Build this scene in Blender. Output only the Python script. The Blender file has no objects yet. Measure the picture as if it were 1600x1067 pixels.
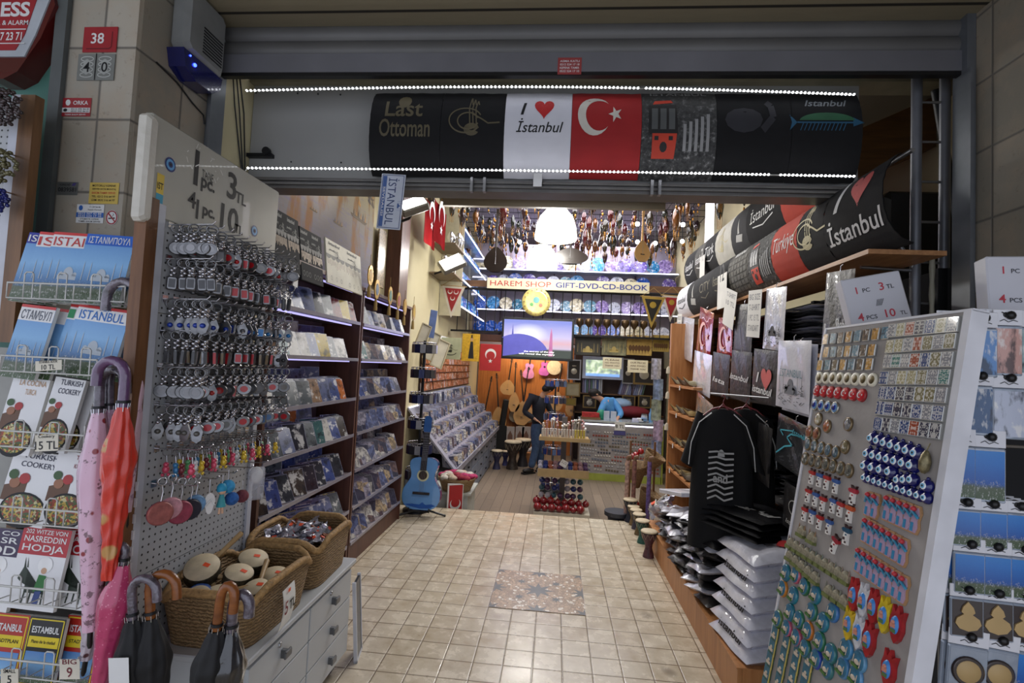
import bpy, math, random
from mathutils import Vector, Matrix
random.seed(7)
PI = math.pi
S = bpy.context.scene
COL = S.collection
# ------------------------------------------------------------------ camera
FPX, CAMH, YAW, PITCH, ROLL = 800.0, 1.5, .0865, .0485, .0475
cf = Vector((-math.sin(YAW)*math.cos(PITCH), math.cos(YAW)*math.cos(PITCH), math.sin(PITCH)))
r0 = Vector((math.cos(YAW), math.sin(YAW), 0)); u0 = r0.cross(cf)
cr = r0*math.cos(ROLL) + u0*math.sin(ROLL); cu = u0*math.cos(ROLL) - r0*math.sin(ROLL)
cam_d = bpy.data.cameras.new('camera'); cam = bpy.data.objects.new('camera', cam_d); COL.objects.link(cam)
cam_d.sensor_width = 36; cam_d.lens = 36*FPX/1600; cam_d.clip_start = .05; cam_d.clip_end = 100
M3 = Matrix((cr, cu, -cf)).transposed().to_4x4(); M3.translation = (0, 0, CAMH)
cam.matrix_world = M3
S.camera = cam
CP = Vector((0, 0, CAMH))
def ray(px, py): return cf + cr*((px-800)/FPX) - cu*((py-533.5)/FPX)
def atX(px, py, v): d = ray(px, py); return CP + d*(v/d.x)
def atY(px, py, v): d = ray(px, py); return CP + d*(v/d.y)
def atZ(px, py, v): d = ray(px, py); return CP + d*((v-CAMH)/d.z)
# ------------------------------------------------------------------ world and exposure
S.view_settings.view_transform = 'Standard'; S.view_settings.look = 'None'
S.view_settings.exposure = 0.12; S.view_settings.gamma = 1.0; S.view_settings.use_curve_mapping = False
W = bpy.data.worlds.new('overcast_evening'); S.world = W; W.use_nodes = True
W.node_tree.nodes['Background'].inputs[0].default_value = (.80, .86, 1.0, 1)
W.node_tree.nodes['Background'].inputs[1].default_value = 1.2
S.cycles.max_bounces = 6; S.cycles.diffuse_bounces = 4; S.cycles.glossy_bounces = 3
S.cycles.transmission_bounces = 4; S.cycles.transparent_max_bounces = 8
S.cycles.caustics_reflective = False; S.cycles.caustics_refractive = False
S.cycles.sample_clamp_indirect = 4; S.cycles.use_denoising = True
# added fill light: bare area lights under the shop's ceilings, fittings unseen
def area(name, loc, sx, sy, power, col=(1, .96, .9), rot=(0, 0, 0)):
    l = bpy.data.lights.new(name, 'AREA'); l.shape = 'RECTANGLE'; l.size = sx; l.size_y = sy; l.energy = power; l.color = col
    o = bpy.data.objects.new(name, l); o.location = loc; o.rotation_euler = rot; COL.objects.link(o); return o
area('ceiling_fill_front', (.15, 4.1, 3.25), 1.5, 1.4, 36, (1, .98, .95))
area('ceiling_fill_middle', (.1, 6.9, 4.1), 2.4, 1.8, 110, (.98, .96, 1))
area('ceiling_fill_rear', (.3, 9.6, 4.1), 2.6, 1.8, 120, (.98, .96, 1))
# ------------------------------------------------------------------ materials
def lin(c):
    return tuple(((x/255.)/12.92 if x/255. <= .04045 else ((x/255.+.055)/1.055)**2.4) for x in c)
MC = {}
class NT:
    def __init__(s, name):
        s.m = bpy.data.materials.new(name); s.m.use_nodes = True; s.t = s.m.node_tree; s.b = s.t.nodes['Principled BSDF']
    def n(s, typ, **k):
        x = s.t.nodes.new(typ)
        for a, v in k.items():
            if a.startswith('i_'):
                key = a[2:]; key = int(key) if key.isdigit() else key.replace('_', ' ')
                x.inputs[key].default_value = v
            else: setattr(x, a, v)
        return x
    def l(s, a, b): s.t.links.new(a, b)
    def math(s, op, a, b=None, c=None):
        x = s.n('ShaderNodeMath', operation=op)
        for i, q in enumerate((a, b, c)):
            if q is None: continue
            if isinstance(q, (int, float)): x.inputs[i].default_value = q
            else: s.l(q, x.inputs[i])
        return x.outputs[0]
    def mix(s, f, a, b, blend='MIX'):
        x = s.n('ShaderNodeMix', data_type='RGBA', blend_type=blend)
        for i, q in ((0, f), (6, a), (7, b)):
            if isinstance(q, (int, float)): x.inputs[i].default_value = q
            elif isinstance(q, tuple): x.inputs[i].default_value = (*q[:3], 1)
            else: s.l(q, x.inputs[i])
        return x.outputs[2]
    def ramp(s, f, stops, interp='LINEAR'):
        x = s.n('ShaderNodeValToRGB'); x.color_ramp.interpolation = interp; e = x.color_ramp.elements
        while len(e) < len(stops): e.new(1)
        for i, (p, c) in enumerate(stops):
            e[i].position = p; e[i].color = (*c[:3], 1) if isinstance(c, tuple) else (c, c, c, 1)
        if not isinstance(f, (int, float)): s.l(f, x.inputs[0])
        return x.outputs[0]
    def noise(s, vec, scale, detail=3, rough=.5):
        x = s.n('ShaderNodeTexNoise'); x.inputs['Scale'].default_value = scale; x.inputs['Detail'].default_value = detail
        x.inputs['Roughness'].default_value = rough
        if vec is not None: s.l(vec, x.inputs['Vector'])
        return x.outputs[0]
    def coord(s, w='Object'): return s.n('ShaderNodeTexCoord').outputs[w]
    def sep(s, v): x = s.n('ShaderNodeSeparateXYZ'); s.l(v, x.inputs[0]); return x.outputs
    def map(s, v, sc=(1, 1, 1), loc=(0, 0, 0)):
        x = s.n('ShaderNodeMapping'); x.inputs['Scale'].default_value = sc; x.inputs['Location'].default_value = loc; s.l(v, x.inputs[0]); return x.outputs[0]
    def bump(s, h, st=.3, d=.01):
        x = s.n('ShaderNodeBump'); x.inputs['Strength'].default_value = st; x.inputs['Distance'].default_value = d
        s.l(h, x.inputs['Height']); s.l(x.outputs[0], s.b.inputs['Normal'])
    def col(s, c): s.l(c, s.b.inputs['Base Color'])
    def set(s, **k):
        for a, v in k.items(): s.b.inputs[a.replace('_', ' ')].default_value = v
        return s
def mat(name, c=(128, 128, 128), rough=.6, metal=0., var=.12, scale=8., bump=0., coat=0., emit=0., alpha=1., bs=60):
    key = (name, c, rough, metal, var, emit, bump)
    if key in MC: return MC[key]
    N = NT(name); a = lin(c)
    N.set(Roughness=rough, Metallic=metal, Coat_Weight=coat, Alpha=alpha)
    co = N.coord()
    f = N.noise(co, scale)
    dk = tuple(max(0, x*(1-var)) for x in a); lt = tuple(min(1, x*(1+var)) for x in a)
    N.col(N.ramp(f, [(.3, dk), (.7, lt)]))
    if bump: N.bump(N.noise(co, bs, 4), bump, .004)
    if emit:
        N.b.inputs['Emission Color'].default_value = (*a, 1); N.b.inputs['Emission Strength'].default_value = emit
    MC[key] = N.m; return N.m
def ocol(name, rough=.5, metal=0., coat=0., var=.15, scale=20., bump=0.):
    "a material that takes the object's own colour"
    if name in MC: return MC[name]
    N = NT(name); N.set(Roughness=rough, Metallic=metal, Coat_Weight=coat)
    oc = N.n('ShaderNodeObjectInfo').outputs['Color']; f = N.noise(N.coord(), scale)
    N.col(N.mix(1., oc, N.ramp(f, [(.3, 1-var), (.7, 1.)]), 'MULTIPLY'))
    if bump: N.bump(N.noise(N.coord(), 40, 3), bump, .004)
    MC[name] = N.m; return N.m
def cover(name='printed_cover', scale=2.3, rough=.18, sharp=True):
    "printed picture whose layout follows each object's random value and colour"
    if name in MC: return MC[name]
    N = NT(name); N.set(Roughness=rough, Specular_IOR_Level=.6)
    oi = N.n('ShaderNodeObjectInfo'); g = N.coord('Generated')
    w = N.n('ShaderNodeCombineXYZ'); r = N.math('MULTIPLY', oi.outputs['Random'], 91.)
    for i in range(3): N.l(r, w.inputs[i])
    ad = N.n('ShaderNodeVectorMath', operation='ADD'); N.l(g, ad.inputs[0]); N.l(w.outputs[0], ad.inputs[1])
    f = N.noise(ad.outputs[0], scale, 4, .6)
    v = N.n('ShaderNodeTexVoronoi'); v.inputs['Scale'].default_value = scale*1.1; N.l(ad.outputs[0], v.inputs['Vector'])
    oc = oi.outputs['Color']
    dark = N.mix(.82, oc, (.012, .012, .02)); lite = N.mix(.7, oc, (.85, .83, .8))
    c = N.mix(N.ramp(f, [(.36, 0.), (.47, 1.)]), dark, oc)
    c = N.mix(N.ramp(f, [(.56, 0.), (.63, 1.)]), c, lite)
    N.col(c); MC[name] = N.m; return N.m
# ------------------------------------------------------------------ mesh builder
class MB:
    def __init__(s): s.v = []; s.f = []; s.mi = []; s.sm = []
    def add(s, vs, fs, mi=0, sm=False, T=None):
        k = len(s.v)
        s.v += [tuple(T @ Vector(p)) for p in vs] if T is not None else [tuple(p) for p in vs]
        for q in fs: s.f.append(tuple(i+k for i in q)); s.mi.append(mi); s.sm.append(sm)
        return s
    def box(s, c, d, mi=0, T=None):
        x, y, z = c; a, b, e = d[0]/2, d[1]/2, d[2]/2
        vs = [(x+i*a, y+j*b, z+k*e) for k in (-1, 1) for j in (-1, 1) for i in (-1, 1)]
        return s.add(vs, [(0, 2, 3, 1), (4, 5, 7, 6), (0, 1, 5, 4), (2, 6, 7, 3), (0, 4, 6, 2), (1, 3, 7, 5)], mi, False, T)
    def bx(s, x0, x1, y0, y1, z0, z1, mi=0, T=None): return s.box(((x0+x1)/2, (y0+y1)/2, (z0+z1)/2), (x1-x0, y1-y0, z1-z0), mi, T)
    def rbox(s, c, d, r=.003, mi=0, T=None):
        "box with chamfered front and back rims (faces -Y/+Y)"
        x, y, z = c; a, b, e = d[0]/2, d[1]/2, d[2]/2; r = min(r, a*.9, e*.9, b*.9)
        def ring(q, ins):
            A, E = a-ins, e-ins
            return [(x-A+r, q, z-E), (x+A-r, q, z-E), (x+A, q, z-E+r), (x+A, q, z+E-r), (x+A-r, q, z+E), (x-A+r, q, z+E), (x-A, q, z+E-r), (x-A, q, z-E+r)]
        R = [ring(y-b, r), ring(y-b+r, 0), ring(y+b-r, 0), ring(y+b, r)]
        vs = sum(R, []); fs = []
        for k in range(3):
            for i in range(8): j = (i+1) % 8; fs.append((k*8+i, k*8+j, k*8+8+j, k*8+8+i))
        fs += [tuple(range(7, -1, -1)), tuple(range(24, 32))]
        return s.add(vs, fs, mi, False, T)
    def prism(s, pts, t, mi=0, y=0., T=None):
        "outline in XZ, counter-clockwise, front face at y-t, back at y"
        n = len(pts); vs = [(p[0], y-t, p[1]) for p in pts]+[(p[0], y, p[1]) for p in pts]
        fs = [tuple(range(n)), tuple(range(2*n-1, n-1, -1))]+[(i, i+n, (i+1) % n+n, (i+1) % n) for i in range(n)]
        return s.add(vs, fs, mi, False, T)
    def lathe(s, prof, n=16, mi=0, c=(0, 0, 0), axis='Z', sc=(1, 1), T=None, sm=True):
        vs = []; fs = []
        for r, h in prof:
            for i in range(n):
                a = 2*PI*i/n; x, y = r*math.cos(a)*sc[0], r*math.sin(a)*sc[1]
                p = (x, y, h) if axis == 'Z' else ((x, -h, y) if axis == 'Y' else (h, x, y))
                vs.append((p[0]+c[0], p[1]+c[1], p[2]+c[2]))
        m = len(prof)
        for k in range(m-1):
            for i in range(n): j = (i+1) % n; fs.append((k*n+i, k*n+j, k*n+n+j, k*n+n+i))
        s.add(vs, fs, mi, sm, T)
        for k, fl in ((0, True), (m-1, False)):
            n2 = prof[1] if fl else prof[-2]
            if prof[k][0] > 1e-5 and not (abs(n2[1]-prof[k][1]) < 1e-6 and n2[0] < prof[k][0]):
                q = vs[k*n:k*n+n]; s.add(q, [tuple(range(n))[::-1] if fl else tuple(range(n))], mi, False, T)
        return s
    def ball(s, c, r, mi=0, n=8, sc=(1, 1, 1), T=None):
        m = max(4, n//2+1)
        prof = [(max(1e-6, r*math.sin(PI*k/m)), -r*math.cos(PI*k/m)*sc[2]) for k in range(m+1)]
        return s.lathe(prof, n, mi, c, 'Z', (sc[0], sc[1]), T)
    def tube(s, pts, r, n=6, mi=0, closed=False, T=None, sm=True):
        P = [Vector(p) for p in pts]; m = len(P); vs = []; fs = []; up = None
        for i, p in enumerate(P):
            a = P[(i-1) % m] if (closed or i) else p; b = P[(i+1) % m] if (closed or i < m-1) else p
            t = (b-a).normalized()
            if up is None: up = t.orthogonal().normalized()
            up = (up-t*up.dot(t)); up = up.normalized() if up.length > 1e-6 else t.orthogonal().normalized()
            w = t.cross(up); rr = r[i] if isinstance(r, (list, tuple)) else r
            for k in range(n): q = 2*PI*k/n; vs.append(p+(up*math.cos(q)+w*math.sin(q))*rr)
        for i in range(m if closed else m-1):
            for k in range(n):
                j = (k+1) % n; a = i*n; b = ((i+1) % m)*n; fs.append((a+k, a+j, b+j, b+k))
        s.add(vs, fs, mi, sm, T)
        if not closed: s.add(vs[:n], [tuple(range(n))[::-1]], mi, False, T); s.add(vs[-n:], [tuple(range(n))], mi, False, T)
        return s
    def grid(s, fn, nu, nv, mi=0, sm=True, T=None):
        vs = [fn(i/nu, j/nv) for j in range(nv+1) for i in range(nu+1)]
        fs = [(j*(nu+1)+i, j*(nu+1)+i+1, (j+1)*(nu+1)+i+1, (j+1)*(nu+1)+i) for j in range(nv) for i in range(nu)]
        return s.add(vs, fs, mi, sm, T)
    def mesh(s, name, mats):
        me = bpy.data.meshes.new(name); me.from_pydata(s.v, [], s.f)
        for m in (mats if isinstance(mats, (list, tuple)) else [mats]): me.materials.append(m)
        me.polygons.foreach_set('material_index', s.mi); me.polygons.foreach_set('use_smooth', s.sm); me.update(); return me
    def build(s, name, mats, parent=None, loc=None, rot=None):
        o = bpy.data.objects.new(name, s.mesh(name, mats)); COL.objects.link(o); o.parent = parent
        if loc is not None: o.location = loc
        if rot is not None: o.rotation_euler = rot
        return o
def tag(o, label, cat, group=None, kind=None, col=None):
    o['label'] = label; o['category'] = cat
    if group: o['group'] = group
    if kind: o['kind'] = kind
    if col: o.color = (*lin(col), 1)
    return o
def thing(name, label, cat, loc=(0, 0, 0), rz=0, group=None, rot=None):
    o = bpy.data.objects.new(name, None); COL.objects.link(o); o.location = loc; o.rotation_euler = rot or (0, 0, rz); o.empty_display_size = .05
    return tag(o, label, cat, group)
def struct(o): o['kind'] = 'structure'; return o
def dup(src, loc=None, rot=None, label=None, col=None, sc=None):
    r = src.copy(); COL.objects.link(r)
    if loc is not None: r.location = loc
    if rot is not None: r.rotation_euler = rot if not isinstance(rot, (int, float)) else (0, 0, rot)
    if label: r['label'] = label
    if col: r.color = (*lin(col), 1)
    if sc is not None: r.scale = sc if not isinstance(sc, (int, float)) else (sc,)*3
    for ch in src.children:
        c = ch.copy(); COL.objects.link(c); c.parent = r
        if col and ch.get('tinted'): c.color = (*lin(col), 1)
        for g in ch.children: d = g.copy(); COL.objects.link(d); d.parent = c
    return r
def rotm(x=0, y=0, z=0, loc=(0, 0, 0)):
    return Matrix.Translation(loc) @ Matrix.Rotation(z, 4, 'Z') @ Matrix.Rotation(y, 4, 'Y') @ Matrix.Rotation(x, 4, 'X')
# ------------------------------------------------------------------ lettering
TC = {}
def textgeo(s, shear=0., bold=0.):
    k = (s, shear, bold)
    if k in TC: return TC[k]
    cu_ = bpy.data.curves.new('lettering', 'FONT'); cu_.body = s; cu_.size = 1; cu_.shear = shear; cu_.offset = bold; cu_.resolution_u = 3; cu_.align_x = 'CENTER'
    o = bpy.data.objects.new('lettering', cu_); COL.objects.link(o)
    dg = bpy.context.evaluated_depsgraph_get(); me = bpy.data.meshes.new_from_object(o.evaluated_get(dg))
    vs = [tuple(v.co) for v in me.vertices]; fs = [tuple(p.vertices) for p in me.polygons]
    bpy.data.objects.remove(o); bpy.data.curves.remove(cu_); bpy.data.meshes.remove(me)
    if not vs: vs = [(0, 0, 0), (.1, 0, 0), (0, .1, 0)]; fs = [(0, 1, 2)]
    x0 = min(v[0] for v in vs); x1 = max(v[0] for v in vs); y0 = min(v[1] for v in vs); y1 = max(v[1] for v in vs)
    vs = [((v[0]-(x0+x1)/2)/(y1-y0), (v[1]-y0)/(y1-y0)) for v in vs]; TC[k] = (vs, fs, (x1-x0)/(y1-y0)); return TC[k]
def bentadd(mb, P2, fs, y, fn, mi, T):
    "cuts a flat outline into low bands before bending it onto a curve"
    import bmesh
    bm = bmesh.new(); vv = [bm.verts.new((p[0], 0, p[1])) for p in P2]
    for f in fs:
        try: bm.faces.new([vv[i] for i in f])
        except ValueError: pass
    z0 = min(p[1] for p in P2); z1 = max(p[1] for p in P2); n = int((z1-z0)/.018)
    for k in range(1, n+1):
        bmesh.ops.bisect_plane(bm, geom=bm.verts[:]+bm.edges[:]+bm.faces[:], plane_co=(0, 0, z0+(z1-z0)*k/(n+1)), plane_no=(0, 0, 1))
    bm.verts.index_update()
    V = [fn(v.co.x, y, v.co.z) for v in bm.verts]; F = [tuple(v.index for v in f.verts) for f in bm.faces]; bm.free()
    return mb.add(V, F, mi, False, T)
def letters(mb, s, x, z, h, w=None, y=0., mi=0, shear=0., bold=.012, T=None, fn=None):
    "text centred at x, base line z, height h, facing -Y; fn bends it onto a curved face"
    vs, fs, asp = textgeo(s, shear, bold); k = (w/(asp*h)) if w else 1.
    P = [(x+v[0]*h*k, y, z+v[1]*h) for v in vs]
    if fn: return bentadd(mb, [(p[0], p[2]) for p in P], fs, y, fn, mi, T)
    return mb.add(P, fs, mi, False, T)
def arc(cx, cz, rx, rz, a0, a1, n): return [(cx+rx*math.cos(a0+(a1-a0)*i/n), cz+rz*math.sin(a0+(a1-a0)*i/n)) for i in range(n+1)]
def flat(mb, pts, mi=0, y=0., fn=None, T=None):
    if fn: return bentadd(mb, pts, [tuple(range(len(pts)))], y, fn, mi, T)
    return mb.add([(p[0], y, p[1]) for p in pts], [tuple(range(len(pts)))], mi, False, T)
def crescent(mb, cx, cz, r, mi=0, y=0., fn=None, T=None, star=True, ang=0.):
    n = 20; a = .62; out = arc(cx, cz, r, r, a, 2*PI-a, n)
    ex = cx+r*.27; ri = r*.79; h = r*math.sin(a); b = math.atan2(h, cx+r*math.cos(a)-ex)
    inn = arc(ex, cz, math.hypot(h, cx+r*math.cos(a)-ex), ri, b, 2*PI-b, n)
    inn[0] = out[0]; inn[-1] = out[-1]
    def rt(p):
        dx, dz = p[0]-cx, p[1]-cz; return (cx+dx*math.cos(ang)-dz*math.sin(ang), cz+dx*math.sin(ang)+dz*math.cos(ang))
    for i in range(n): flat(mb, [rt(q) for q in (out[i], out[i+1], inn[i+1], inn[i])], mi, y, fn, T)
    if star:
        sx = cx+r*1.22; P = []
        for k in range(10): q = PI+k*PI/5; rr = r*.42 if k % 2 == 0 else r*.165; P.append((sx+rr*math.cos(q), cz+rr*math.sin(q)))
        for k in range(10): flat(mb, [rt(q) for q in ((sx, cz), P[k], P[(k+1) % 10])], mi, y, fn, T)
    return mb
def heart(mb, cx, cz, w, mi=0, y=0., fn=None, T=None):
    P = []
    for k in range(28):
        t = 2*PI*k/28; P.append((cx+w/32*16*math.sin(t)**3, cz+w/32*(13*math.cos(t)-5*math.cos(2*t)-2*math.cos(3*t)-math.cos(4*t))))
    for k in range(28): flat(mb, [(cx, cz), P[(k+1) % 28], P[k]], mi, y, fn, T)
    return mb
def mosque(mb, cx, cz, w, mi=0, y=0., fn=None, T=None):
    "skyline of a domed mosque with minarets"
    h = w*.42
    for k in (-.48, -.3, .3, .48):
        x = cx+k*w; flat(mb, [(x-.011*w, cz), (x+.011*w, cz), (x+.009*w, cz+h*.9), (x, cz+h*1.15), (x-.009*w, cz+h*.9)], mi, y, fn, T)
    flat(mb, [(cx-.24*w, cz), (cx+.24*w, cz), (cx+.24*w, cz+h*.25), (cx+.14*w, cz+h*.35), (cx-.14*w, cz+h*.35), (cx-.24*w, cz+h*.25)], mi, y, fn, T)
    flat(mb, [(cx-.13*w, cz+h*.35)][:0]+arc(cx, cz+h*.35, .12*w, h*.38, 0, PI, 10), mi, y, fn, T)
    for k in (-.17, .17): flat(mb, arc(cx+k*w, cz+h*.22, .065*w, h*.22, 0, PI, 8), mi, y, fn, T)
    return mb
def squiggle(mb, pts, w, mi=0, y=0., fn=None, T=None):
    "brush stroke of width w through points"
    for (a, b) in zip(pts[:-1], pts[1:]):
        dx, dz = b[0]-a[0], b[1]-a[1]; L = math.hypot(dx, dz) or 1; nx, nz = -dz/L*w/2, dx/L*w/2
        flat(mb, [(a[0]-nx, a[1]-nz), (b[0]-nx, b[1]-nz), (b[0]+nx, b[1]+nz), (a[0]+nx, a[1]+nz)], mi, y, fn, T)
    return mb
def tughra(mb, cx, cz, s, mi=0, y=0., fn=None, T=None):
    w = s*.035
    squiggle(mb, arc(cx-.1*s, cz-.1*s, .5*s, .3*s, .4, 5.6, 24), w, mi, y, fn, T)
    squiggle(mb, arc(cx-.02*s, cz-.12*s, .32*s, .2*s, .3, 6.0, 20), w, mi, y, fn, T)
    for k in range(3): squiggle(mb, [(cx+(.05+.1*k)*s, cz-.25*s), (cx+(.0+.1*k)*s, cz+.2*s), (cx+(.06+.1*k)*s, cz+(.55-.06*k)*s), (cx+(.1+.1*k)*s, cz+.3*s)], w, mi, y, fn, T)
    squiggle(mb, [(cx+.1*s, cz+.05*s), (cx+.4*s, cz-.08*s), (cx+.6*s, cz-.18*s), (cx+.95*s, cz-.16*s)], w, mi, y, fn, T)
    for k in range(4): squiggle(mb, arc(cx+.1*s, cz-.32*s, (.22-.04*k)*s, (.13-.03*k)*s, .2, 5.8, 14), w*.8, mi, y, fn, T)
    return mb
# ================================================================== the setting
def tile_mat():
    N = NT('travertine_tiles'); co = N.coord(); x, y, z = N.sep(co)
    u = N.math('DIVIDE', N.math('SUBTRACT', x, .10), .15); v = N.math('DIVIDE', N.math('SUBTRACT', y, .09), .15)
    fu = N.math('FRACT', N.math('ADD', u, 100)); fv = N.math('FRACT', N.math('ADD', v, 100))
    du = N.math('MINIMUM', fu, N.math('SUBTRACT', 1, fu)); dv = N.math('MINIMUM', fv, N.math('SUBTRACT', 1, fv))
    d = N.math('MINIMUM', du, dv)
    cb = N.n('ShaderNodeCombineXYZ'); N.l(N.math('FLOOR', N.math('ADD', u, 100)), cb.inputs[0]); N.l(N.math('FLOOR', N.math('ADD', v, 100)), cb.inputs[1])
    wn = N.n('ShaderNodeTexWhiteNoise', noise_dimensions='2D'); N.l(cb.outputs[0], wn.inputs['Vector'])
    base = N.ramp(wn.outputs['Value'], [(0, lin((172, 156, 132))), (.25, lin((190, 177, 154))), (.6, lin((198, 187, 166))), (.93, lin((208, 198, 178))), (1, lin((166, 144, 116)))])
    n1 = N.noise(co, 9, 5, .62); base = N.mix(.55, base, N.ramp(n1, [(.3, lin((168, 150, 124))), (.7, lin((222, 210, 188)))]), 'MIX')
    pit = N.ramp(N.noise(N.map(co, (1, 2.2, 1)), 42, 4, .7), [(.3, 1.), (.37, 0.)]); patch = N.ramp(N.noise(co, 3.1, 2), [(.5, 0.), (.62, 1.)])
    base = N.mix(N.math('MULTIPLY', pit, patch), base, lin((118, 102, 82)))
    spot = N.ramp(N.noise(co, 2.3, 0), [(.17, 1.), (.19, 0.)])
    base = N.mix(N.math('MULTIPLY', spot, .6), base, lin((70, 62, 54)))
    g = N.ramp(d, [(.014, 1.), (.03, 0.)]); N.col(N.mix(g, base, lin((120, 104, 82))))
    N.l(N.ramp(n1, [(.3, .16), (.7, .34)]), N.b.inputs['Roughness'])
    N.bump(N.ramp(d, [(.01, 0.), (.04, 1.)]), .35, .003); return N.m
TILE = tile_mat()
def stone_mat(name, sx, sz, ox, oz, axis, a=(154, 148, 136), b=(180, 172, 158)):
    N = NT(name); co = N.coord(); X = N.sep(co)
    u = N.math('DIVIDE', N.math('SUBTRACT', X[axis], ox), sx); v = N.math('DIVIDE', N.math('SUBTRACT', X[2], oz), sz)
    fu = N.math('FRACT', N.math('ADD', u, 50)); fv = N.math('FRACT', N.math('ADD', v, 50))
    du = N.math('MULTIPLY', N.math('MINIMUM', fu, N.math('SUBTRACT', 1, fu)), sx); dv = N.math('MULTIPLY', N.math('MINIMUM', fv, N.math('SUBTRACT', 1, fv)), sz)
    d = N.math('MINIMUM', du, dv)
    cb = N.n('ShaderNodeCombineXYZ'); N.l(N.math('FLOOR', N.math('ADD', u, 50)), cb.inputs[0]); N.l(N.math('FLOOR', N.math('ADD', v, 50)), cb.inputs[1])
    wn = N.n('ShaderNodeTexWhiteNoise', noise_dimensions='2D'); N.l(cb.outputs[0], wn.inputs['Vector'])
    base = N.mix(wn.outputs['Value'], lin(a), lin(b)); n1 = N.noise(co, 6, 6, .65)
    base = N.mix(N.ramp(n1, [(.45, 0.), (.75, .55)]), base, lin((170, 148, 124)))
    base = N.mix(N.ramp(N.noise(co, 26, 4, .7), [(.28, .5), (.4, 0.)]), base, lin((110, 98, 84)))
    N.col(N.mix(N.ramp(d, [(.003, 1.), (.005, 0.)]), base, lin((92, 88, 82)))); N.set(Roughness=.6)
    N.bump(N.ramp(d, [(.002, 0.), (.006, 1.)]), .5, .004); return N.m
def plank_mat(name, a, b, w=.12, ln=1.1, axis=0, gap=(40, 34, 28), rough=.5, d0=.012):
    N = NT(name); co = N.coord(); X = N.sep(co); o = 1-axis if axis < 2 else 0
    u = N.math('DIVIDE', X[axis], w); cell = N.math('FLOOR', N.math('ADD', u, 60)); fu = N.math('FRACT', N.math('ADD', u, 60))
    wn = N.n('ShaderNodeTexWhiteNoise', noise_dimensions='1D'); N.l(cell, wn.inputs['W'])
    sh = N.math('ADD', N.math('DIVIDE', X[o], ln), N.math('MULTIPLY', wn.outputs['Value'], 7))
    fv = N.math('FRACT', N.math('ADD', sh, 60)); c2 = N.math('FLOOR', N.math('ADD', sh, 60))
    cb = N.n('ShaderNodeCombineXYZ'); N.l(cell, cb.inputs[0]); N.l(c2, cb.inputs[1]); w2 = N.n('ShaderNodeTexWhiteNoise', noise_dimensions='2D'); N.l(cb.outputs[0], w2.inputs['Vector'])
    sc = [6, 6, 6]; sc[o] = 1.2; gr = N.noise(N.map(co, tuple(sc)), 5, 5, .65)
    base = N.mix(N.math('ADD', N.math('MULTIPLY', w2.outputs['Value'], .5), N.math('MULTIPLY', gr, .5)), lin(a), lin(b))
    du = N.math('MINIMUM', fu, N.math('SUBTRACT', 1, fu)); dv = N.math('MULTIPLY', N.math('MINIMUM', fv, N.math('SUBTRACT', 1, fv)), ln/w)
    N.col(N.mix(N.ramp(N.math('MINIMUM', du, dv), [(d0, 1.), (d0*1.8, 0.)]), base, lin(gap))); N.set(Roughness=rough); return N.m
def wood(name, a, b, ax=2, rough=.45):
    if name in MC: return MC[name]
    N = NT(name); sc = [9, 9, 9]; sc[ax] = .9; co = N.map(N.coord(), tuple(sc)); f = N.noise(co, 3.5, 5, .6)
    N.col(N.ramp(f, [(.3, lin(a)), (.7, lin(b))])); N.set(Roughness=rough); N.bump(f, .08, .002); MC[name] = N.m; return N.m
CREAM = mat('cream_paint', (196, 186, 150), .7, var=.06, scale=2)
GREYMET = mat('grey_painted_metal', (112, 113, 116), .5, .3, var=.1, scale=3, bump=.05)
DARKMET = mat('dark_metal', (40, 41, 44), .45, .6)
STEEL = mat('steel', (165, 166, 170), .3, .9)
CHROME = mat('chrome', (205, 205, 210), .16, 1., var=.05)
BLACK = mat('black_plastic', (18, 18, 20), .4)
WHITE = mat('white_paint', (222, 222, 222), .5, var=.04)
BROWNWOOD = wood('reddish_brown_laminate', (70, 42, 34), (96, 60, 48))
OAK = wood('orange_oak', (160, 104, 58), (190, 134, 84))
RAWWOOD = wood('weathered_brown_wood', (96, 66, 40), (130, 92, 58))
floor = MB().bx(-4.5, 4.5, -2, 5.32, -.45, 0).build('floor', TILE); struct(floor)
low = MB().bx(-1.75, 2.3, 5.32, 11.5, -.5, -.4).build('floor', plank_mat('grey_brown_planks', (104, 92, 80), (142, 126, 108), .13, 1.2, 0)); struct(low)
struct(MB().bx(-4.5, 4.5, -1.2, 2.6, 3.12, 3.35).build('ceiling', plank_mat('old_painted_soffit', (120, 112, 92), (150, 140, 116), .32, 9, 1, (38, 34, 28), .8, .02)))
# tiled pier on the left: front face and jamb
SF = stone_mat('limestone_front', .155, .30, -2.05, .02, 0); SJ = stone_mat('limestone_jamb', .26, .30, 1.88, .02, 1, (138, 132, 120), (160, 152, 138))
struct(MB().bx(-2.05, -1.752, 1.88, 1.90, 0, 3.2).build('wall_left_pier', SF))
struct(MB().bx(-2.05, -1.75, 1.90, 2.42, 0, 3.2).build('wall_left_jamb', SJ))
struct(MB().bx(1.75, 2.1, .5, 2.39, 0, 3.2).build('wall_right_jamb', stone_mat('limestone_right', .30, .30, .42, .1, 1, (126, 119, 106), (144, 136, 122))))
struct(MB().bx(-4.5, -2.06, 1.93, 2.42, 0, 3.2).build('wall_left_shopfront', mat('green_painted_board', (78, 124, 112), .6, var=.12, scale=3)))
struct(MB().bx(-2.10, -2.05, 1.86, 1.93, 0, 3.2).build('trim_1', mat('grey_green_strip', (88, 92, 92), .6)))
struct(MB().bx(2.1, 4.5, 1.9, 2.39, 0, 3.2).build('wall_right_front', SJ))
struct(MB().bx(-1.9, -1.75, 2.42, 11.5, -.45, 4.3).build('wall_left', CREAM))
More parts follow.
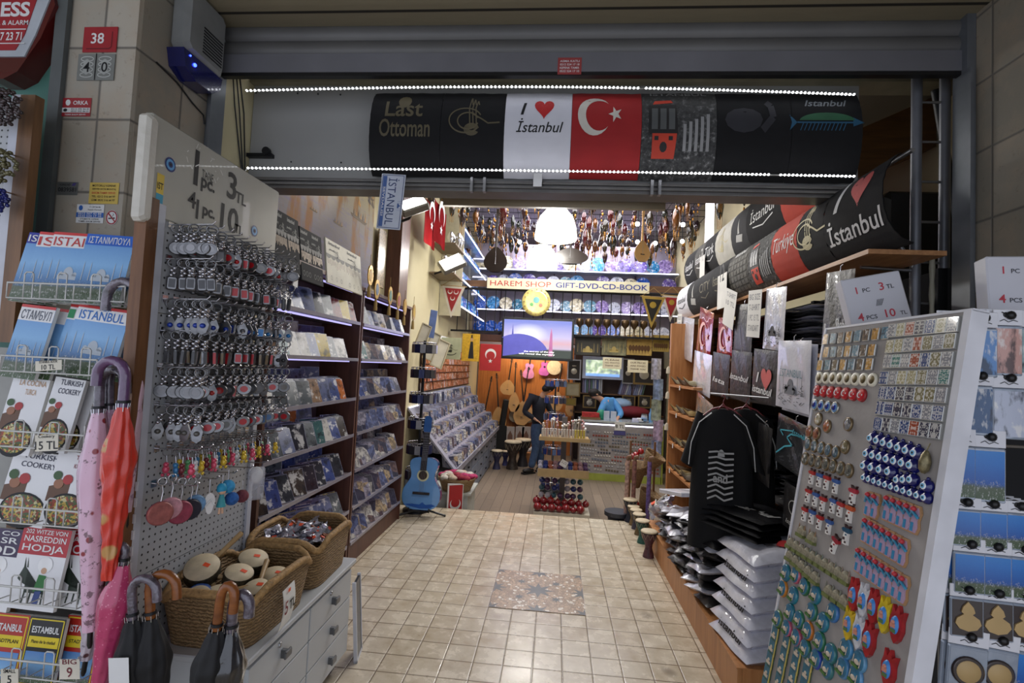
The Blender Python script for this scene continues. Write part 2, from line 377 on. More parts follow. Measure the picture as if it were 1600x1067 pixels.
struct(MB().bx(2.3, 2.4, 2.42, 11.5, -.45, 4.3).build('wall_right', CREAM))
struct(MB().bx(-1.9, 2.4, 11.5, 11.6, -.45, 4.3).build('wall_back', mat('back_wall_paint', (190, 184, 196), .7, var=.06, scale=2)))
struct(MB().bx(-1.75, 2.3, 2.75, 5.3, 3.3, 3.4).build('ceiling', plank_mat('grey_ceiling_panels', (92, 86, 76), (108, 101, 90), .6, .6, 0, (60, 56, 50), .6, .008)))
struct(MB().bx(-1.26, 1.05, 5.26, 5.32, 3.17, 3.42).build('trim_2', mat('ceiling_fascia', (126, 118, 102), .4, var=.05)))
struct(MB().bx(-1.75, 2.3, 5.3, 11.5, 4.3, 4.4).build('ceiling', mat('rear_ceiling', (160, 152, 165), .7)))
struct(MB().bx(-1.75, 2.3, 5.26, 5.3, 3.42, 4.3).build('trim_3', CREAM))
struct(MB().bx(-1.75, 2.3, 2.62, 2.75, 3.0, 3.4).build('trim_4', mat('header_board', (122, 116, 96), .6)))
# shutter: slatted curtain half rolled up, bottom bar, guide rails
sh = thing('roller_shutter', 'grey metal roller shutter rolled up across the top of the shop opening', 'shutter', (0, 2.35, 2.87))
b = MB()
for k in range(4):
    z = .105+k*.078
    b.grid(lambda u, v, z=z: (-1.72+3.44*u, -.018*math.sin(PI*v)**.6, z+.076*v), 1, 6, 0)
b.bx(-1.72, 1.72, .002, .012, .1, .33)
b.build('slats', mat('shutter_slats', (104, 103, 102), .55, .35, var=.1, scale=2.5, bump=.1), sh)
bb = MB().bx(-1.72, 1.72, -.022, .016, .012, .104).build('bottom_bar', mat('shutter_bar', (118, 118, 124), .5, .35, var=.12, scale=3), sh)
MB().bx(-1.72, 1.72, -.018, .012, -.004, .012).build('rubber_seal', BLACK, sh)
for s in (-1, 1): MB().bx(min(s*1.712, s*1.748), max(s*1.712, s*1.748), -.05, .03, -2.87, .33).bx(min(s*1.712, s*1.725), max(s*1.712, s*1.725), -.07, -.05, -2.87, -.0).build('guide_rail', mat('rail_metal', (122, 126, 132), .4, .6), sh)
p = atY(890, 103, 2.325)
st = thing('shutter_sticker', 'small red printed sticker in the middle of the shutter bottom bar', 'sticker', (p.x, 2.327, p.z))
MB().bx(-.055, .055, -.002, 0, -.04, .04).build('backing', mat('sticker_red', (150, 60, 60), .5), st)
b = MB()
for k in range(4): letters(b, ['ASMA KATLI', '0212 524 17 18', 'KEPENK TAMIR', '0532 524 17 10'][k], 0, .018-k*.016, .010, .09, -.0025)
b.build('lettering', WHITE, st)
# white header panel behind the shutter and the beam with the blind track under it
hp = thing('header_panel', 'plain grey white metal panel filling the left of the lit header', 'panel', (0, 2.66, 2.7))
MB().bx(-1.745, 1.47, 0, .02, -.22, .42).build('sheet', mat('header_white', (150, 150, 148), .5, .1, var=.05, scale=1.5), hp)
b = MB().bx(-1.745, -1.60, -.03, 0, -.115, -.095).lathe([(.022, 0), (.022, .02)], 12, 0, (-1.63, -.02, -.085), 'Y'); b.build('bracket', DARKMET, hp)
b = MB()
for (px, py) in ((465, 146), (497, 147), (532, 148), (400, 145), (533, 254), (455, 253), (378, 255)): q = atY(px, py, 2.658); b.ball((q.x, -.003, q.z-2.7), .005, 0, 6)
b.build('screws', DARKMET, hp)
tk = thing('blind_track', 'long grey metal track with clips under the lit header', 'track', (0, 2.66, 2.42))
b = MB().bx(-1.74, 1.55, -.02, .10, -.005, .055).bx(-1.74, 1.55, -.035, -.02, .012, .022).bx(-1.74, 1.55, -.035, -.02, .034, .044)
b.build('rail', mat('track_metal', (108, 106, 104), .4, .5), tk)
for px in (738, 758, 1018, 1030): q = atY(px, 285, 2.62); MB().box((q.x, -.05, .018), (.014, .03, .075), 0).build('clip', STEEL, tk)
q = atY(840, 280, 2.6); tag(MB().box((0, 0, 0), (.045, .003, .07)).build('paper_tag', WHITE, None, (q.x, 2.61, q.z)), 'small blank white paper tag stuck on the header track', 'tag')
# curved shirts stretched on the header: local x along the roll, arc bulging toward the street
def shirt_roll(name, label, x0, x1, base, art, arc_b, arc_c, frame, grp, lean=0., rough=.75):
    t = thing(name, label, 't-shirt', frame[0], frame[1], grp)
    def fn(x, y, z):
        # z is the arc length from the middle, y the offset outward (negative = outward)
        a = max(-1.35, min(1.35, z/((arc_b+arc_c)/2))); rb, rc = arc_b-y, arc_c-y
        yy, zz = -rb*math.cos(a), rc*math.sin(a)
        return (x, yy*math.cos(lean)-zz*math.sin(lean), yy*math.sin(lean)+zz*math.cos(lean))
    R = (arc_b+arc_c)/2
    def sk(off):
        def g(u, v): x = x0+(x1-x0)*u; a = -1.35+2.7*v; w = .0015*math.sin(a*23+x*9)+.001*math.sin(x*60+a*5); return fn(x, w+off, a*R)
        return g
    b = MB().grid(sk(0), max(2, int((x1-x0)/.04)), 26)
    b.grid(lambda u, v: sk(.004)(1-u, v), max(2, int((x1-x0)/.04)), 26)
    b.build('fabric', base, t)
    art(t, fn, (x0+x1)/2, x1-x0); return t
INKW = mat('white_print', (215, 215, 215), .6); INKR = mat('red_print', (190, 38, 40), .6); INKK = mat('black_print', (20, 20, 24), .6)
GOLDINK = mat('faded_gold_print', (92, 84, 62), .6); TEAL = mat('teal_print', (60, 150, 180), .6); ORNG = mat('orange_print', (205, 80, 40), .6)
BLKSHIRT = mat('black_cotton', (13, 13, 16), .9, var=.2, scale=12, bump=.15); WHTSHIRT = mat('white_cotton', (214, 214, 222), .85, var=.04, bump=.1)
REDSHIRT = mat('red_cotton', (158, 32, 34), .8, var=.08, bump=.1)
def tram_mat():
    N = NT('tram_photo_print'); co = N.coord('Generated'); x, y, z = N.sep(co)
    f = N.noise(N.map(co, (5, 1, 7)), 3, 5, .7); g = N.math('ABSOLUTE', N.math('SUBTRACT', x, .4))
    st = N.n('ShaderNodeTexBrick'); st.inputs['Scale'].default_value = 7; N.l(co, st.inputs['Vector'])
    N.col(N.mix(N.ramp(z, [(.12, .05), (.4, .0), (.95, .65)]), N.ramp(f, [(.3, lin((20, 20, 22))), (.55, lin((70, 70, 70))), (.75, lin((170, 170, 168)))]), lin((60, 60, 58)))); N.set(Roughness=.8); return N.m
TRAMM = tram_mat()
def a_none(t, fn, c, w): pass
def a_ottoman(t, fn, c, w):
    b = MB(); letters(b, 'Last', c-.01, .045, .075, .2, -.002, 0, fn=fn); letters(b, 'Ottoman', c, -.035, .07, .27, -.002, 0, fn=fn); flat(b, arc(c-.01, .12, .035, .035, 0, 2*PI, 12), 0, -.002, fn)
    b.build('lettering', GOLDINK, t)
def a_tughra(t, fn, c, w): b = MB(); tughra(b, c-.02, .05, .17, 0, -.002, fn); b.build('tughra_print', GOLDINK, t)
def a_love(t, fn, c, w):
    b = MB(); letters(b, 'I', c-.075, .055, .058, .03, -.002, 0, .2, fn=fn); letters(b, 'İstanbul', c+.01, -.015, .055, .24, -.002, 0, .25, .006, fn=fn); b.build('lettering', INKK, t)
    b = MB(); heart(b, c+.03, .088, .1, 0, -.002, fn); b.build('heart_print', INKR, t)
def a_flag(t, fn, c, w): b = MB(); crescent(b, c-.06, .06, .085, 0, -.002, fn); b.build('crescent_and_star', mat('cream_print', (205, 200, 190), .6), t)
def a_tram(t, fn, c, w):
    b = MB(); flat(b, [(c-.13, -.11), (c-.02, -.11), (c-.01, -.015), (c-.13, -.015)], 0, -.003, fn); flat(b, [(c-.13, .105), (c-.03, .115), (c-.04, .13), (c-.12, .125)], 0, -.003, fn)
    flat(b, [(c-.15, -.015), (c-.005, -.015), (c-.015, .105), (c-.15, .1)], 1, -.0025, fn); 
    for k in range(3): flat(b, [(c-.135+k*.042, .0), (c-.105+k*.042, .0), (c-.105+k*.042, .085), (c-.135+k*.042, .085)], 2, -.0035, fn)
    flat(b, arc(c-.075, -.065, .018, .02, 0, 2*PI, 10), 1, -.0045, fn); flat(b, [(c-.12, -.04), (c-.1, -.04), (c-.1, -.025), (c-.12, -.025)], 1, -.0045, fn); flat(b, [(c-.05, -.04), (c-.03, -.04), (c-.03, -.025), (c-.05, -.025)], 1, -.0045, fn)
    b.build('tram_print', [mat('tram_red', (196, 60, 36), .6), mat('tram_dark', (30, 28, 28), .6), mat('tram_glass', (90, 92, 92), .4)], t)
    b = MB()
    for k in range(5): flat(b, [(c+.02+k*.028, -.08), (c+.035+k*.028, -.08), (c+.035+k*.028, .02+.01*k), (c+.02+k*.028, .02+.01*k)], 0, -.003, fn)
    letters(b, 'ISTANBUL', c, .17, .035, .28, -.002, 0, fn=fn); b.build('street_print', mat('pale_grey_print', (150, 150, 150), .7), t)
def a_fish(t, fn, c, w):
    b = MB(); P = arc(c, .035, .13, .035, .1, PI-.1, 14); flat(b, P, 1, -.002, fn)
    for k in range(12): squiggle(b, [(c-.11+k*.018, .03), (c-.125+k*.018, .0)], .004, 0, -.002, fn)
    squiggle(b, [(c-.14, .03), (c+.14, .03)], .006, 0, -.002, fn); flat(b, [(c-.14, .03), (c-.175, .06), (c-.165, .03), (c-.175, .0)], 0, -.002, fn); flat(b, [(c+.12, .015), (c+.17, .03), (c+.12, .05)], 0, -.002, fn)
    b.build('fish_print', [mat('fish_blue', (40, 90, 120), .6), mat('fish_green', (50, 100, 70), .6)], t)
    b = MB(); letters(b, 'Istanbul', c, .1, .035, .2, -.002, 0, .3, fn=fn); b.build('lettering', mat('grey_print', (110, 115, 120), .6), t)
def a_map(t, fn, c, w):
    b = MB(); flat(b, arc(c-.05, .04, .09, .05, 0, 2*PI, 12), 0, -.002, fn); squiggle(b, [(c+.04, 0), (c+.09, .05), (c+.08, .1), (c+.06, .12)], .03, 0, -.002, fn); b.build('faint_print', mat('very_dark_print', (44, 44, 50), .6), t)
HY, HZ = 2.66, 2.715
hx = [atY(px, 200, 2.55).x for px in (577, 688, 788, 893, 1003, 1121, 1238, 1348)]
G = 't-shirts stretched in a row across the lit header'
FR = ((0, HY, HZ), 0)
shirt_roll('stretched_shirt', 'black t-shirt with Last Ottoman lettering on the lit header', hx[0], hx[1]-.002, BLKSHIRT, a_ottoman, .11, .235, FR, G)
shirt_roll('stretched_shirt', 'black t-shirt with a looping gold tughra on the lit header', hx[1], hx[2]-.002, BLKSHIRT, a_tughra, .11, .235, FR, G)
shirt_roll('stretched_shirt', 'white t-shirt with I heart Istanbul on the lit header', hx[2], hx[3]-.002, WHTSHIRT, a_love, .11, .235, FR, G)
shirt_roll('stretched_shirt', 'red t-shirt with large crescent and star on the lit header', hx[3], hx[4]-.002, REDSHIRT, a_flag, .11, .235, FR, G)
shirt_roll('stretched_shirt', 'grey t-shirt with a red tram photo print on the lit header', hx[4], hx[5]-.002, TRAMM, a_tram, .11, .235, FR, G)
shirt_roll('stretched_shirt', 'black t-shirt with a barely visible print right of the tram shirt', hx[5], hx[6]-.002, BLKSHIRT, a_map, .11, .235, FR, G)
shirt_roll('stretched_shirt', 'black t-shirt with a fish skeleton print at the right end of the lit header', hx[6], hx[7], BLKSHIRT, a_fish, .11, .235, FR, G)
# LED strips
LED = NT('led_white'); LED.set(Roughness=.4); LED.b.inputs['Base Color'].default_value = (.9, .9, .9, 1); LED.b.inputs['Emission Color'].default_value = (.93, .95, 1, 1); LED.b.inputs['Emission Strength'].default_value = 9; LED = LED.m
def ledstrip(label, A, n, bow, tail=None, gaps=()):
    t = thing('led_strip', label, 'light strip', (0, 2.54, 0), 0, 'LED strips edging the header')
    b = MB(); P = []
    for i in range(n):
        u = i/(n-1); px = A[0][0]+(A[1][0]-A[0][0])*u; py = A[0][1]+(A[1][1]-A[0][1])*u-bow*math.sin(PI*u)**1; q = atY(px, py, 2.535)
        P.append((q.x, .004, q.z))
        if any(g0 < px < g1 for g0, g1 in gaps): continue
        b.lathe([(.0052, -.004), (.0040, .003), (1e-6, .005)], 6, 0, (q.x, -.003, q.z), 'Y')
    b.build('diodes', LED, t)
    c = MB().tube(P+([] if not tail else []), .004, 4)
    if tail: c.tube(tail, .003, 4)
    c.build('strip_tape', mat('strip_tape', (170, 170, 165), .5), t); return t
ledstrip('upper white LED strip running above the stretched shirts', ((385, 141), (1335, 147)), 150, 9, None, [(1002, 1008)])
ql = atY(385, 262, 2.535)
ledstrip('lower white LED strip running below the stretched shirts', ((387, 262), (1335, 275)), 150, 2, [(ql.x, .004, ql.z), (ql.x-.01, .003, ql.z-.015), (ql.x-.012, 0, ql.z-.06)], [(1206, 1219)])
def lamp(name, loc, power, col=(1, 1, 1), size=.05, rot=(0, 0, 0), size_y=None, parent=None):
    l = bpy.data.lights.new(name, 'AREA'); l.size = size; l.energy = power; l.color = col
    if size_y: l.shape = 'RECTANGLE'; l.size_y = size_y
    o = bpy.data.objects.new(name, l); COL.objects.link(o); o.location = loc; o.rotation_euler = rot; o.parent = parent; return o
# number plate souvenir hanging from the header
q = atY(611, 315, 2.5); t = thing('licence_plate', 'white souvenir licence plate reading ISTANBUL hanging on its side from the header', 'plate', q, 0, None, (0, PI/2+.05, 0))
MB().rbox((0, 0, 0), (.285, .004, .125), .006).build('plate', mat('plate_white', (200, 206, 220), .35, coat=.3), t)
b = MB(); letters(b, 'İSTANBUL', 0, -.022, .055, .24, -.0028, 0, 0, 0); squiggle(b, [(-.135, -.055), (.135, -.055), (.135, .055), (-.135, .055), (-.135, -.055)], .003, 0, -.0026); flat(b, [(-.13, -.052), (.13, -.052), (.13, -.032), (-.13, -.032)], 1, -.0026); letters(b, 'SEVDALISI', 0, -.048, .012, .15, -.003, 2); mosque(b, .02, .034, .05, 1, -.0026)
b.build('lettering', [mat('plate_navy', (40, 60, 110), .5), mat('plate_blue', (70, 100, 160), .5), WHITE], t); MB().tube([(-.14, 0, 0), (-.17, .02, 0)], .002, 4).build('string', BLACK, t)
# ================================================================== left: CD shelves
PAL = [((46, 48, 58), 'dark'), ((200, 196, 188), 'white'), ((96, 104, 140), 'blue grey'), ((60, 74, 130), 'blue'), ((150, 120, 96), 'tan'), ((120, 50, 52), 'dark red'),
       ((196, 170, 60), 'yellow'), ((90, 96, 100), 'grey'), ((70, 110, 110), 'teal'), ((170, 150, 150), 'pale pink'), ((60, 48, 44), 'brown'), ((190, 110, 60), 'orange')]
CDM = [cover(), mat('clear_case_plastic', (150, 152, 175), .12, coat=.5)]
def cdmesh(w=.125, h=.142, d=.010):
    b = MB().box((0, 0, h/2), (w, d, h), 1).bx(-w/2+.008, w/2-.002, -d/2-.0006, -d/2+.0002, .002, h-.002, 0)
    return b.mesh('disc_case', CDM)
CDME = cdmesh()
CDS = []  # (distance, matrix params, colour index, label head)
def cdrow(x_f, y0, y1, z, where, rz, lean=.46, n=(3, 6), step=.115, ds=.019, seed=0, x_off=.03, pals=None, side=1, ztop=None):
    R = random.Random(seed); y = y0
    while y < y1:
        ci = R.randrange(len(PAL)) if not pals else R.choice(pals)
        a = rz+R.uniform(-.12, .12); le = lean+R.uniform(-.08, .08); k = R.randint(*n)
        if R.random() < .07: y += step*.5; continue
        if ztop: z_ = z+ztop*(y-y0)
        else: z_ = z
        for i in range(k):
            # successive cases stand behind the first one along the shelf
            CDS.append(((x_f-side*(x_off+.004*R.random())-side*i*.0165, y+i*ds*.25, z_+i*.0012), (-le, 0, a), ci if R.random() < .8 else R.randrange(len(PAL)), where, 1.04+.1*R.random()))
        y += step+R.uniform(-.005, .03)
SX = -1.42
SHZ = [.17, .42, .69, .96, 1.22, 1.5, 1.76]
def bay(label, y0, y1, ztop, shelves):
    t = thing('disc_shelf', label, 'shelf unit', (SX, (y0+y1)/2, 0), PI/2)
    L = y1-y0
    for s in (-1, 1): MB().bx(s*(L/2-.011)-.011, s*(L/2-.011)+.011, 0, .30, 0, ztop).build('side_panel', BROWNWOOD, t)
    MB().bx(-L/2+.022, L/2-.022, .285, .30, .0, ztop).build('back_panel', mat('shelf_back', (120, 96, 104), .5, var=.08), t)
    MB().bx(-L/2+.022, L/2-.022, .012, .028, 0, .15).build('plinth', BROWNWOOD, t)
    for k, z in enumerate(shelves):
        w = .0 if k == 0 else .0
        MB().bx(-L/2+.022, L/2-.022, .0+w, .285, z-.014, z).build('shelf_board', mat('shelf_board_grey', (120, 108, 110), .4), t)
        MB().bx(-L/2+.022, L/2-.022, .175, .284, z, z+.053).build('riser', mat('shelf_board_grey', (120, 108, 110), .4), t)
        MB().bx(-L/2+.022, L/2-.022, -.006, .0, z-.016, z+.006).build('price_rail', mat('clear_rail', (140, 136, 148), .25, .2), t)
    MB().bx(-L/2, L/2, -.01, .30, ztop, ztop+.025).build('top_board', BROWNWOOD, t)
    MB().lathe([(.012, .15), (.012, ztop)], 8, 0, (0, .27, 0)).build('support_post', STEEL, t)
    for z in shelves[1:]+[ztop]:
        MB().bx(-L/2+.05, L/2-.05, .05, .062, z-.024, z-.0145).build('light_tube', mat('violet_tube', (190, 185, 255), .4, emit=1.0), t)
    return t
bay('near bay of the long reddish brown CD shelving on the left wall', 2.42, 3.61, 2.0, SHZ)
bay('far bay of the reddish brown CD shelving beside the blue guitar', 3.63, 4.86, 2.0, SHZ)
names = ['lowest', 'second lowest', 'third lowest', 'fourth lowest', 'third highest', 'second highest', 'top']
pal_by = {4: [1, 6, 4, 3, 2, 7], 3: [0, 0, 7, 1, 2], 2: [7, 0, 1, 10, 6, 3], 1: [7, 1, 0, 2], 0: [2, 1, 4], 5: [7, 4, 8, 0, 1], 6: [7, 1, 2, 5, 9]}
for k, z in enumerate(SHZ):
    n = (2, 4) if k in (6,) else (3, 6)
    cdrow(SX, 2.47, 3.5, z, 'on the %s shelf of the near bay' % names[k], 1.1, seed=10+k, n=n, pals=pal_by[k])
    cdrow(SX, 3.72, 4.75, z, 'on the %s shelf of the far bay' % names[k], 1.1, seed=40+k, n=n, pals=[3, 3, 2, 4, 11] if k in (0, 1) else pal_by[k])
    if k not in (6,):
        for (a, b_, nm) in ((2.5, 3.4, 'near'), (3.75, 4.7, 'far')): cdrow(SX, a, b_, z+.055, 'in the back row on the %s shelf of the %s bay' % (names[k], nm), 1.0, .15, (1, 2), .17, seed=70+k, x_off=.19, pals=[2, 3, 7])
CDS = [c for c in CDS if not (c[0][1] < 2.3 and c[0][2] < .4)]
# above the shelves: wide harbour canvas, framed card boards
def mural_mat():
    N = NT('harbour_canvas_print'); co = N.coord('Generated'); x, y, z = N.sep(co); st = N.map(co, (4, 1, 16))
    w = N.noise(st, 2.2, 5, .6); bl = N.noise(N.map(co, (7, 1, 1.1)), 1.6, 4, .6)
    base = N.ramp(N.math('ADD', z, N.math('MULTIPLY', N.math('SUBTRACT', w, .5), .25)), [(.0, lin((104, 100, 116))), (.45, lin((150, 144, 142))), (.75, lin((174, 164, 136))), (1, lin((180, 170, 140)))])
    base = N.mix(N.math('MULTIPLY', N.ramp(w, [(.52, 0.), (.62, 1.)]), .4), base, lin((120, 118, 160)))
    g = N.math('MULTIPLY', N.ramp(bl, [(.5, 0.), (.62, 1.)]), .7); base = N.mix(g, base, lin((150, 104, 50)))
    N.set(Specular_IOR_Level=.05)
    N.col(base); N.set(Roughness=.7); return N.m
cv = thing('harbour_canvas', 'wide canvas print of golden boats on pale water above the CD shelves', 'picture', (-1.742, 3.68, 2.12), PI/2)
MB().bx(-.85, .85, -.02, 0, 0, 1.05).build('canvas', mural_mat(), cv)
b = MB(); R = random.Random(3)
def boat(b, cx, cz, s, mi=0):
    flat(b, [(cx-s, cz), (cx-.8*s, cz-.14*s), (cx+.8*s, cz-.14*s), (cx+1.05*s, cz+.02*s)], mi, -.0215)
    for k in range(6): x = cx-.7*s+k*.28*s; flat(b, [(x, cz), (x+.14*s, cz), (x+.1*s, cz+.2*s+R.random()*.25*s), (x+.02*s, cz+.15*s)], mi+(k % 2), -.0216)
for (x, z, s) in ((-.55, .58, .16), (-.12, .66, .24), (.30, .80, .24), (.1, .95, .2), (.5, .58, .18), (.1, .42, .09), (.66, .84, .16), (-.3, .40, .06)): boat(b, x, z, s)
for k in range(90): x = R.uniform(-.5, .8); z = 1.02-abs(R.gauss(0, .12))*(1 if x > .1 else .5); flat(b, [(x, z-.03), (x+.06, z-.05), (x+.07, z-.03), (x+.02, z+.02)], R.randint(0, 2), -.0217)
b.build('boats_print', [mat('boat_brown', (96, 78, 52), .7), mat('boat_gold', (176, 130, 62), .7), mat('boat_dark', (70, 62, 60), .7)], cv)
tag(MB().bx(0, .04, -.05, .05, 0, 1.2).build('wall_post', mat('violet_grey_post', (120, 112, 128), .6), None, (-1.75, 2.80, 2.05)), 'narrow violet grey upright beside the harbour canvas', 'post')
def cardboard(label, px0, py0, px1, py1, h, base, ink):
    a = atX(px0, py0, -1.40); c = atX(px1, py1, -1.40); w = c.y-a.y; hh = h
    t = thing('jewellery_board', label, 'display board', (-1.40, (a.y+c.y)/2, a.z-hh), PI/2, 'jewellery boards leaning above the CD shelves', (-.12, 0, PI/2))
    MB().rbox((0, .004, hh/2), (w, .012, hh), .002).build('board', base, t)
    b = MB(); R = random.Random(int(px0))
    for s in (-1, 1):
        cx = s*w/4
        letters(b, 'Istanbul', cx-.02, hh*.88, hh*.07, w*.3, -.003, 0, .2, .03); letters(b, 'jewellery', cx-.04, hh*.74, hh*.06, w*.2, -.003, 0, .3, .02)
        tughra(b, cx+.02, hh*.72, .05, 0, -.003)
        for k in range(4): flat(b, arc(cx-w*.19+k*w*.12, hh*.66, w*.06, hh*.1, PI, 2*PI, 8), 1, -.003)
        for k in range(12): x = cx-w*.21+k*w*.038; squiggle(b, [(x, hh*.55), (x+.003, hh*(.36+.1*R.random()))], .006, 2, -.0035)
        for k in range(3): squiggle(b, arc(cx-w*.14+k*w*.13, hh*.14, .012, .014, 0, 2*PI, 8), .002, 0, -.003)
    b.build('print', [ink, mat('scallop_grey', (104, 102, 98), .6), mat('pendant_bronze', (84, 66, 44), .4, .5)], t)
cardboard('dark grey board of hanging pendants, nearest above the CD shelves', 436, 322, 475, 350, .30, mat('dark_card', (30, 30, 33), .85), mat('dark_card_ink', (120, 120, 116), .6))
cardboard('dark grey board of hanging pendants beside the white one', 477, 352, 510, 376, .30, mat('dark_card', (30, 30, 33), .85), mat('dark_card_ink', (120, 120, 116), .6))
cardboard('white board of pendants with scalloped headers above the CD shelves', 516, 370, 569, 412, .28, mat('pale_card', (196, 192, 176), .6), INKK)
tag(MB().box((0, 0, 0), (.002, .05, .06)).build('price_note', WHITE, None, (-1.408, 2.62, 1.90)), 'small white note under the dark pendant boards', 'note')
# pennants and blue tiles hanging at the end of the shelves
for i, (px, py, cl, nm) in enumerate(((578, 430, (180, 140, 50), 'gold fringed ornament nearest the white pendant board'), (588, 452, (70, 90, 120), 'blue and gold ornament'), (609, 462, (60, 110, 100), 'teal ornament with a long gold tassel'), (622, 470, (150, 60, 50), 'red and gold round ornament'), (632, 480, (190, 150, 50), 'gold wreath ornament'), (646, 488, (196, 160, 40), 'gold ornament farthest along the shelf top'))):
    q = atX(px, py, -1.36)
    t = thing('hanging_ornament', nm+' hanging above the far bay', 'ornament', q, PI/2, 'gold ornaments along the far bay top')
    MB().prism(arc(0, 0, .05, .075, 0, 2*PI, 12), .008).build('medallion', mat('orn_gold', (176, 138, 56), .35, .7), t)
    MB().prism(arc(0, 0, .03, .045, 0, 2*PI, 12), .002, 0, -.008).build('centre', mat('orn%d' % i, cl, .5), t)
    MB().tube([(0, .0, .075), (0, 0, .15)], .002, 5).build('cord', mat('gold_cord', (150, 120, 60), .6), t)
    MB().lathe([(.004, -.07), (.012, -.09), (.016, -.16)], 8).build('tassel', mat('gold_cord', (150, 120, 60), .6), t)
# ================================================================== perforated board rack with key rings
def peg_mat():
    N = NT('perforated_white_steel'); co = N.coord(); x, y, z = N.sep(co)
    a = N.math('SUBTRACT', N.math('FRACT', N.math('ADD', N.math('DIVIDE', x, .025), 50)), .5); c = N.math('SUBTRACT', N.math('FRACT', N.math('ADD', N.math('DIVIDE', z, .025), 50)), .5)
    d = N.math('SQRT', N.math('ADD', N.math('MULTIPLY', a, a), N.math('MULTIPLY', c, c)))
    N.col(N.mix(N.ramp(d, [(.13, 1.), (.17, 0.)]), lin((176, 178, 182)), lin((30, 30, 32)))); N.set(Roughness=.45); return N.m
PX, PY0, PY1 = -1.30, 1.55, 2.13
pw = PY1-PY0
rk = thing('pegboard_rack', 'white perforated metal display rack covered with key rings, left of entrance', 'display rack', (PX, (PY0+PY1)/2, 0), PI/2)
for z0, z1 in ((.28, .77), (.77, 1.23), (1.23, 1.62), (1.62, 1.95)): MB().bx(-pw/2, pw/2, 0, .018, z0+.0015, z1-.0015).build('perforated_panel', peg_mat() if z0 < .3 else bpy.data.materials['perforated_white_steel'], rk)
for s in (-1, 1): MB().bx(s*(pw/2+.014)-.014, s*(pw/2+.014)+.014, -.01, .03, 0.05, 1.97).build('upright', mat('white_upright', (190, 192, 202), .4), rk)
MB().bx(-pw/2-.075, -pw/2-.029, -.01, .03, 0, 1.98).build('wooden_edge', wood('edge_wood', (92, 58, 34), (130, 88, 54)), rk)
b = MB()
for z in [.62+.05*k for k in range(10)]: b.bx(-pw/2-.034, -pw/2-.028, -.016, -.010, z-.014, z+.014)
b.build('slots', mat('slot_white', (215, 215, 220), .4), rk)
sg = thing('price_board', 'foil wrapped white price board, 1 pc. 3 TL and 4 pc. 10 TL', 'sign', (PX+.004, 1.83, 1.95), PI/2)
MB().rbox((.01, .012, .135), (.74, .03, .32), .004).build('board', mat('grey_white_board', (172, 170, 160), .35, coat=.3, var=.04), sg)
b = MB()
letters(b, '1', -.155, .135, .125, None, -.004, 0); letters(b, 'TANE', -.095, .175, .03, .06, -.004, 0, 0, 0); letters(b, 'pc.', -.09, .125, .05, None, -.004, 0, 0, .03); letters(b, '3', .045, .15, .105, None, -.004, 0, 0, .02); letters(b, 'TL', .105, .15, .045, None, -.004, 0, 0, .02)
letters(b, '4', -.165, .05, .06, None, -.004); letters(b, '1', -.135, .02, .07, None, -.004); letters(b, 'pc.', -.075, .03, .045, None, -.004, 0, 0, .03); letters(b, '10', .045, .022, .10, None, -.004, 0, 0, .02); letters(b, 'TL', .105, .03, .035, None, -.004, 0, 0, .02)
b.build('lettering', INKK, sg)
for x, z in ((-.275, .16), (.21, .07)):
    b = MB(); flat(b, arc(x, z, .024, .024, 0, 2*PI, 16), 0, -.004); flat(b, arc(x, z, .018, .018, 0, 2*PI, 16), 1, -.0045); flat(b, arc(x, z, .010, .010, 0, 2*PI, 12), 0, -.005); flat(b, arc(x, z, .005, .005, 0, 2*PI, 8), 2, -.0055)
    b.build('eye_sticker', [mat('eye_navy', (24, 44, 110), .4), mat('eye_sky', (90, 160, 215), .4), INKK], sg)
b = MB(); flat(b, [(-.325, .02), (-.295, .02), (-.295, .115), (-.325, .115)], 0, -.004); flat(b, [(-.325, .02), (-.295, .02), (-.295, .05), (-.325, .05)], 1, -.0045); letters(b, 'IST', -.31, .065, .022, .024, -.0045, 2); b.build('city_sticker', [mat('sticker_yellow', (210, 180, 60), .5), TEAL, INKK], sg)
b = MB(); flat(b, [(.15, -.04), (.21, -.04), (.21, .01), (.15, .01)], 0, -.004); flat(b, arc(.18, -.015, .014, .018, 0, 2*PI, 10), 1, -.0045); b.build('photo_sticker', [INKK, mat('pale_tan', (190, 170, 140), .6)], sg)
b = MB(); R = random.Random(5)
for k in range(14): x = R.uniform(-.2, -.02); z = R.uniform(.18, .27); squiggle(b, [(x, z), (x+R.uniform(-.02, .02), z+R.uniform(-.02, .02))], .003, 0, -.0042)
b.build('tape_creases', mat('clear_tape', (230, 230, 225), .1), sg)
def foilmat():
    return mat('crinkled_foil', (205, 205, 205), .18, .85, bump=.9, bs=90)
MB().rbox((-.358, .012, .115), (.045, .045, .34), .01).build('wrapped_edge', mat('wrapped_plastic', (200, 196, 186), .35, bump=.8, bs=40), sg)
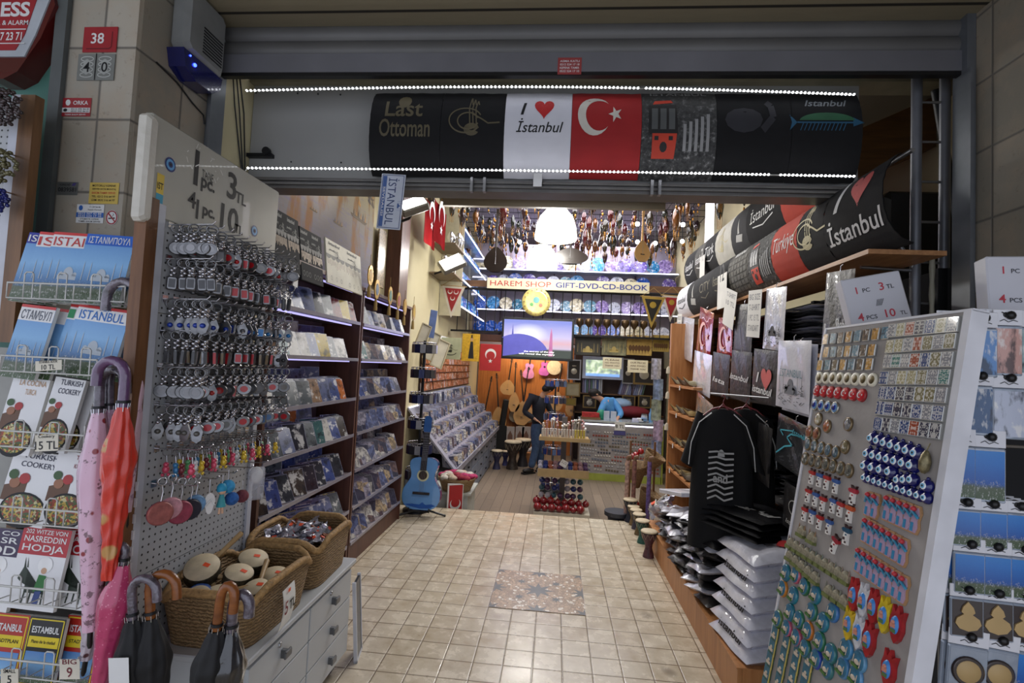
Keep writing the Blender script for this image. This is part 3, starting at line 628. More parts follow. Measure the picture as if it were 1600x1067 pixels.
# key rings: hook rows with hanging rings, chains and fobs
KM = [mat('fob_metal', (120, 120, 122), .32, .9, var=.25, scale=60), ocol('fob_enamel', .3, .2, .3), mat('bright_chain', (190, 190, 196), .2, 1., bump=.2)]
def keyring(kind):
    b = MB()
    b.tube([(.014*math.cos(t*PI/5), 0, -.014+.014*math.sin(t*PI/5)) for t in range(10)], .0024, 4, 0, True)
    for k in range(4): b.ball((.003*(-1)**k, .002*(-1)**k, -.030-.0075*k), .0058, 2, 6)
    if kind == 0: b.lathe([(.019, -.003), (.021, 0), (.019, .003)], 14, 0, (0, 0, -.074), 'Y'); b.lathe([(.011, .003), (.011, .0042)], 12, 1, (0, 0, -.074), 'Y')
    elif kind == 1: b.rbox((0, 0, -.077), (.026, .007, .042), .004, 0); b.box((0, -.004, -.077), (.015, .0016, .026), 1)
    elif kind == 2: b.prism([(-.004, -.052), (-.014, -.075), (-.010, -.1), (0, -.108), (.010, -.1), (.014, -.075), (.004, -.052)], .006, 0, .003); b.ball((0, -.002, -.08), .008, 1, 8)
    else: b.rbox((0, 0, -.08), (.014, .012, .05), .005, 0); b.box((0, -.0065, -.08), (.007, .002, .036), 1)
    return b.mesh('keyring', KM)
KMES = [keyring(k) for k in range(4)]
KCOL = {0: [((196, 30, 40), 'red'), ((160, 160, 165), 'plain silver'), ((150, 150, 150), 'plain silver')], 1: [((60, 60, 64), 'dark silver'), ((180, 30, 36), 'red flag'), ((60, 110, 90), 'green')],
        2: [((26, 60, 160), 'blue eye'), ((30, 120, 190), 'light blue'), ((100, 100, 105), 'silver')], 3: [((50, 50, 54), 'dark'), ((180, 30, 40), 'red'), ((120, 100, 70), 'bronze')],
        4: [((130, 130, 134), 'plain silver'), ((110, 105, 100), 'plain silver'), ((170, 40, 40), 'red')], 5: [((90, 88, 84), 'antique silver'), ((70, 110, 160), 'blue'), ((180, 30, 40), 'red')]}
rows = [(1.905, 0, 'top'), (1.79, 1, 'second'), (1.655, 2, 'third'), (1.55, 3, 'fourth'), (1.43, 4, 'fifth'), (1.305, 5, 'sixth')]
HOOKM = MB().tube([(0, 0, 0), (0, -.15, .004), (0, -.16, .014)], .0022, 5).bx(-.012, .012, -.003, .0, -.012, .012).mesh('peg_hook', CHROME)
def hook(i, x, z, nm):
    o = bpy.data.objects.new('peg_hook', HOOKM); COL.objects.link(o); o.parent = rk; o.location = (x, -.001, z); return o
kn = 0
R = random.Random(21)
for ri, (z, kc, nm) in enumerate(rows):
    for j in range(12):
        x = -pw/2+.035+j*.0475; hook(0, x, z+.014, nm)
        kd = [0, 1, 2, 3, 0, 0][kc] if R.random() < .7 else R.randrange(4)
        cc = R.choices(KCOL[kc], (5, 2, 2))[0]
        if kc == 2: cc = KCOL[2][0] if j < 5 else R.choice(KCOL[2])
        if kc in (0, 1, 3) and j in (4, 5, 6): cc = KCOL[kc][0 if kc == 0 else 1]
        for i in range(5 if j in (0, 11) else 4):
            if kn >= 300: break
            o = bpy.data.objects.new('keyring', KMES[kd]); COL.objects.link(o); kn += 1
            d = .025+i*.031
            o.location = (PX+d, (PY0+PY1)/2+x+R.uniform(-.004, .004), z+.014+.001); o.rotation_euler = (R.uniform(-.12, .12), R.uniform(-.1, .1), R.uniform(.1, .9)); o.scale = (1.25, 1.2, 1.08)
            tag(o, '%s key ring hanging in the %s row of the perforated rack' % (cc[1], nm), 'key ring', 'key rings on the %s row of hooks' % nm, col=cc[0])
# colourful charms row
CH = [((220, 80, 110), 'pink'), ((235, 235, 235), 'white'), ((60, 130, 180), 'blue'), ((225, 190, 50), 'yellow'), ((120, 40, 50), 'dark red'), ((110, 180, 120), 'green')]
def charm():
    b = MB(); b.tube([(.012*math.cos(t*PI/5), 0, -.012+.012*math.sin(t*PI/5)) for t in range(10)], .0016, 4, 0, True)
    b.tube([(0, 0, -.022), (.002, 0, -.045)], .002, 5, 2); b.ball((0, 0, -.052), .009, 1, 8); b.ball((0, 0, -.068), .011, 1, 8, (1, .7, 1.2)); b.ball((-.008, 0, -.085), .006, 1, 6); b.ball((.008, 0, -.085), .006, 1, 6)
    return b.mesh('charm_keyring', KM)
CHM = charm()
for j in range(10):
    x = -pw/2+.05+j*.055; hook(0, x, 1.175, 'seventh')
    for i in range(4):
        cc = CH[(j*3+i*2) % 6]; o = bpy.data.objects.new('charm_keyring', CHM); COL.objects.link(o)
        o.location = (PX+.04+i*.03, (PY0+PY1)/2+x, 1.176); o.rotation_euler = (0, R.uniform(-.1, .1), R.uniform(-.4, .8))
        tag(o, '%s beaded charm key ring in the lower charm row of the perforated rack' % cc[1], 'key ring', 'charm key rings near the bottom of the rack', col=cc[0])
# mirror compacts and soft charms on the lowest hooks
def compact(px, py, c1, c2, r, nm):
    q = atX(px, py, PX+.12)
    t = thing('compact_mirror', nm, 'compact mirror', q, 1.0)
    MB().lathe([(r*.9, -.008), (r, -.004), (r, .004), (r*.9, .008)], 22, 0, (0, 0, 0), 'Y').build('case', mat('c1'+nm[:9], c1, .45, .2, var=.25, scale=60, bump=.3), t)
    MB().lathe([(r*1.02, -.0015), (r*1.02, .0015)], 22, 0, (0, 0, 0), 'Y').build('rim', mat('c2'+nm[:9], c2, .3, .4), t)
    MB().tube([(0, 0, r), (.004, 0, r+.03), (0, 0, r+.05)], .002, 5).tube([(.012*math.cos(k*PI/5), 0, r+.06+.012*math.sin(k*PI/5)) for k in range(10)], .0017, 4, 0, True).build('chain', CHROME, t)
compact(250, 802, (150, 84, 78), (120, 60, 90), .036, 'round dusty rose compact mirror, nearest of the lowest hooks')
compact(266, 794, (196, 140, 150), (205, 170, 180), .034, 'pale pink compact mirror behind the rose one')
compact(281, 800, (150, 60, 80), (90, 30, 50), .037, 'quilted raspberry compact mirror on the lowest hooks')
compact(297, 796, (40, 36, 50), (30, 26, 36), .034, 'black compact mirror beside the quilted one')
compact(305, 788, (110, 150, 190), (90, 120, 160), .032, 'light blue compact mirror beside the black one')
t = thing('slipper_charm', 'tiny white slipper charm hanging on the lowest hooks', 'charm', atX(326, 786, PX+.14), 1.0)
MB().prism([(p[0]*(1-.25*(p[1] < 0)), p[1]) for p in arc(0, 0, .018, .036, 0, 2*PI, 18)], .008).build('sole', mat('slipper_white', (225, 222, 220), .7), t); MB().tube([(-.014, -.011, -.005), (0, -.016, .015), (.014, -.011, -.005)], .003, 5).build('strap', WHITE, t); MB().tube([(0, 0, .036), (0, 0, .08)], .0017, 5).build('chain', CHROME, t)
t = thing('mermaid_doll_charm', 'small doll charm with turquoise hair and dress on the lowest hooks', 'doll', atX(346, 780, PX+.15), 1.0)
MB().ball((0, 0, .03), .014).tube([(-.004, 0, -.02), (-.005, 0, -.05)], .004, 6).tube([(.004, 0, -.02), (.006, 0, -.05)], .004, 6).build('body', mat('doll_skin', (225, 180, 150), .6), t)
MB().ball((0, .003, .037), .018, 0, 8, (1, 1, 1.1)).build('hair', mat('doll_hair', (40, 150, 190), .6, bump=.3), t); MB().lathe([(.006, .02), (.011, 0), (.016, -.025)], 10).build('dress', mat('doll_dress', (60, 150, 160), .6), t); MB().tube([(0, 0, .055), (0, 0, .085)], .0015, 4).build('chain', CHROME, t)
for i, (px, py, c, nm) in enumerate(((356, 760, (60, 150, 200), 'turquoise tasselled charm above the pompon'), (362, 779, (50, 100, 170), 'fluffy blue pompon charm on the lowest hooks'), (378, 775, (120, 60, 70), 'dark red bagged charm beyond the pompon'))):
    t = thing('pompon_charm', nm, 'charm', atX(px, py, PX+.15), 1.0); MB().ball((0, 0, 0), .024, 0, 12).build('ball', mat('pompon%d' % i, c, .95, bump=1., bs=200, var=.2, scale=80), t); MB().tube([(0, 0, .024), (0, 0, .06)], .0017, 5).build('chain', CHROME, t)
for j in range(5): hook(0, -pw/2+.05+j*.1, 1.06, 'lowest')
# white feather and bagged charms at the far corner of the rack
t = thing('bagged_charm', 'white fluffy charm in a clear bag at the rack corner', 'charm', atX(400, 742, -1.16), .8); MB().ball((0, 0, 0), .026, 0, 10, (1, .8, 1.3)).build('fluff', mat('fluff_white', (222, 218, 214), .9, bump=.8), t); MB().rbox((0, -.012, -.03), (.06, .02, .13), .01).build('bag', mat('clear_bag', (210, 212, 222), .1, coat=1, bump=.8, bs=50, alpha=.35), t)
t = thing('plastic_tube_pack', 'tall clear plastic tube pack standing at the far end of the price board', 'package', atX(412, 390, -1.33), .5); MB().lathe([(.028, -.14), (.028, .12), (.008, .15)], 6, 0).build('sleeve', mat('clear_plastic_pack', (190, 195, 215), .08, .3, coat=1, bump=.6), t)
# ================================================================== chest of drawers and baskets
ch = thing('drawer_chest', 'low white chest of drawers on castors under the wicker baskets', 'chest of drawers', (-1.12, 2.055, 0), PI/2)
CW = mat('white_laminate', (188, 192, 196), .4, var=.03, scale=3)
MB().bx(-.425, .425, -.155, .18, .09, .50).build('carcass', CW, ch)
MB().rbox((0, -.006, .51), (.90, .36, .022), .004).build('top', CW, ch)
for x in (-.2125, .2125):
    for k in range(3):
        z = .36-k*.13; d = MB().rbox((x, -.166, z+.055), (.415, .018, .125), .002).build('drawer', CW, ch)
        MB().box((x, -.185, z+.06), (.014, .02, .03)).rbox((x, -.198, z+.062), (.045, .01, .028), .003).lathe([(.008, 0), (.005, .02)], 8, 0, (x, -.176, z+.06), 'Y').build('handle', mat('grey_handle', (110, 112, 116), .35, .6), d)
        if k == 0: MB().lathe([(.010, 0), (.010, .004), (.006, .006)], 12, 0, (x-.02, -.175, z+.1), 'Y').build('lock', STEEL, d)
for x in (-.37, .37):
    for y in (-.1, .13): MB().lathe([(.035, -.012), (.035, .012)], 14, 0, (x, y, .037), 'X').bx(x-.01, x+.01, y-.008, y+.008, .037, .095).build('castor', BLACK, ch)
def wicker():
    N = NT('woven_wicker'); co = N.coord('Object'); x, y, z = N.sep(co)
    w = N.n('ShaderNodeTexWave', wave_type='BANDS', bands_direction='Z'); w.inputs['Scale'].default_value = 26; w.inputs['Distortion'].default_value = 5; w.inputs['Detail Scale'].default_value = 3; w.inputs['Detail'].default_value = 3
    N.l(co, w.inputs['Vector']); f = N.noise(N.map(co, (8, 8, 40)), 5, 4, .6)
    c = N.mix(w.outputs['Fac'], lin((92, 68, 40)), lin((176, 142, 98))); N.col(N.mix(.35, c, N.ramp(f, [(.3, lin((110, 84, 52))), (.7, lin((196, 164, 118)))]))); N.set(Roughness=.65)
    N.bump(N.math('ADD', w.outputs['Fac'], f), 1., .006); return N.m
WICK = wicker()
def basket(name, label, cx, cy, L, Wd, H, rz, dip=0.):
    t = thing(name, label, 'basket', (cx, cy, .522), rz)
    b = MB(); n = 64; m = 12
    def per(u, s):
        a = 2*PI*u; c, q = math.cos(a), math.sin(a); e = .35
        return (math.copysign(abs(c)**e, c)*L/2*s, math.copysign(abs(q)**e, q)*Wd/2*s)
    def top(u): a = 2*PI*u; return H+.02*math.cos(4*a)+dip*0
    for (s, flip) in ((1, False), (.95, True)):
        def fn(u, v, s=s, flip=flip):
            uu = 1-u if flip else u; x, y = per(uu, s*(.88+.12*v)); k = .0035*math.sin(v*PI*26+ (0 if int(uu*n) % 2 else PI)); z = v*top(uu)+.004
            return (x*(1+k), y*(1+k), z)
        b.grid(fn, n, 52, 0)
    b.build('body', WICK, t); 
    q = MB(); x = [per(u/40, .88) for u in range(40)]; q.prism([(a, c) for a, c in x], .01, 0, 0, Matrix.Rotation(-PI/2, 4, 'X')); q.build('base', WICK, t)
    r = MB(); r.tube([(*per(u/80, .985), top(u/80)+.004+.0015*math.sin(u*2.2)) for u in range(80)], .0135, 8, 0, True)
    r.build('rim', mat('wicker_rim', (160, 126, 80), .7, var=.35, scale=70, bump=1., bs=120), t); return t
basket('wicker_basket', 'front wicker basket on the chest, full of small hand drums', -1.115, 1.85, .46, .34, .165, PI/2-.02)
basket('wicker_basket', 'rear wicker basket on the chest, heaped with bagged trinkets', -1.115, 2.29, .40, .34, .18, PI/2+.03)
SKIN = mat('drum_skin', (206, 190, 160), .6, var=.12, scale=30); DWOOD = wood('drum_wood', (150, 120, 80), (186, 156, 112)); BAND = mat('patterned_band', (60, 54, 40), .5, var=.8, scale=90)
def hdrum(x, y, z, r, rx, ry, rz, label, band=BAND, hl=.13, hd=0.):
    t = thing('hand_drum', label, 'drum', (x, y, z), 0, 'hand drums in the front basket', (rx, ry, rz))
    MB().lathe([(r, 0), (r*1.02, .006), (r*1.02, .036), (r, .042)], 24).build('shell', band, t)
    MB().lathe([(r*.985, .042), (r*.97, .0445), (1e-5, .045)], 24).build('skin', SKIN, t)
    MB().lathe([(1e-5, -.003), (r*.97, -.0025), (r*.985, 0)], 24).build('rear_skin', SKIN, t)
    MB().tube([(math.cos(hd)*r, math.sin(hd)*r, .02), (math.cos(hd)*(r+hl), math.sin(hd)*(r+hl), .02)], [.008, .011], 8).build('handle', DWOOD, t)
    MB().box((.01, .01, .0465), (.022, .014, .001)).build('price_sticker', mat('orange_label', (240, 90, 50), .5), t)
bz = .522
hdrum(-1.235, 1.79, bz+.175, .058, .5, .25, 0, 'hand drum with an upright handle leaning against the perforated rack', hd=1.5)
hdrum(-1.13, 1.83, bz+.14, .05, .15, .3, 0, 'hand drum with a bright pale skin in the middle of the front basket', hd=-2.6)
hdrum(-1.16, 1.97, bz+.14, .055, .3, .2, .4, 'hand drum with an orange sticker at the back of the front basket', hd=-2.0)
hdrum(-1.20, 1.73, bz+.125, .045, 1.35, .1, .5, 'hand drum on edge with a blue and gold band', mat('blue_gold_band', (40, 80, 150), .4, .2, var=.6, scale=60), hd=.2)
hdrum(-1.04, 1.93, bz+.10, .05, .2, .1, 0, 'dark edged hand drum near the corridor side of the front basket', mat('brown_band', (96, 66, 40), .5, var=.5, scale=60), hd=-1.8)
hdrum(-1.03, 1.80, bz+.11, .042, .3, 0, 0, 'small grey black hand drum by the front basket price tag', mat('dark_band', (40, 40, 42), .5), hd=1.9)
hdrum(-1.12, 1.72, bz+.11, .052, .2, .1, 0, 'flat lying hand drum at the near rim of the front basket', hd=2.4)
tg = thing('price_tag', 'curled white 5 TL price tag clipped to the front basket', 'price tag', (-.935, 1.80, .60), PI/2+.1)
b = MB().grid(lambda u, v: (-.05+.1*u+.02*v, -.012-.018*math.sin(PI*v)*.6, -.06+.13*v), 4, 8); b.grid(lambda u, v: (.05-.1*u+.02*v, -.0105-.018*math.sin(PI*v)*.6, -.06+.13*v), 4, 8); b.build('card', mat('tag_white', (225, 225, 222), .5), tg)
b = MB(); letters(b, '5', -.022, -.01, .045, None, -.026); b.build('digit', mat('dark_red_ink', (120, 40, 50), .6), tg); b = MB(); letters(b, 'TL', .028, -.008, .034, None, -.026, 0, 0, .03); b.build('lettering', INKK, tg); b = MB(); flat(b, [(.0, .055), (.02, .055), (.02, .068), (0, .068)], 0, -.020); b.build('orange_sticker', mat('orange_label', (240, 90, 50), .5), tg)
CLEAR = mat('crinkled_cellophane', (178, 178, 190), .08, .25, coat=1., var=.35, scale=18, bump=1., bs=45)
def packet_mesh(seed, w=.075, h=.10):
    R = random.Random(seed); b = MB(); n = 7
    ph = [R.uniform(0, 6) for _ in range(4)]
    def fn(s):
        def g(u, v):
            e = (math.sin(PI*u)*math.sin(PI*v))**.5; z = s*.011*e+.005*math.sin(9*u+ph[0])*math.cos(8*v+ph[1])+.003*math.sin(17*v+ph[2])
            return ((u-.5)*w*(1+.08*math.sin(5*v+ph[3])), (v-.5)*h, z)
        return g
    b.grid(fn(1), n, n, 0, False); b.grid(lambda u, v: fn(-1)(1-u, v), n, n, 0, False)
    for k in range(5): b.tube([(R.uniform(-.025, .025), R.uniform(-.03, .03), .013), (R.uniform(-.025, .025), R.uniform(-.03, .03), .016)], .004, 5, 1)
    b.box((R.uniform(-.02, .02), R.uniform(-.03, .03), .0135), (.02, .013, .003), 2)
    return b.mesh('trinket_packet', [CLEAR, ocol('trinket_colour', .4, .3), mat('orange_label', (240, 90, 50), .5)])
PKM = [packet_mesh(k) for k in range(4)]; R = random.Random(9)
TK = [((120, 30, 40), 'dark red'), ((60, 60, 90), 'navy'), ((200, 200, 205), 'silver'), ((150, 90, 60), 'copper'), ((70, 70, 74), 'grey')]
for k in range(42):
    x = R.uniform(-.14, .14); y = R.uniform(-.165, .165); z = bz+.12+.075*(1-abs(x)/.17)*(1-abs(y)/.24)+.02*R.random()
    o = bpy.data.objects.new('trinket_packet', PKM[k % 4]); COL.objects.link(o); o.location = (-1.14+x, 2.29+y, z); o.rotation_euler = (R.uniform(-.7, .7), R.uniform(-.6, .6), R.uniform(0, 6.28))
    c = TK[k % 5]; tag(o, 'clear packet of %s trinkets heaped in the rear wicker basket' % c[1], 'packet', 'packets in the rear basket', col=c[0])
t = thing('framed_mirror', 'narrow white framed dark panel leaning behind the chest end', 'framed panel', (-.925, 2.60, .0), .2, None, (-.08, 0, 1.75))
MB().bx(-.06, .06, 0, .012, 0, .38).build('panel', mat('dark_print', (40, 46, 44), .3, var=.6, scale=12), t); MB().bx(.055, .068, -.003, .014, 0, .39).bx(-.068, -.055, -.003, .014, 0, .39).bx(-.068, .068, -.003, .014, .0, .012).build('frame', mat('frame_white', (200, 202, 210), .4), t)
# ================================================================== far left: wall signs, bead board, book rack, umbrellas
def signbase(name, label, cat, px0, py0, px1, py1, m, y=1.878, t=.004):
    a = atY(px0, py0, y); c = atY(px1, py1, y); w = c.x-a.x; h = a.z-c.z
    o = thing(name, label, cat, ((a.x+c.x)/2, y, c.z)); MB().rbox((0, -t/2, h/2), (w, t, h), .001).build('plate', m, o); return o, w, h, -t-.0006
PRED = mat('enamel_red', (158, 40, 48), .4); 
o, w, h, y = signbase('house_number_plate', 'red enamel house number plate reading 38 on the limestone pier', 'sign', 133, 43, 182, 82, PRED)
b = MB(); letters(b, '38', -.01, h*.33, h*.42, None, y, 0, 0, .015); squiggle(b, [(-w*.38, h*.13), (w*.3, h*.13), (w*.36, h*.2), (w*.36, h*.8)], .005, 1, y); b.build('digits', [WHITE, mat('dark_red_line', (110, 20, 30), .5)], o)
o, w, h, y = signbase('number_tiles', 'two patterned grey tiles reading 40 under the red 38 plate', 'sign', 124, 85, 178, 126, mat('tile_grey', (120, 122, 118), .5))
b = MB()
for s in (-1, 1):
    for k in range(4): squiggle(b, arc(s*w*.24, h*(.2+.2*k), w*.17, h*.09, 0, 2*PI, 14), .003, 0, y)
    flat(b, arc(s*w*.24, h*.5, w*.1, h*.3, 0, 2*PI, 12), 2, y-.0003)
letters(b, '4', -w*.24, h*.3, h*.38, None, y-.001, 1); letters(b, '0', w*.24, h*.3, h*.38, None, y-.001, 1); squiggle(b, [(0, 0), (0, h)], .004, 1, y-.001)
b.build('pattern', [mat('tile_white', (190, 192, 188), .5), DARKMET, mat('tile_pale', (160, 162, 158), .5)], o)
o, w, h, y = signbase('sticker', 'red and white ORKA phone sticker on the limestone pier', 'sticker', 97, 153, 141, 182, PRED, t=.001)
b = MB(); letters(b, 'ORKA', .02, h*.62, h*.22, w*.5, y, 0, 0, .02); flat(b, [(-w*.48, h*.2), (w*.48, h*.2), (w*.48, h*.46), (-w*.48, h*.46)], 0, y); flat(b, arc(-w*.27, h*.74, .011, .013, 0, 2*PI, 10), 0, y)
letters(b, '0212 592 84 81', .02, h*.34, h*.09, w*.6, y-.0004, 1); letters(b, '0532 592 84 81', .02, h*.22, h*.09, w*.6, y-.0004, 1); flat(b, arc(-w*.34, h*.33, .009, .007, 0, 2*PI, 8), 1, y-.0004); letters(b, 'TAMIR BAKIM SERVISI', 0, h*.05, h*.08, w*.7, y, 0); b.build('print', [WHITE, INKK], o)
o, w, h, y = signbase('sticker', 'small grey metal sticker reading 0839581 on the pier', 'sticker', 90, 284, 121, 305, mat('dull_silver', (130, 130, 128), .4, .5), t=.001)
b = MB(); letters(b, 'KOPALI NO', -.01, h*.7, h*.15, w*.5, y); letters(b, '0839581', 0, h*.25, h*.32, w*.85, y); flat(b, [(w*.2, h*.7), (w*.35, h*.7), (w*.42, h*.92), (w*.27, h*.92)], 1, y); b.build('print', [INKK, mat('purple_ink', (80, 70, 130), .5)], o)
o, w, h, y = signbase('sticker', 'yellow sticker with small lines of text on the pier', 'sticker', 141, 285, 184, 319, mat('sticker_ochre', (206, 178, 88), .5), t=.001)
b = MB()
for k, s in enumerate(['MOTORLU KEPENK', 'SERVISI SATIS MONTAJ', 'BAKIM TAMIR SERVIS', 'TEL: 0212 516 64 97', 'GSM: 0532 516 64 97']): letters(b, s, 0, h*(.8-.17*k), h*.1, w*.8, y, 1 if k == 2 else 0)
b.build('print', [INKK, mat('red_orange_ink', (196, 80, 50), .5)], o)
o, w, h, y = signbase('sticker', 'white and blue sticker with phone numbers beside the no smoking sign', 'sticker', 121, 319, 161, 349, WHITE, t=.001)
b = MB(); flat(b, [(-w*.5, h*.3), (w*.5, h*.3), (w*.5, h*.56), (-w*.5, h*.56)], 0, y); letters(b, '0212 567 43 88', 0, h*.45, h*.1, w*.85, y-.0005, 1); letters(b, '0532 524 17 10', 0, h*.32, h*.1, w*.85, y-.0005, 1); flat(b, arc(-w*.35, h*.8, .009, .011, 0, 2*PI, 10), 0, y); letters(b, '7 / 24 Servis', .02, h*.82, h*.09, w*.4, y, 2); letters(b, 'Kepenk Otomatik', .02, h*.66, h*.09, w*.5, y, 2); letters(b, 'OTOMATIK KEPENK', 0, h*.17, h*.08, w*.7, y, 2); letters(b, 'TAMIR BAKIM SERVISI', 0, h*.04, h*.08, w*.8, y, 2)
b.build('print', [mat('sticker_blue', (50, 100, 180), .5), WHITE, INKK], o)
o = thing('no_smoking_sign', 'round white no smoking sticker with red ring and bar', 'sticker', atY(175, 340, 1.878))
MB().prism(arc(0, 0, .026, .03, 0, 2*PI, 20), .001).build('disc', WHITE, o)
b = MB(); squiggle(b, arc(0, 0, .022, .026, 0, 2*PI, 20), .005, 0, -.002); squiggle(b, [(-.016, .018), (.016, -.018)], .005, 0, -.0022); squiggle(b, [(-.014, -.004), (.014, -.002)], .005, 1, -.0018); squiggle(b, [(.002, .004), (.008, .012), (.004, .016)], .002, 1, -.0018); b.build('print', [PRED, INKK], o)
# alarm siren with sticker
q = atY(30, 55, 1.93)
t = thing('alarm_siren_box', 'white alarm siren box with red Dess camera and alarm sticker and dark red lens', 'alarm', (q.x+.05, 1.93, q.z-.05))
sh_ = [(-.26, .30), (-.24, -.02), (-.19, -.10), (.09, -.10), (.13, -.01), (.185, .16), (.17, .30)]
MB().prism(sh_, .09).build('cover', mat('siren_white', (178, 184, 192), .4), t)
MB().prism([(-.22, -.101), (-.17, -.16), (-.06, -.19), (.0, -.19), (.06, -.16), (.15, -.02), (.20, .12), (.186, .16), (.131, -.01), (.091, -.101)], .085).build('lens', mat('siren_lens', (84, 22, 20), .25, coat=.4), t)
MB().prism([(-.23, .27), (-.21, -.02), (-.17, -.075), (.05, -.075), (.085, -.01), (.125, .14), (.125, .27)], .002, 0, -.0905).build('sticker', PRED, t)
b = MB(); letters(b, 'DESS', -.0, .065, .062, .20, -.0935, 0, 0, .03); letters(b, 'CAMERA & ALARM', -.02, .03, .02, .235, -.0935); letters(b, '297 23 71', .01, -.035, .035, .13, -.0935, 0, 0, .02); letters(b, '(212)', -.085, -.033, .014, .04, -.0935)
for z in (.012, -.047): squiggle(b, [(-.19, z), (.09, z)], .004, 0, -.0935)
b.build('lettering', WHITE, t)
# grey siren with blue lens on the jamb
q = atX(290, 60, -1.75)
t = thing('blue_siren_box', 'grey siren box with blue lens high on the left jamb', 'alarm', (-1.749, 2.16, 2.80), PI/2)
MB().rbox((0, -.045, .17), (.26, .09, .30), .02).build('housing', mat('siren_grey', (128, 130, 130), .5), t)
b = MB()
for k in range(9): b.bx(-.03, .1, -.0925, -.0905, .06+.014*k, .066+.014*k)
b.build('louvres', DARKMET, t)
MB().prism([(-.13, .02), (-.11, -.055), (-.04, -.085), (.07, -.08), (.12, -.04), (.13, .02)], .08).build('lens', mat('siren_blue_lens', (20, 24, 84), .2, coat=.6), t)
MB().ball((-.06, -.082, -.02), .008, 0, 8).ball((-.09, -.082, .005), .004, 0, 6).build('blue_lamps', mat('blue_glow', (40, 60, 255), .4, emit=12), t)
t = thing('wall_cable', 'thin dark cable running down the left jamb to the siren', 'cable', (0, 0, 0)); MB().tube([(-1.746, 1.98, 2.72), (-1.745, 2.1, 2.70), (-1.745, 2.2, 2.66), (-1.745, 2.28, 2.64), (-1.745, 2.29, 2.6)], .004, 5).build('wire', BLACK, t)
t = thing('jamb_wires', 'black wires hanging down the inner left wall behind the shutter', 'cable', (0, 0, 0))
for k in range(3): MB().tube([(-1.742, 2.46+.03*k, 2.98), (-1.742, 2.50+.04*k, 2.8), (-1.742, 2.56+.03*k, 2.6-.03*k), (-1.742, 2.62, 2.42)], .0035, 5).build('wire', BLACK, t)
# bead board at the left edge
t = thing('bead_board', 'white perforated board in a brown wood frame at the left edge', 'display board', (-2.18, 1.72, 1.86))
MB().bx(-.55, .105, 0, .015, -.30, .56).build('panel', bpy.data.materials['perforated_white_steel'], t)
MB().bx(.105, .15, -.012, .015, -.32, .57).build('white_edge', mat('white_upright', (190, 192, 202), .4), t)
MB().bx(.15, .21, -.02, .015, -.36, .565).build('wood_frame', RAWWOOD, t)
def beads(px, py, r, col, nm):
    q = atY(px, py, 1.66); t = thing('bead_bunch', nm, 'beads', q, 0, 'bead bunches on the left board'); R = random.Random(px*7+py)
    b = MB()
    for k in range(260):
        a = R.uniform(0, 2*PI); rr = r*R.random()**.5; b.ball((rr*math.cos(a), -.01-.05*math.sqrt(max(0, 1-(rr/r)**2))*R.uniform(.6, 1), rr*.8*math.sin(a)), .0075, 0, 6)
    b.build('beads', mat('bead_'+nm[:12], col, .2, .2, coat=.5, var=.6, scale=60), t)['kind'] = 'stuff'
    MB().tube([(0, .05, r*.8), (0, 0, r*.8), (0, -.02, r*.6)], .003, 5).build('hook', CHROME, t)
beads(8, 172, .085, (62, 50, 52), 'dark brown bunch of prayer beads, topmost on the left board')
beads(4, 262, .075, (96, 92, 62), 'olive grey bunch of prayer beads in the middle of the left board')
beads(2, 315, .05, (26, 36, 110), 'small bright blue bunch of prayer beads on the left board')
# ---- book rack
BY = 1.60
def skyprint(name, top, mid, low):
    if name in MC: return MC[name]
    N = NT(name); co = N.coord('Generated'); x, y, z = N.sep(co); f = N.noise(N.map(co, (9, 1, 9)), 2.5, 5, .7)
    c = N.ramp(N.math('ADD', z, N.math('MULTIPLY', N.math('SUBTRACT', f, .5), .12)), [(.0, lin((60, 84, 50))), (.20, lin((84, 96, 74))), (.26, lin(low)), (.55, lin(mid)), (1, lin(top))])
    c = N.mix(N.math('MULTIPLY', N.ramp(f, [(.55, 0.), (.62, 1.)]), N.ramp(z, [(.25, 1.), (.32, 0.)])), c, lin((190, 190, 186)))
    N.col(c); N.set(Roughness=.25, Specular_IOR_Level=.6); MC[name] = N.m; return N.m
SKY = skyprint('istanbul_photo_cover', (90, 140, 205), (130, 180, 225), (60, 110, 165))
COVW = mat('white_gloss_cover', (226, 226, 228), .25, var=.03)
def dish():
    N = NT('stew_print'); v = N.n('ShaderNodeTexVoronoi'); v.inputs['Scale'].default_value = 140; N.l(N.coord(), v.inputs['Vector'])
    N.col(N.ramp(N.sep(v.outputs['Color'])[0], [(0, lin((70, 90, 40))), (.3, lin((150, 60, 30))), (.5, lin((190, 160, 60))), (.7, lin((110, 60, 30))), (.85, lin((200, 190, 140)))], 'CONSTANT')); N.set(Roughness=.3); return N.m
DISH = dish()
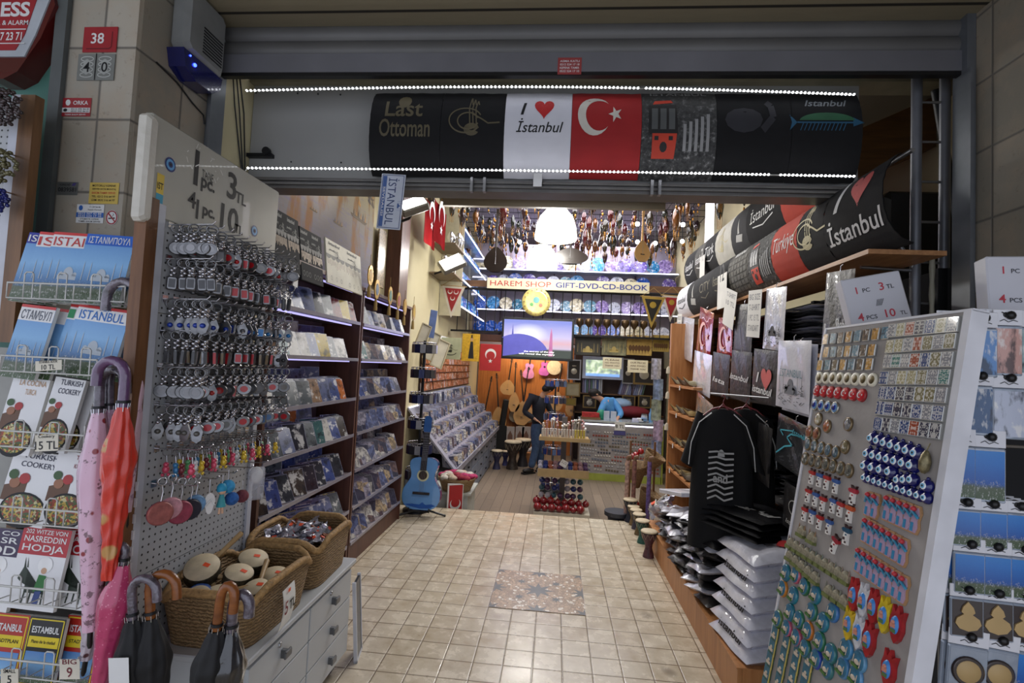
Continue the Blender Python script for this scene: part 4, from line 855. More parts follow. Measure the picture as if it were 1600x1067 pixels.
def book(px, py, wpx, hpx, style, title, label, dy=0., hdr=(40, 90, 190), tcol=WHITE, frac=1., lean=.16, tilt=0.):
    y = BY+dy; a = atY(px, py, y); c = atY(px+wpx, py, y); w = c.x-a.x; h = (atY(px+wpx/2, py, y)-atY(px+wpx/2, py+hpx, y)).z
    t = thing('guide_book' if style == 'ist' else ('cook_book' if style == 'cook' else ('joke_book' if style == 'hodja' else 'city_map')), label, 'book', ((a.x+c.x)/2, y-.03, a.z-h), 0, None, (-lean, tilt, 0))
    MB().bx(-w/2, w/2, 0, .012, 0, h).build('pages', mat('paper_edge', (226, 224, 218), .7), t)
    f = -.0008
    if style == 'ist':
        MB().bx(-w/2, w/2, -.0008, 0, 0, h).build('cover_photo', SKY, t)
        b = MB(); flat(b, [(-w/2, h*.84), (w/2, h*.84), (w/2, h), (-w/2, h)], 0, f-.0004) if hdr else 0
        if not hdr: flat(b, [(-w/2, h*.78), (w/2, h*.78), (w/2, h), (-w/2, h)], 1, f-.0004); flat(b, [(-w/2, h*.96), (w/2, h*.96), (w/2, h), (-w/2, h)], 2, f-.0008)
        b.build('header', [mat('hdr%s' % (hdr,), hdr or (200, 50, 50), .3), COVW, mat('hdr_red', (200, 60, 60), .3)], t)
        b = MB(); mosque(b, 0, h*.32, w*.8, 0, f-.001); b.build('mosque_print', mat('mosque_grey', (176, 186, 196), .4), t)
        b = MB(); letters(b, title, w*(frac-1)/2, h*.865 if hdr else h*.80, h*(.10 if hdr else .13), w*.86*frac, f-.0015, 0, 0, .005); b.build('lettering', tcol, t)
    elif style == 'cook':
        MB().bx(-w/2, w/2, -.0008, 0, 0, h).build('cover', COVW, t)
        b = MB(); flat(b, [(-w/2, h*.3), (-w*.05, h*.3), (-w*.05, h*.6), (-w/2, h*.5)], 3, f-.0003); flat(b, arc(0, h*.2, w*.46, h*.24, 0, 2*PI, 22), 0, f-.0004); flat(b, arc(0, h*.21, w*.42, h*.2, 0, 2*PI, 22), 1, f-.0009)
        for (x, z, r, m) in ((-.3, .55, .1, 2), (-.12, .62, .1, 4), (-.36, .66, .09, 5)): flat(b, arc(w*x, h*z, w*r*1.1, w*r, 0, 2*PI, 12), m, f-.001-.0003*m)
        b.build('dish_print', [INKK, DISH, mat('onion_print', (150, 100, 70), .4), mat('basket_print', (100, 70, 50), .5), mat('tomato_print', (170, 40, 40), .4), mat('herb_print', (60, 90, 50), .5)], t)
        b = MB()
        for k, s in enumerate(title.split('|')): letters(b, s, w*.08, h*(.9-.12*k), h*.075, w*(.72 if len(s) > 5 else .3), f-.0014, 0, 0, .005)
        b.build('lettering', tcol, t)
    elif style == 'hodja':
        MB().bx(-w/2, w/2, -.0008, 0, 0, h).build('cover', COVW, t)
        b = MB(); flat(b, [(-w/2, h*.66), (w/2, h*.66), (w/2, h), (-w/2, h)], 0, f-.0004); b.build('header', mat('hdr%s' % (hdr,), hdr, .3), t)
        b = MB(); T = title.split('|')
        for k, (hh, z) in enumerate(((.055, .92), (.075, .82), (.11, .68))): letters(b, T[k], w*(frac-1)/2, h*z, h*hh, w*.86*frac, f-.001, 0, 0, .012)
        b.build('lettering', WHITE, t)
        b = MB(); x = -w*.28
        flat(b, [(x-w*.05, h*.42), (x-w*.09, h*.36), (x-w*.03, h*.33), (x+w*.02, h*.38), (x+w*.06, h*.30), (x+w*.5, h*.29), (x+w*.52, h*.2), (x+w*.1, h*.2), (x+w*.08, h*.46), (x, h*.52)][::-1][::-1], 0, f-.001)
        for k in (0, 1): flat(b, [(x-w*.01+k*w*.06, h*.5), (x+w*.03+k*w*.05, h*.5), (x-w*.02+k*w*.05, h*.63)], 0, f-.001)
        for k in range(4): squiggle(b, [(x+w*(.12+.12*k), h*.21), (x+w*(.10+.13*k), h*.07)], w*.03, 0, f-.001)
        b.build('donkey_print', mat('donkey_green', (44, 56, 46), .5), t)
        if frac > .8:
            b = MB(); flat(b, [(w*.0, h*.22), (w*.22, h*.24), (w*.2, h*.42), (w*.05, h*.43)], 0, f-.0016); flat(b, arc(w*.13, h*.55, w*.15, h*.10, 0, 2*PI, 14), 1, f-.0016); flat(b, arc(w*.13, h*.48, w*.06, h*.04, 0, 2*PI, 10), 2, f-.002); flat(b, [(w*.02, h*.08), (w*.15, h*.08), (w*.17, h*.24), (w*.05, h*.24)], 3, f-.0016)
            b.build('rider_print', [mat('rider_green', (50, 120, 60), .5), mat('turban_white', (235, 235, 235), .5), mat('rider_skin', (200, 160, 130), .5), mat('rider_blue', (60, 80, 140), .5)], t)
    else:
        MB().bx(-w/2, w/2, -.0008, 0, 0, h).build('cover', mat('map%s' % (hdr,), hdr, .3), t)
        b = MB(); flat(b, [(-w*.42, h*.56), (w*.42, h*.56), (w*.42, h*.72), (-w*.42, h*.72)], 0, f-.0004); letters(b, 'Plano de la ciudad' if title[0] == 'E' else 'STADTPLAN', 0, h*.62, h*.05, w*.66, f-.0012, 1)
        for q in ([(-w*.46, h*.03), (-w*.46, h*.97)], [(w*.46, h*.03), (w*.46, h*.97)], [(-w*.46, h*.03), (w*.46, h*.03)], [(-w*.46, h*.97), (w*.46, h*.97)]): squiggle(b, q, w*.03, 0, f-.0006)
        b.build('yellow_print', [mat('map_yellow', (224, 200, 40), .4), INKK], t); b = MB(); letters(b, title, 0, h*.77, h*.10, w*.76, f-.001, 0, 0, .02); b.build('lettering', WHITE, t)
        MB().bx(-w*.42, w*.42, -.0016, -.0008, h*.05, h*.5).build('photo', SKY, t)
    return t
BLU = (40, 96, 190)
book(36, 362, 70, 112, 'ist', 'IST', 'Istanbul guide with dark blue header, leftmost on the top rack row', .075, (40, 50, 150), frac=.45, tilt=.06)
book(54, 361, 74, 112, 'ist', 'IS', 'Istanbul guide with red top strip second from left on the top row', .05, None, mat('title_red', (190, 60, 60), .5), .4, tilt=.05)
book(78, 361, 78, 112, 'ist', 'ISTAI', 'Istanbul guide third from left on the top rack row', .025, None, mat('title_red', (190, 60, 60), .5), .7, tilt=.04)
book(130, 364, 76, 112, 'ist', 'ΙΣΤΑΝΜΠΟΥΛ', 'Greek Istanbul guide with bright blue header at the right of top row', .0, BLU, tilt=.04)
book(140, 368, 74, 110, 'ist', 'I', 'Istanbul guide mostly hidden behind the Greek one', .06, BLU, frac=.1, tilt=.04)
book(24, 474, 54, 116, 'ist', 'СТАМБУЛ', 'Russian Stambul guide with white header on the second row', 0, None, mat('title_grey', (90, 96, 110), .5), tilt=.07)
book(46, 477, 54, 112, 'ist', 'Л', 'white edged guide leaning behind the Russian one on the second row', .04, None, INKK, .2, tilt=.1)
book(98, 476, 76, 112, 'ist', 'I', 'Istanbul guide with green initial half hidden on the second row', .03, None, mat('title_green', (50, 140, 90), .5), .15, tilt=.1)
book(112, 476, 82, 112, 'ist', 'ISTANBUL', 'Istanbul guide with large blue title on the second row', 0, None, mat('title_blue', (40, 110, 190), .5), tilt=.09)
book(132, 484, 76, 106, 'ist', 'B', 'Istanbul guide at the right end behind the blue titled one', .05, None, mat('title_blue', (40, 110, 190), .5), .1, tilt=.1)
book(12, 588, 58, 118, 'cook', 'LA COCINA|TURCA', 'Spanish Turkish cook book with tan title on the third row', 0, tcol=mat('title_tan', (190, 150, 110), .5), tilt=.05)
book(28, 590, 56, 112, 'cook', 'A', 'white cook book leaning behind the Spanish one', .04, tcol=INKK, tilt=.12)
book(76, 588, 48, 114, 'cook', 'TURKISH|COOKERY', 'narrow Turkish Cookery book at the right of the third row', 0, tcol=mat('title_navy', (40, 44, 70), .5), tilt=.08)
book(88, 592, 54, 110, 'cook', 'Y', 'cook book behind the narrow Turkish Cookery one', .04, tcol=INKK, tilt=.1)
book(14, 702, 76, 112, 'cook', 'TURKISH|COOKERY', 'large Turkish Cookery book with navy title on the fourth row', .02, tcol=mat('title_navy', (40, 44, 70), .5), tilt=.07)
book(84, 704, 70, 112, 'cook', 'TÜRK|KÜCHE', 'cook book with dark red title at the right of the fourth row', 0, tcol=mat('title_wine', (140, 50, 60), .5), tilt=.06)
book(-40, 822, 76, 122, 'hodja', '202 CO|NASR|HOD', 'joke book with dark navy header at the left of the fifth row', .03, (50, 30, 70), tilt=.02, frac=.95)
book(32, 822, 76, 122, 'hodja', '202 WITZE VON|NASREDDIN|HODJA', 'German Nasreddin Hodja joke book with red header and donkey', 0, (176, 30, 42), tilt=.02)
book(100, 824, 74, 120, 'hodja', '202|NAS|HO', 'red headed joke book at the right, behind the umbrellas', .03, (176, 30, 42), tilt=.02, frac=.45)
book(-12, 956, 58, 112, 'map', 'ISTANBUL', 'red Istanbul city map with yellow band on the lowest row', 0, (176, 44, 34))
book(48, 962, 56, 100, 'map', 'ESTAMBUL', 'black Estambul city map framed in yellow on the lowest row', 0, (28, 26, 30))
book(106, 960, 56, 106, 'map', 'ISTANBUL', 'red city map at the right end of the lowest row', .03, (176, 44, 34))
book(54, 958, 56, 60, 'map', 'E', 'blue city map showing behind the black Estambul one', .05, (40, 90, 170))
wr = thing('book_rack', 'white wire book rack holding Istanbul guides and cook books on the left', 'book rack', (0, 0, 0))
WIRE = mat('white_wire', (196, 196, 192), .35, .2)
for (x0, x1, py) in ((12, 196, 441), (2, 152, 555), (-4, 132, 672), (-6, 128, 790), (-8, 122, 914), (-8, 122, 1028)):
    y = BY-.075; a = atY(x0, py, y); c = atY(x1, py+8, y); z = a.z; b = MB().tube([a, (c.x, y, z)], .0035, 6)
    b.tube([(a.x, y, z-.05), (c.x, y, z-.05)], .0028, 5)
    n = max(3, int((c.x-a.x)/.055))
    for k in range(n+1):
        x = a.x+(c.x-a.x)*k/n
        b.tube([(x, y, z+(.03 if k % 2 else 0)), (x, y, z-.05), (x, y+.1, z-.055)], .0024, 5)
        if k % 2 and k < n: b.tube([(x, y, z+.03), (x+.006, y, z+.036), (x+.026, y, z+.036), (x+.032, y, z+.03), (x+.032, y, z-.05)], .0024, 5)
    b.build('wire_pocket', WIRE, wr)
a = atY(-20, 430, 1.75)
for x, zt in ((-1.95, 1.48), (-1.60, 1.72)): MB().bx(x-.02, x+.02, 1.74, 1.77, 0, zt).build('upright', RAWWOOD, wr)
MB().bx(-2.3, -1.93, 1.78, 1.80, 0.1, 1.48).build('side_board', mat('grey_board', (150, 150, 146), .5), wr)
MB().bx(-1.93, -1.50, 1.765, 1.78, 0.1, 1.60).build('back_board', mat('dark_back', (48, 44, 40), .7), wr)
for (px, py, w_, h_, L1, L2, nm) in ((75, 571, 46, 16, 'ISTANBUL BOOK', '10 TL', 'small white 10 TL card on the second rack row'), (72, 692, 40, 26, 'Cookery', '15 TL', 'faded paper price note hanging on the third rack row'), (108, 1046, 34, 30, 'BIG', '9', 'handwritten paper note reading BIG 9 on the lowest rack row'), (14, 1058, 30, 24, 'SMALL', '5', 'small paper note at the lower left corner of the rack')):
    q = atY(px, py, BY-.085); t = thing('price_note', nm, 'price note', (q.x, BY-.083, q.z), 0, None, (0, -.1, 0)); MB().box((0, 0, 0), (w_*.002, .001, h_*.002)).build('card', mat('note_cream', (214, 208, 192), .6), t)
    b = MB(); letters(b, L1, 0, h_*.0005, h_*.0005, w_*.0014, -.0012); letters(b, L2, 0, -h_*.0008, h_*.001, None, -.0012); b.build('lettering', mat('ink_dark_red', (110, 40, 50), .5) if 'BIG' in nm else INKK, t)
# ---- umbrellas
def umbrella(label, A, B, y, r, cm, handle, hm, grp, y2=None, hang=1, pl=1., hr=.012, cap=None):
    "A,B pixels of canopy top (by the handle) and canopy tip"
    a = atY(*A, y); c = atY(*B, y2 or y); ax = (c-a); L = ax.length; t = thing('umbrella', label, 'umbrella', a, 0, grp); t.rotation_euler = Vector((0, 0, -1)).rotation_difference(ax.normalized()).to_euler()
    def cn(u, v):
        q = 2*PI*u; f = abs(math.sin(4*q+v*2)); rr = r*(.45+.9*min(1, v*3.5))*(1-.62*max(0, v-.2)/.8)*(1-.16*pl*f)+.004*math.sin(v*40+q*3)*pl*.3
        return (rr*math.cos(q), rr*math.sin(q), -v*L)
    MB().grid(lambda u, v: cn(1-u, v), 40, 40, 0, True).build('canopy', cm, t)
    MB().lathe([(.004, -L-.05), (.007, -L-.04), (.007, -L+.01)], 8).tube([(0, 0, 0), (0, 0, .02)], .005, 6).build('ferrule', BLACK, t)
    hs = handle; P = [(0, 0, 0), (0, 0, .05*hs)]; R_ = .035*hs
    for k in range(9): q = PI*k/8*1.02; P.append((hang*(R_-R_*math.cos(q)), 0, .07*hs+R_*math.sin(q)))
    P.append((hang*2*R_, 0, .045*hs)); MB().tube(P, hr, 10).build('handle', hm, t)
    MB().lathe([(hr*1.25, .0), (hr*1.25, .008)], 12, 0, (0, 0, .012)).build('collar', DARKMET, t)
    b = MB()
    for k in range(8): q = 2*PI*k/8; b.tube([(r*.42*math.cos(q), r*.42*math.sin(q), -.012), (r*.46*math.cos(q), r*.46*math.sin(q), .012)], .0016, 4)
    b.build('rib_tips', CHROME, t)
    if cap: cap(t, L, r)
    return t
def floral(name, base, f1, f2, sc=22):
    N = NT(name); co = N.coord(); v = N.n('ShaderNodeTexVoronoi'); v.inputs['Scale'].default_value = sc; N.l(co, v.inputs['Vector'])
    n = N.noise(co, 30, 4, .7); c = N.mix(N.ramp(v.outputs['Distance'], [(.16, 1.), (.22, 0.)]), lin(base), lin(f1)); c = N.mix(N.ramp(n, [(.58, 0.), (.62, .8)]), c, lin(f2)); N.col(c); N.set(Roughness=.35, Coat_Weight=.5); N.bump(n, .3, .004); return N.m
WRAP = mat('wrapped_handle', (92, 84, 96), .18, .2, coat=1, var=.6, scale=40, bump=1., bs=80)
umbrella('pale pink flowered umbrella in clear wrap, leftmost of the rack', (154, 645), (141, 985), 1.46, .038, floral('pink_floral', (216, 178, 200), (140, 40, 50), (90, 60, 70)), 1.25, WRAP, 'wrapped umbrellas beside the book rack', 1.44, 1, .5, .014)
umbrella('pink flowered umbrella hanging behind the red one', (170, 640), (168, 1020), 1.50, .034, floral('pink_floral_two', (206, 172, 196), (120, 50, 70), (80, 60, 90), 30), 1.2, WRAP, 'wrapped umbrellas beside the book rack', 1.5, .6, .5, .014)
umbrella('bright red umbrella with golden print, pleated', (192, 636), (170, 905), 1.42, .036, floral('red_gold_pleats', (206, 52, 36), (196, 150, 90), (220, 60, 40), 9), 1.3, mat('purple_wrap', (96, 64, 104), .2, coat=1, var=.5, bump=1.), 'wrapped umbrellas beside the book rack', 1.42, -1, 1.6, .015)
umbrella('raspberry pink dotted umbrella hanging low beside the rack', (192, 882), (152, 1090), 1.44, .036, floral('pink_dotted', (186, 60, 104), (214, 120, 150), (170, 50, 90), 90), .5, WRAP, 'wrapped umbrellas beside the book rack', 1.42, -1, .6)
umbrella('long pale pink umbrella in clear wrap against the wooden post', (214, 520), (198, 800), 1.52, .026, floral('pink_pale', (220, 186, 200), (170, 60, 70), (150, 120, 140), 16), 1.6, WRAP, 'wrapped umbrellas beside the book rack', 1.5, -1, .4, .015)
umbrella('white and grey flowered umbrella low on the left, behind the pink ones', (160, 880), (134, 1030), 1.50, .03, floral('grey_floral', (190, 180, 190), (90, 50, 60), (70, 70, 90), 26), .5, WRAP, 'wrapped umbrellas beside the book rack')
HW = wood('umbrella_handle_wood', (104, 58, 26), (146, 86, 40), 0, .22)
BU = mat('black_umbrella_cloth', (20, 20, 23), .7, var=.2, bump=.2)
def tagcap(t, L, r): o = MB().bx(-.03, .03, -.05, -.049, -.17, -.08).build('paper_tag', WHITE, t)
umbrella('black umbrella with bubble wrapped handle end and white paper tags', (207, 968), (212, 1190), 1.42, .04, BU, 1.1, WRAP, 'black umbrellas hung in front of the chest', 1.42, 1, 1, .013, tagcap)
umbrella('black umbrella with curved brown wooden handle over the basket corner', (235, 966), (240, 1190), 1.44, .042, BU, 1.2, HW, 'black umbrellas hung in front of the chest', 1.44, 1, 1, .013)
umbrella('black umbrella with upright brown handle before the front basket', (338, 984), (312, 1180), 1.40, .042, BU, 1.2, HW, 'black umbrellas hung in front of the chest', 1.40, .5, 1, .013)
umbrella('black umbrella in clear wrap with bubble wrapped handle, rightmost', (361, 986), (345, 1180), 1.42, .040, mat('wrapped_black_cloth', (34, 34, 38), .2, coat=1, bump=.8, bs=40), 1.0, WRAP, 'black umbrellas hung in front of the chest', 1.42, .7, 1, .015)
t = thing('towel_rail', 'small chrome rail on the limestone jamb above the umbrellas', 'rail', (0, 0, 0))
for z in (1.80, 1.74): MB().tube([(-1.45, 1.60, z), (-1.36, 1.62, z)], .004, 6).build('bar', CHROME, t)
MB().tube([(-1.37, 1.62, 1.83), (-1.37, 1.62, 1.5)], .004, 6).build('post', CHROME, t)
# ================================================================== right: magnet board
bP = Vector((1.04, 1.40, 1.68)); bU = Vector((.09, -1, .01)).normalized(); bV = Vector((-.15, -.01, -.92)).normalized()
bN = bU.cross(-bV); bN = bN.normalized()          # local x = right (toward the street), local z = up, local -y = toward the shop
bW = (-bV - bU*(-bV).dot(bU)).normalized(); bY = bW.cross(bU)
BM = Matrix((bU, bY, bW)).transposed().to_4x4(); BM.translation = bP
BMI = BM.inverted(); BEUL = BM.to_euler()
def onb(px, py, off=0.):
    d = ray(px, py); n = bY; k = ((bP-bY*off)-CP).dot(n)/d.dot(n); q = BMI @ (CP+d*k); return q.x, q.z
def c4(x, y): return (1180+x/3.556, 480+y/3.556)
def c5(x, y): return (1180+x/3.475, 760+y/3.475)
mb_ = thing('magnet_board', 'grey magnetic board leaning at the right of the entrance, full of fridge magnets', 'display board', bP); mb_.rotation_euler = BEUL
H_ = 1.66
MB().bx(-.575, .0, 0, .02, -H_, .015).build('panel', mat('worn_grey_felt', (158, 152, 148), .7, var=.12, scale=7, bump=.2), mb_)
MB().bx(.0, .022, -.006, .04, -H_, .018).bx(-.585, -.575, -.004, .04, -H_, .018).bx(-.585, .022, -.002, .04, .015, .022).build('frame', mat('white_board_frame', (214, 214, 220), .4), mb_)
MB().bx(.03, .05, .06, .5, -H_, -H_+.02).bx(-.5, -.46, .05, .08, -H_, -.1).build('rear_leg', DARKMET, mb_)
def mput(me, px, py, label, grp, col, off=.0, rz=0., sc=1., name='fridge_magnet'):
    x, z = onb(px, py); o = bpy.data.objects.new(name, me); COL.objects.link(o)
    o.matrix_world = BM @ Matrix.Translation((x, -.001, z)) @ Matrix.Rotation(rz, 4, 'Y') @ Matrix.Scale(sc, 4); tag(o, label, 'magnet', grp, col=col); return o
def mrow(me, n, A, B, label, grp, cols, sc=1., rz=0., jit=.0):
    R = random.Random(int(A[0]*3+A[1])); xa, za = onb(*A); xb, zb = onb(*B)
    for i in range(n):
        u = i/max(1, n-1); o = bpy.data.objects.new('fridge_magnet', me); COL.objects.link(o); c = cols[i % len(cols)] if len(cols) != 2 else cols[R.randint(0, 1)]
        o.matrix_world = BM @ Matrix.Translation((xa+(xb-xa)*u, -.001, za+(zb-za)*u)) @ Matrix.Rotation(rz+R.uniform(-jit, jit), 4, 'Y') @ Matrix.Scale(sc, 4)
        tag(o, label % c[1] if '%' in label else label, 'magnet', grp, col=c[0])
OC = ocol('magnet_colour', .3, 0, .4, .35, 60); CV = cover('magnet_picture', 2.6, .15); EDGE = mat('glass_edge', (190, 190, 186), .2, .4, coat=.5)
def tile_pat():
    N = NT('tile_pattern'); co = N.coord('Generated'); oi = N.n('ShaderNodeObjectInfo'); x, y, z = N.sep(co)
    a = N.math('ABSOLUTE', N.math('SUBTRACT', x, .5)); c = N.math('ABSOLUTE', N.math('SUBTRACT', z, .5))
    cb = N.n('ShaderNodeCombineXYZ'); N.l(a, cb.inputs[0]); N.l(c, cb.inputs[1]); N.l(N.math('MULTIPLY', oi.outputs['Random'], 20), cb.inputs[2])
    f = N.noise(cb.outputs[0], 7, 3); m = N.ramp(f, [(.46, 0.), (.5, 1.)]); oc = oi.outputs['Color']
    N.col(N.mix(m, N.mix(.65, oc, (.75, .72, .66)), N.mix(.35, oc, (.01, .01, .03)))); N.set(Roughness=.2, Coat_Weight=.3); return N.m
TP = tile_pat()
m_gold = MB().rbox((0, -.004, 0), (.030, .007, .040), .002, 1).box((0, -.0078, 0), (.026, .001, .036), 0).mesh('tile_magnet', [CV, EDGE])
m_tile = MB().rbox((0, -.004, 0), (.034, .007, .042), .001, 1).box((0, -.0078, 0), (.029, .001, .037), 0).mesh('tile_magnet', [TP, EDGE])
def oval(rx, rz, rim, face, inner=.78):
    b = MB(); b.lathe([(rx, 0), (rx, -.0), (rx*1.0, .004), (rx*.93, .008), (rx*inner, .007)], 20, 0, (0, 0, 0), 'Y', (1, rz/rx)); b.lathe([(rx*inner, .0072), (rx*inner*.6, .009), (1e-5, .0095)], 20, 1, (0, 0, 0), 'Y', (1, rz/rx)); return b
SILV = mat('silver_rim', (170, 168, 160), .25, .8); GOLDR = mat('gold_rim', (176, 140, 70), .3, .8)
m_white = oval(.020, .022, 0, 1, .62).mesh('framed_magnet', [mat('cream_rim', (226, 220, 200), .3), mat('dark_gold_scene', (110, 96, 60), .4, .3, var=.6, scale=90)])
b = oval(.020, .022, 0, 1, .85); crescent(b, -.003, 0, .010, 2, -.0105); m_flag = b.mesh('crescent_magnet', [mat('flag_rim', (150, 40, 44), .3), mat('flag_enamel', (190, 30, 40), .25), WHITE])
b = oval(.019, .021, 0, 1, .8); b.lathe([(.010, .0095), (.009, .011), (1e-5, .0115)], 14, 2, (0, 0, 0), 'Y'); b.lathe([(.005, .0115), (1e-5, .012)], 10, 3, (0, 0, 0), 'Y'); m_eyeo = b.mesh('eye_magnet', [SILV, mat('pale_eye', (110, 150, 190), .3), mat('eye_blue', (20, 40, 150), .2), INKK])
m_city = oval(.019, .023, 0, 1, .82).mesh('city_magnet', [mat('bronze_rim', (130, 112, 84), .3, .6), CV])
b = MB().lathe([(.021, 0), (.021, .008), (.014, .017), (1e-5, .02)], 18, 0, (0, 0, 0), 'Y').ball((0, -.005, .022), .006, 0, 6)
b.lathe([(.011, .0185), (.010, .0205), (1e-5, .021)], 14, 1, (0, 0, -.001), 'Y').lathe([(.0075, .0212), (1e-5, .0215)], 12, 2, (0, 0, -.001), 'Y').lathe([(.0035, .0217), (1e-5, .022)], 8, 3, (0, 0, -.001), 'Y')
m_eye = b.mesh('evil_eye_magnet', [mat('eye_glass_navy', (14, 18, 96), .1, coat=.6, var=.05), mat('eye_white', (225, 230, 235), .2), mat('eye_pale_blue', (110, 180, 220), .2), INKK])
def cowmesh():
    b = MB(); b.prism([(-.008, -.024), (.009, -.024), (.007, .004), (.010, .012), (-.006, .012), (-.009, .0)], .008, 0); b.prism([(-.012, .010), (-.018, .016), (-.012, .021), (.012, .021), (.016, .014), (.010, .008)], .009, 1)
    b.prism([(-.008, .020), (-.012, .030), (-.004, .026), (.004, .026), (.012, .030), (.008, .020)], .007, 2); b.box((-.003, -.009, -.008), (.006, .002, .007), 2).box((.004, -.009, -.017), (.005, .002, .005), 2).box((.003, -.009, .003), (.004, .002, .004), 1); return b.mesh('cow_magnet', [mat('cow_white', (230, 226, 220), .3), OC, mat('cow_dark', (60, 34, 34), .4)])
m_cow = cowmesh()
def sandal():
    P = [(-.014, -.035), (.010, -.036), (.016, -.02), (.012, 0), (.017, .02), (.010, .038), (-.008, .038), (-.016, .024), (-.011, 0), (-.017, -.02)]
    b = MB().prism(P, .006, 0).prism([(p[0]*.8, p[1]*.86-.001) for p in P], .002, 1, -.006)
    b.tube([(-.013, -.008, .006), (0, -.016, .022), (.013, -.008, .006)], .004, 6, 2).ball((0, -.014, .028), .007, 3, 8); b.box((-.004, -.0085, -.018), (.008, .002, .022), 4); return b.mesh('sandal_magnet', [mat('sandal_tan', (180, 140, 100), .5), mat('sandal_mauve', (176, 150, 176), .4), OC, mat('sandal_red', (190, 50, 60), .4), mat('sandal_blue', (50, 130, 170), .4)])
m_san = sandal()
def skylinemag():
    b = MB().prism([(-.02, -.022), (.02, -.022), (.021, -.008), (.018, .004), (.012, .008), (-.014, .007), (-.02, -.004)], .010, 0); b.prism([(-.021, -.024), (.021, -.024), (.021, -.014), (-.021, -.012)], .014, 1)
    b.lathe([(.010, 0), (.009, .005), (.005, .009), (1e-5, .011)], 10, 0, (0, -.005, .006)); 
    for x in (-.016, .016): b.lathe([(.0022, -.01), (.002, .016), (1e-5, .024)], 6, 2, (x, -.006, .0))
    return b.mesh('skyline_magnet', [mat('skyline_stone', (150, 142, 120), .6, var=.4, scale=80), mat('skyline_green', (104, 112, 60), .6, var=.3, scale=80), OC])
m_sky = skylinemag()
def dome():
    b = MB(); N = 18; b.lathe([(.030, 0), (.031, .004), (.027, .009)], 20, 0, (0, 0, 0), 'Y', (.88, 1)); b.lathe([(.027, .009), (.016, .012), (1e-5, .013)], 20, 1, (0, 0, 0), 'Y', (.88, 1))
    b.ball((.002, -.013, -.002), .009, 2, 8, (1.2, .5, .8)).box((-.002, -.014, -.014), (.026, .004, .008), 3)
    for x in (-.013, .014): b.tube([(x, -.013, -.012), (x, -.013, .012)], .0014, 5, 2)
    return b.mesh('relief_magnet', [OC, mat('relief_sky', (58, 112, 140), .35, var=.35, scale=50), mat('relief_stone', (196, 180, 160), .5), mat('relief_green', (70, 110, 50), .5, var=.4, scale=80)])
m_dome = dome()
def tulip():
    P = [(0, -.045), (.012, -.034), (.021, -.012), (.020, .012), (.026, .036), (.012, .026), (.006, .046), (-.002, .028), (-.012, .044), (-.014, .024), (-.020, .008), (-.018, -.016), (-.008, -.036)]
    b = MB().prism(P, .010, 0); b.lathe([(.015, .010), (.013, .014), (1e-5, .015)], 14, 1, (0, 0, -.002), 'Y', (.8, 1.45)); b.box((-.001, -.0155, -.004), (.014, .002, .010), 2).ball((0, -.015, .004), .005, 2, 6).box((0, -.0150, -.016), (.014, .002, .008), 3)
    return b.mesh('tulip_magnet', [OC, mat('tulip_sky', (60, 130, 200), .3), mat('tulip_mosque', (196, 130, 110), .5), mat('tulip_green', (80, 110, 60), .5)])
m_tul = tulip()
b = MB().rbox((0, -.004, 0), (.052, .008, .066), .003, 0).box((0, -.0085, .002), (.042, .001, .052), 1).box((.0, -.010, -.012), (.028, .004, .012), 2).ball((0, -.010, 0), .008, 2, 8, (1, .4, .8)).tube([(.027, -.009, -.033), (.027, -.009, .033)], .003, 5, 3)
m_card = b.mesh('scene_magnet', [mat('card_green', (70, 110, 70), .4, var=.4, scale=50), mat('card_teal', (44, 104, 126), .3, var=.3, scale=60), mat('relief_stone', (196, 180, 160), .5), mat('card_gold', (190, 170, 90), .4)])
GD = [((190, 140, 60), 'gold'), ((90, 130, 150), 'blue green'), ((90, 70, 50), 'dark bronze')]
mrow(m_gold, 8, c4(402, 180), c4(735, 145), 'shiny %s rectangular magnet in the top left row of the magnet board', 'shiny magnets in the top left row', GD)
mrow(m_gold, 7, c4(405, 252), c4(660, 240), 'shiny %s rectangular magnet in the second row down on the left', 'shiny magnets in the second left row', GD)
mrow(m_gold, 7, c4(370, 325), c4(645, 318), 'shiny %s rectangular magnet in the third row down on the left', 'shiny magnets in the third left row', GD)
mrow(m_white, 8, c4(365, 393), c4(660, 405), 'oval cream framed magnet with a dark gold scene', 'cream framed oval magnets', [((220, 220, 200), '')])
mrow(m_flag, 7, c4(352, 465), c4(600, 490), 'round red magnet with white crescent and star', 'red crescent magnets', [((190, 30, 40), '')])
mrow(m_eyeo, 4, c4(340, 543), c4(452, 560), 'pale blue oval eye magnet in the short row under the red crescents', 'oval eye magnets', [((30, 60, 160), '')])
mput(m_city, *c4(358, 622), 'pale oval magnet alone under the short row of eye magnets', None, (190, 180, 150)); mput(m_city, *c4(407, 663), 'copper oval magnet alone left of the silver one', None, (170, 100, 60)); mput(m_city, *c4(525, 652), 'silver oval magnet alone in the middle of the bare felt', None, (130, 130, 130))
mrow(m_city, 2, c4(308, 692), c4(348, 703), 'brown oval magnet of a pair below the copper one', 'pair of brown oval magnets', [((150, 90, 60), '')]); mput(m_city, *c4(507, 778), 'oval city view magnet apart at the right of its row', None, (120, 110, 80))
mrow(m_city, 5, c4(300, 762), c4(455, 808), 'oval city view magnet in the upper of two rows', 'upper row of oval city magnets', [((90, 110, 120), '')]); mrow(m_city, 7, c4(285, 842), c4(528, 910), 'oval city view magnet in the lower of two rows', 'lower row of oval city magnets', [((100, 100, 90), '')])
TL = [((50, 80, 140), 'blue'), ((200, 190, 140), 'cream'), ((60, 60, 80), 'navy'), ((190, 80, 30), 'orange'), ((150, 140, 90), 'olive'), ((160, 160, 165), 'grey'), ((60, 140, 130), 'turquoise')]
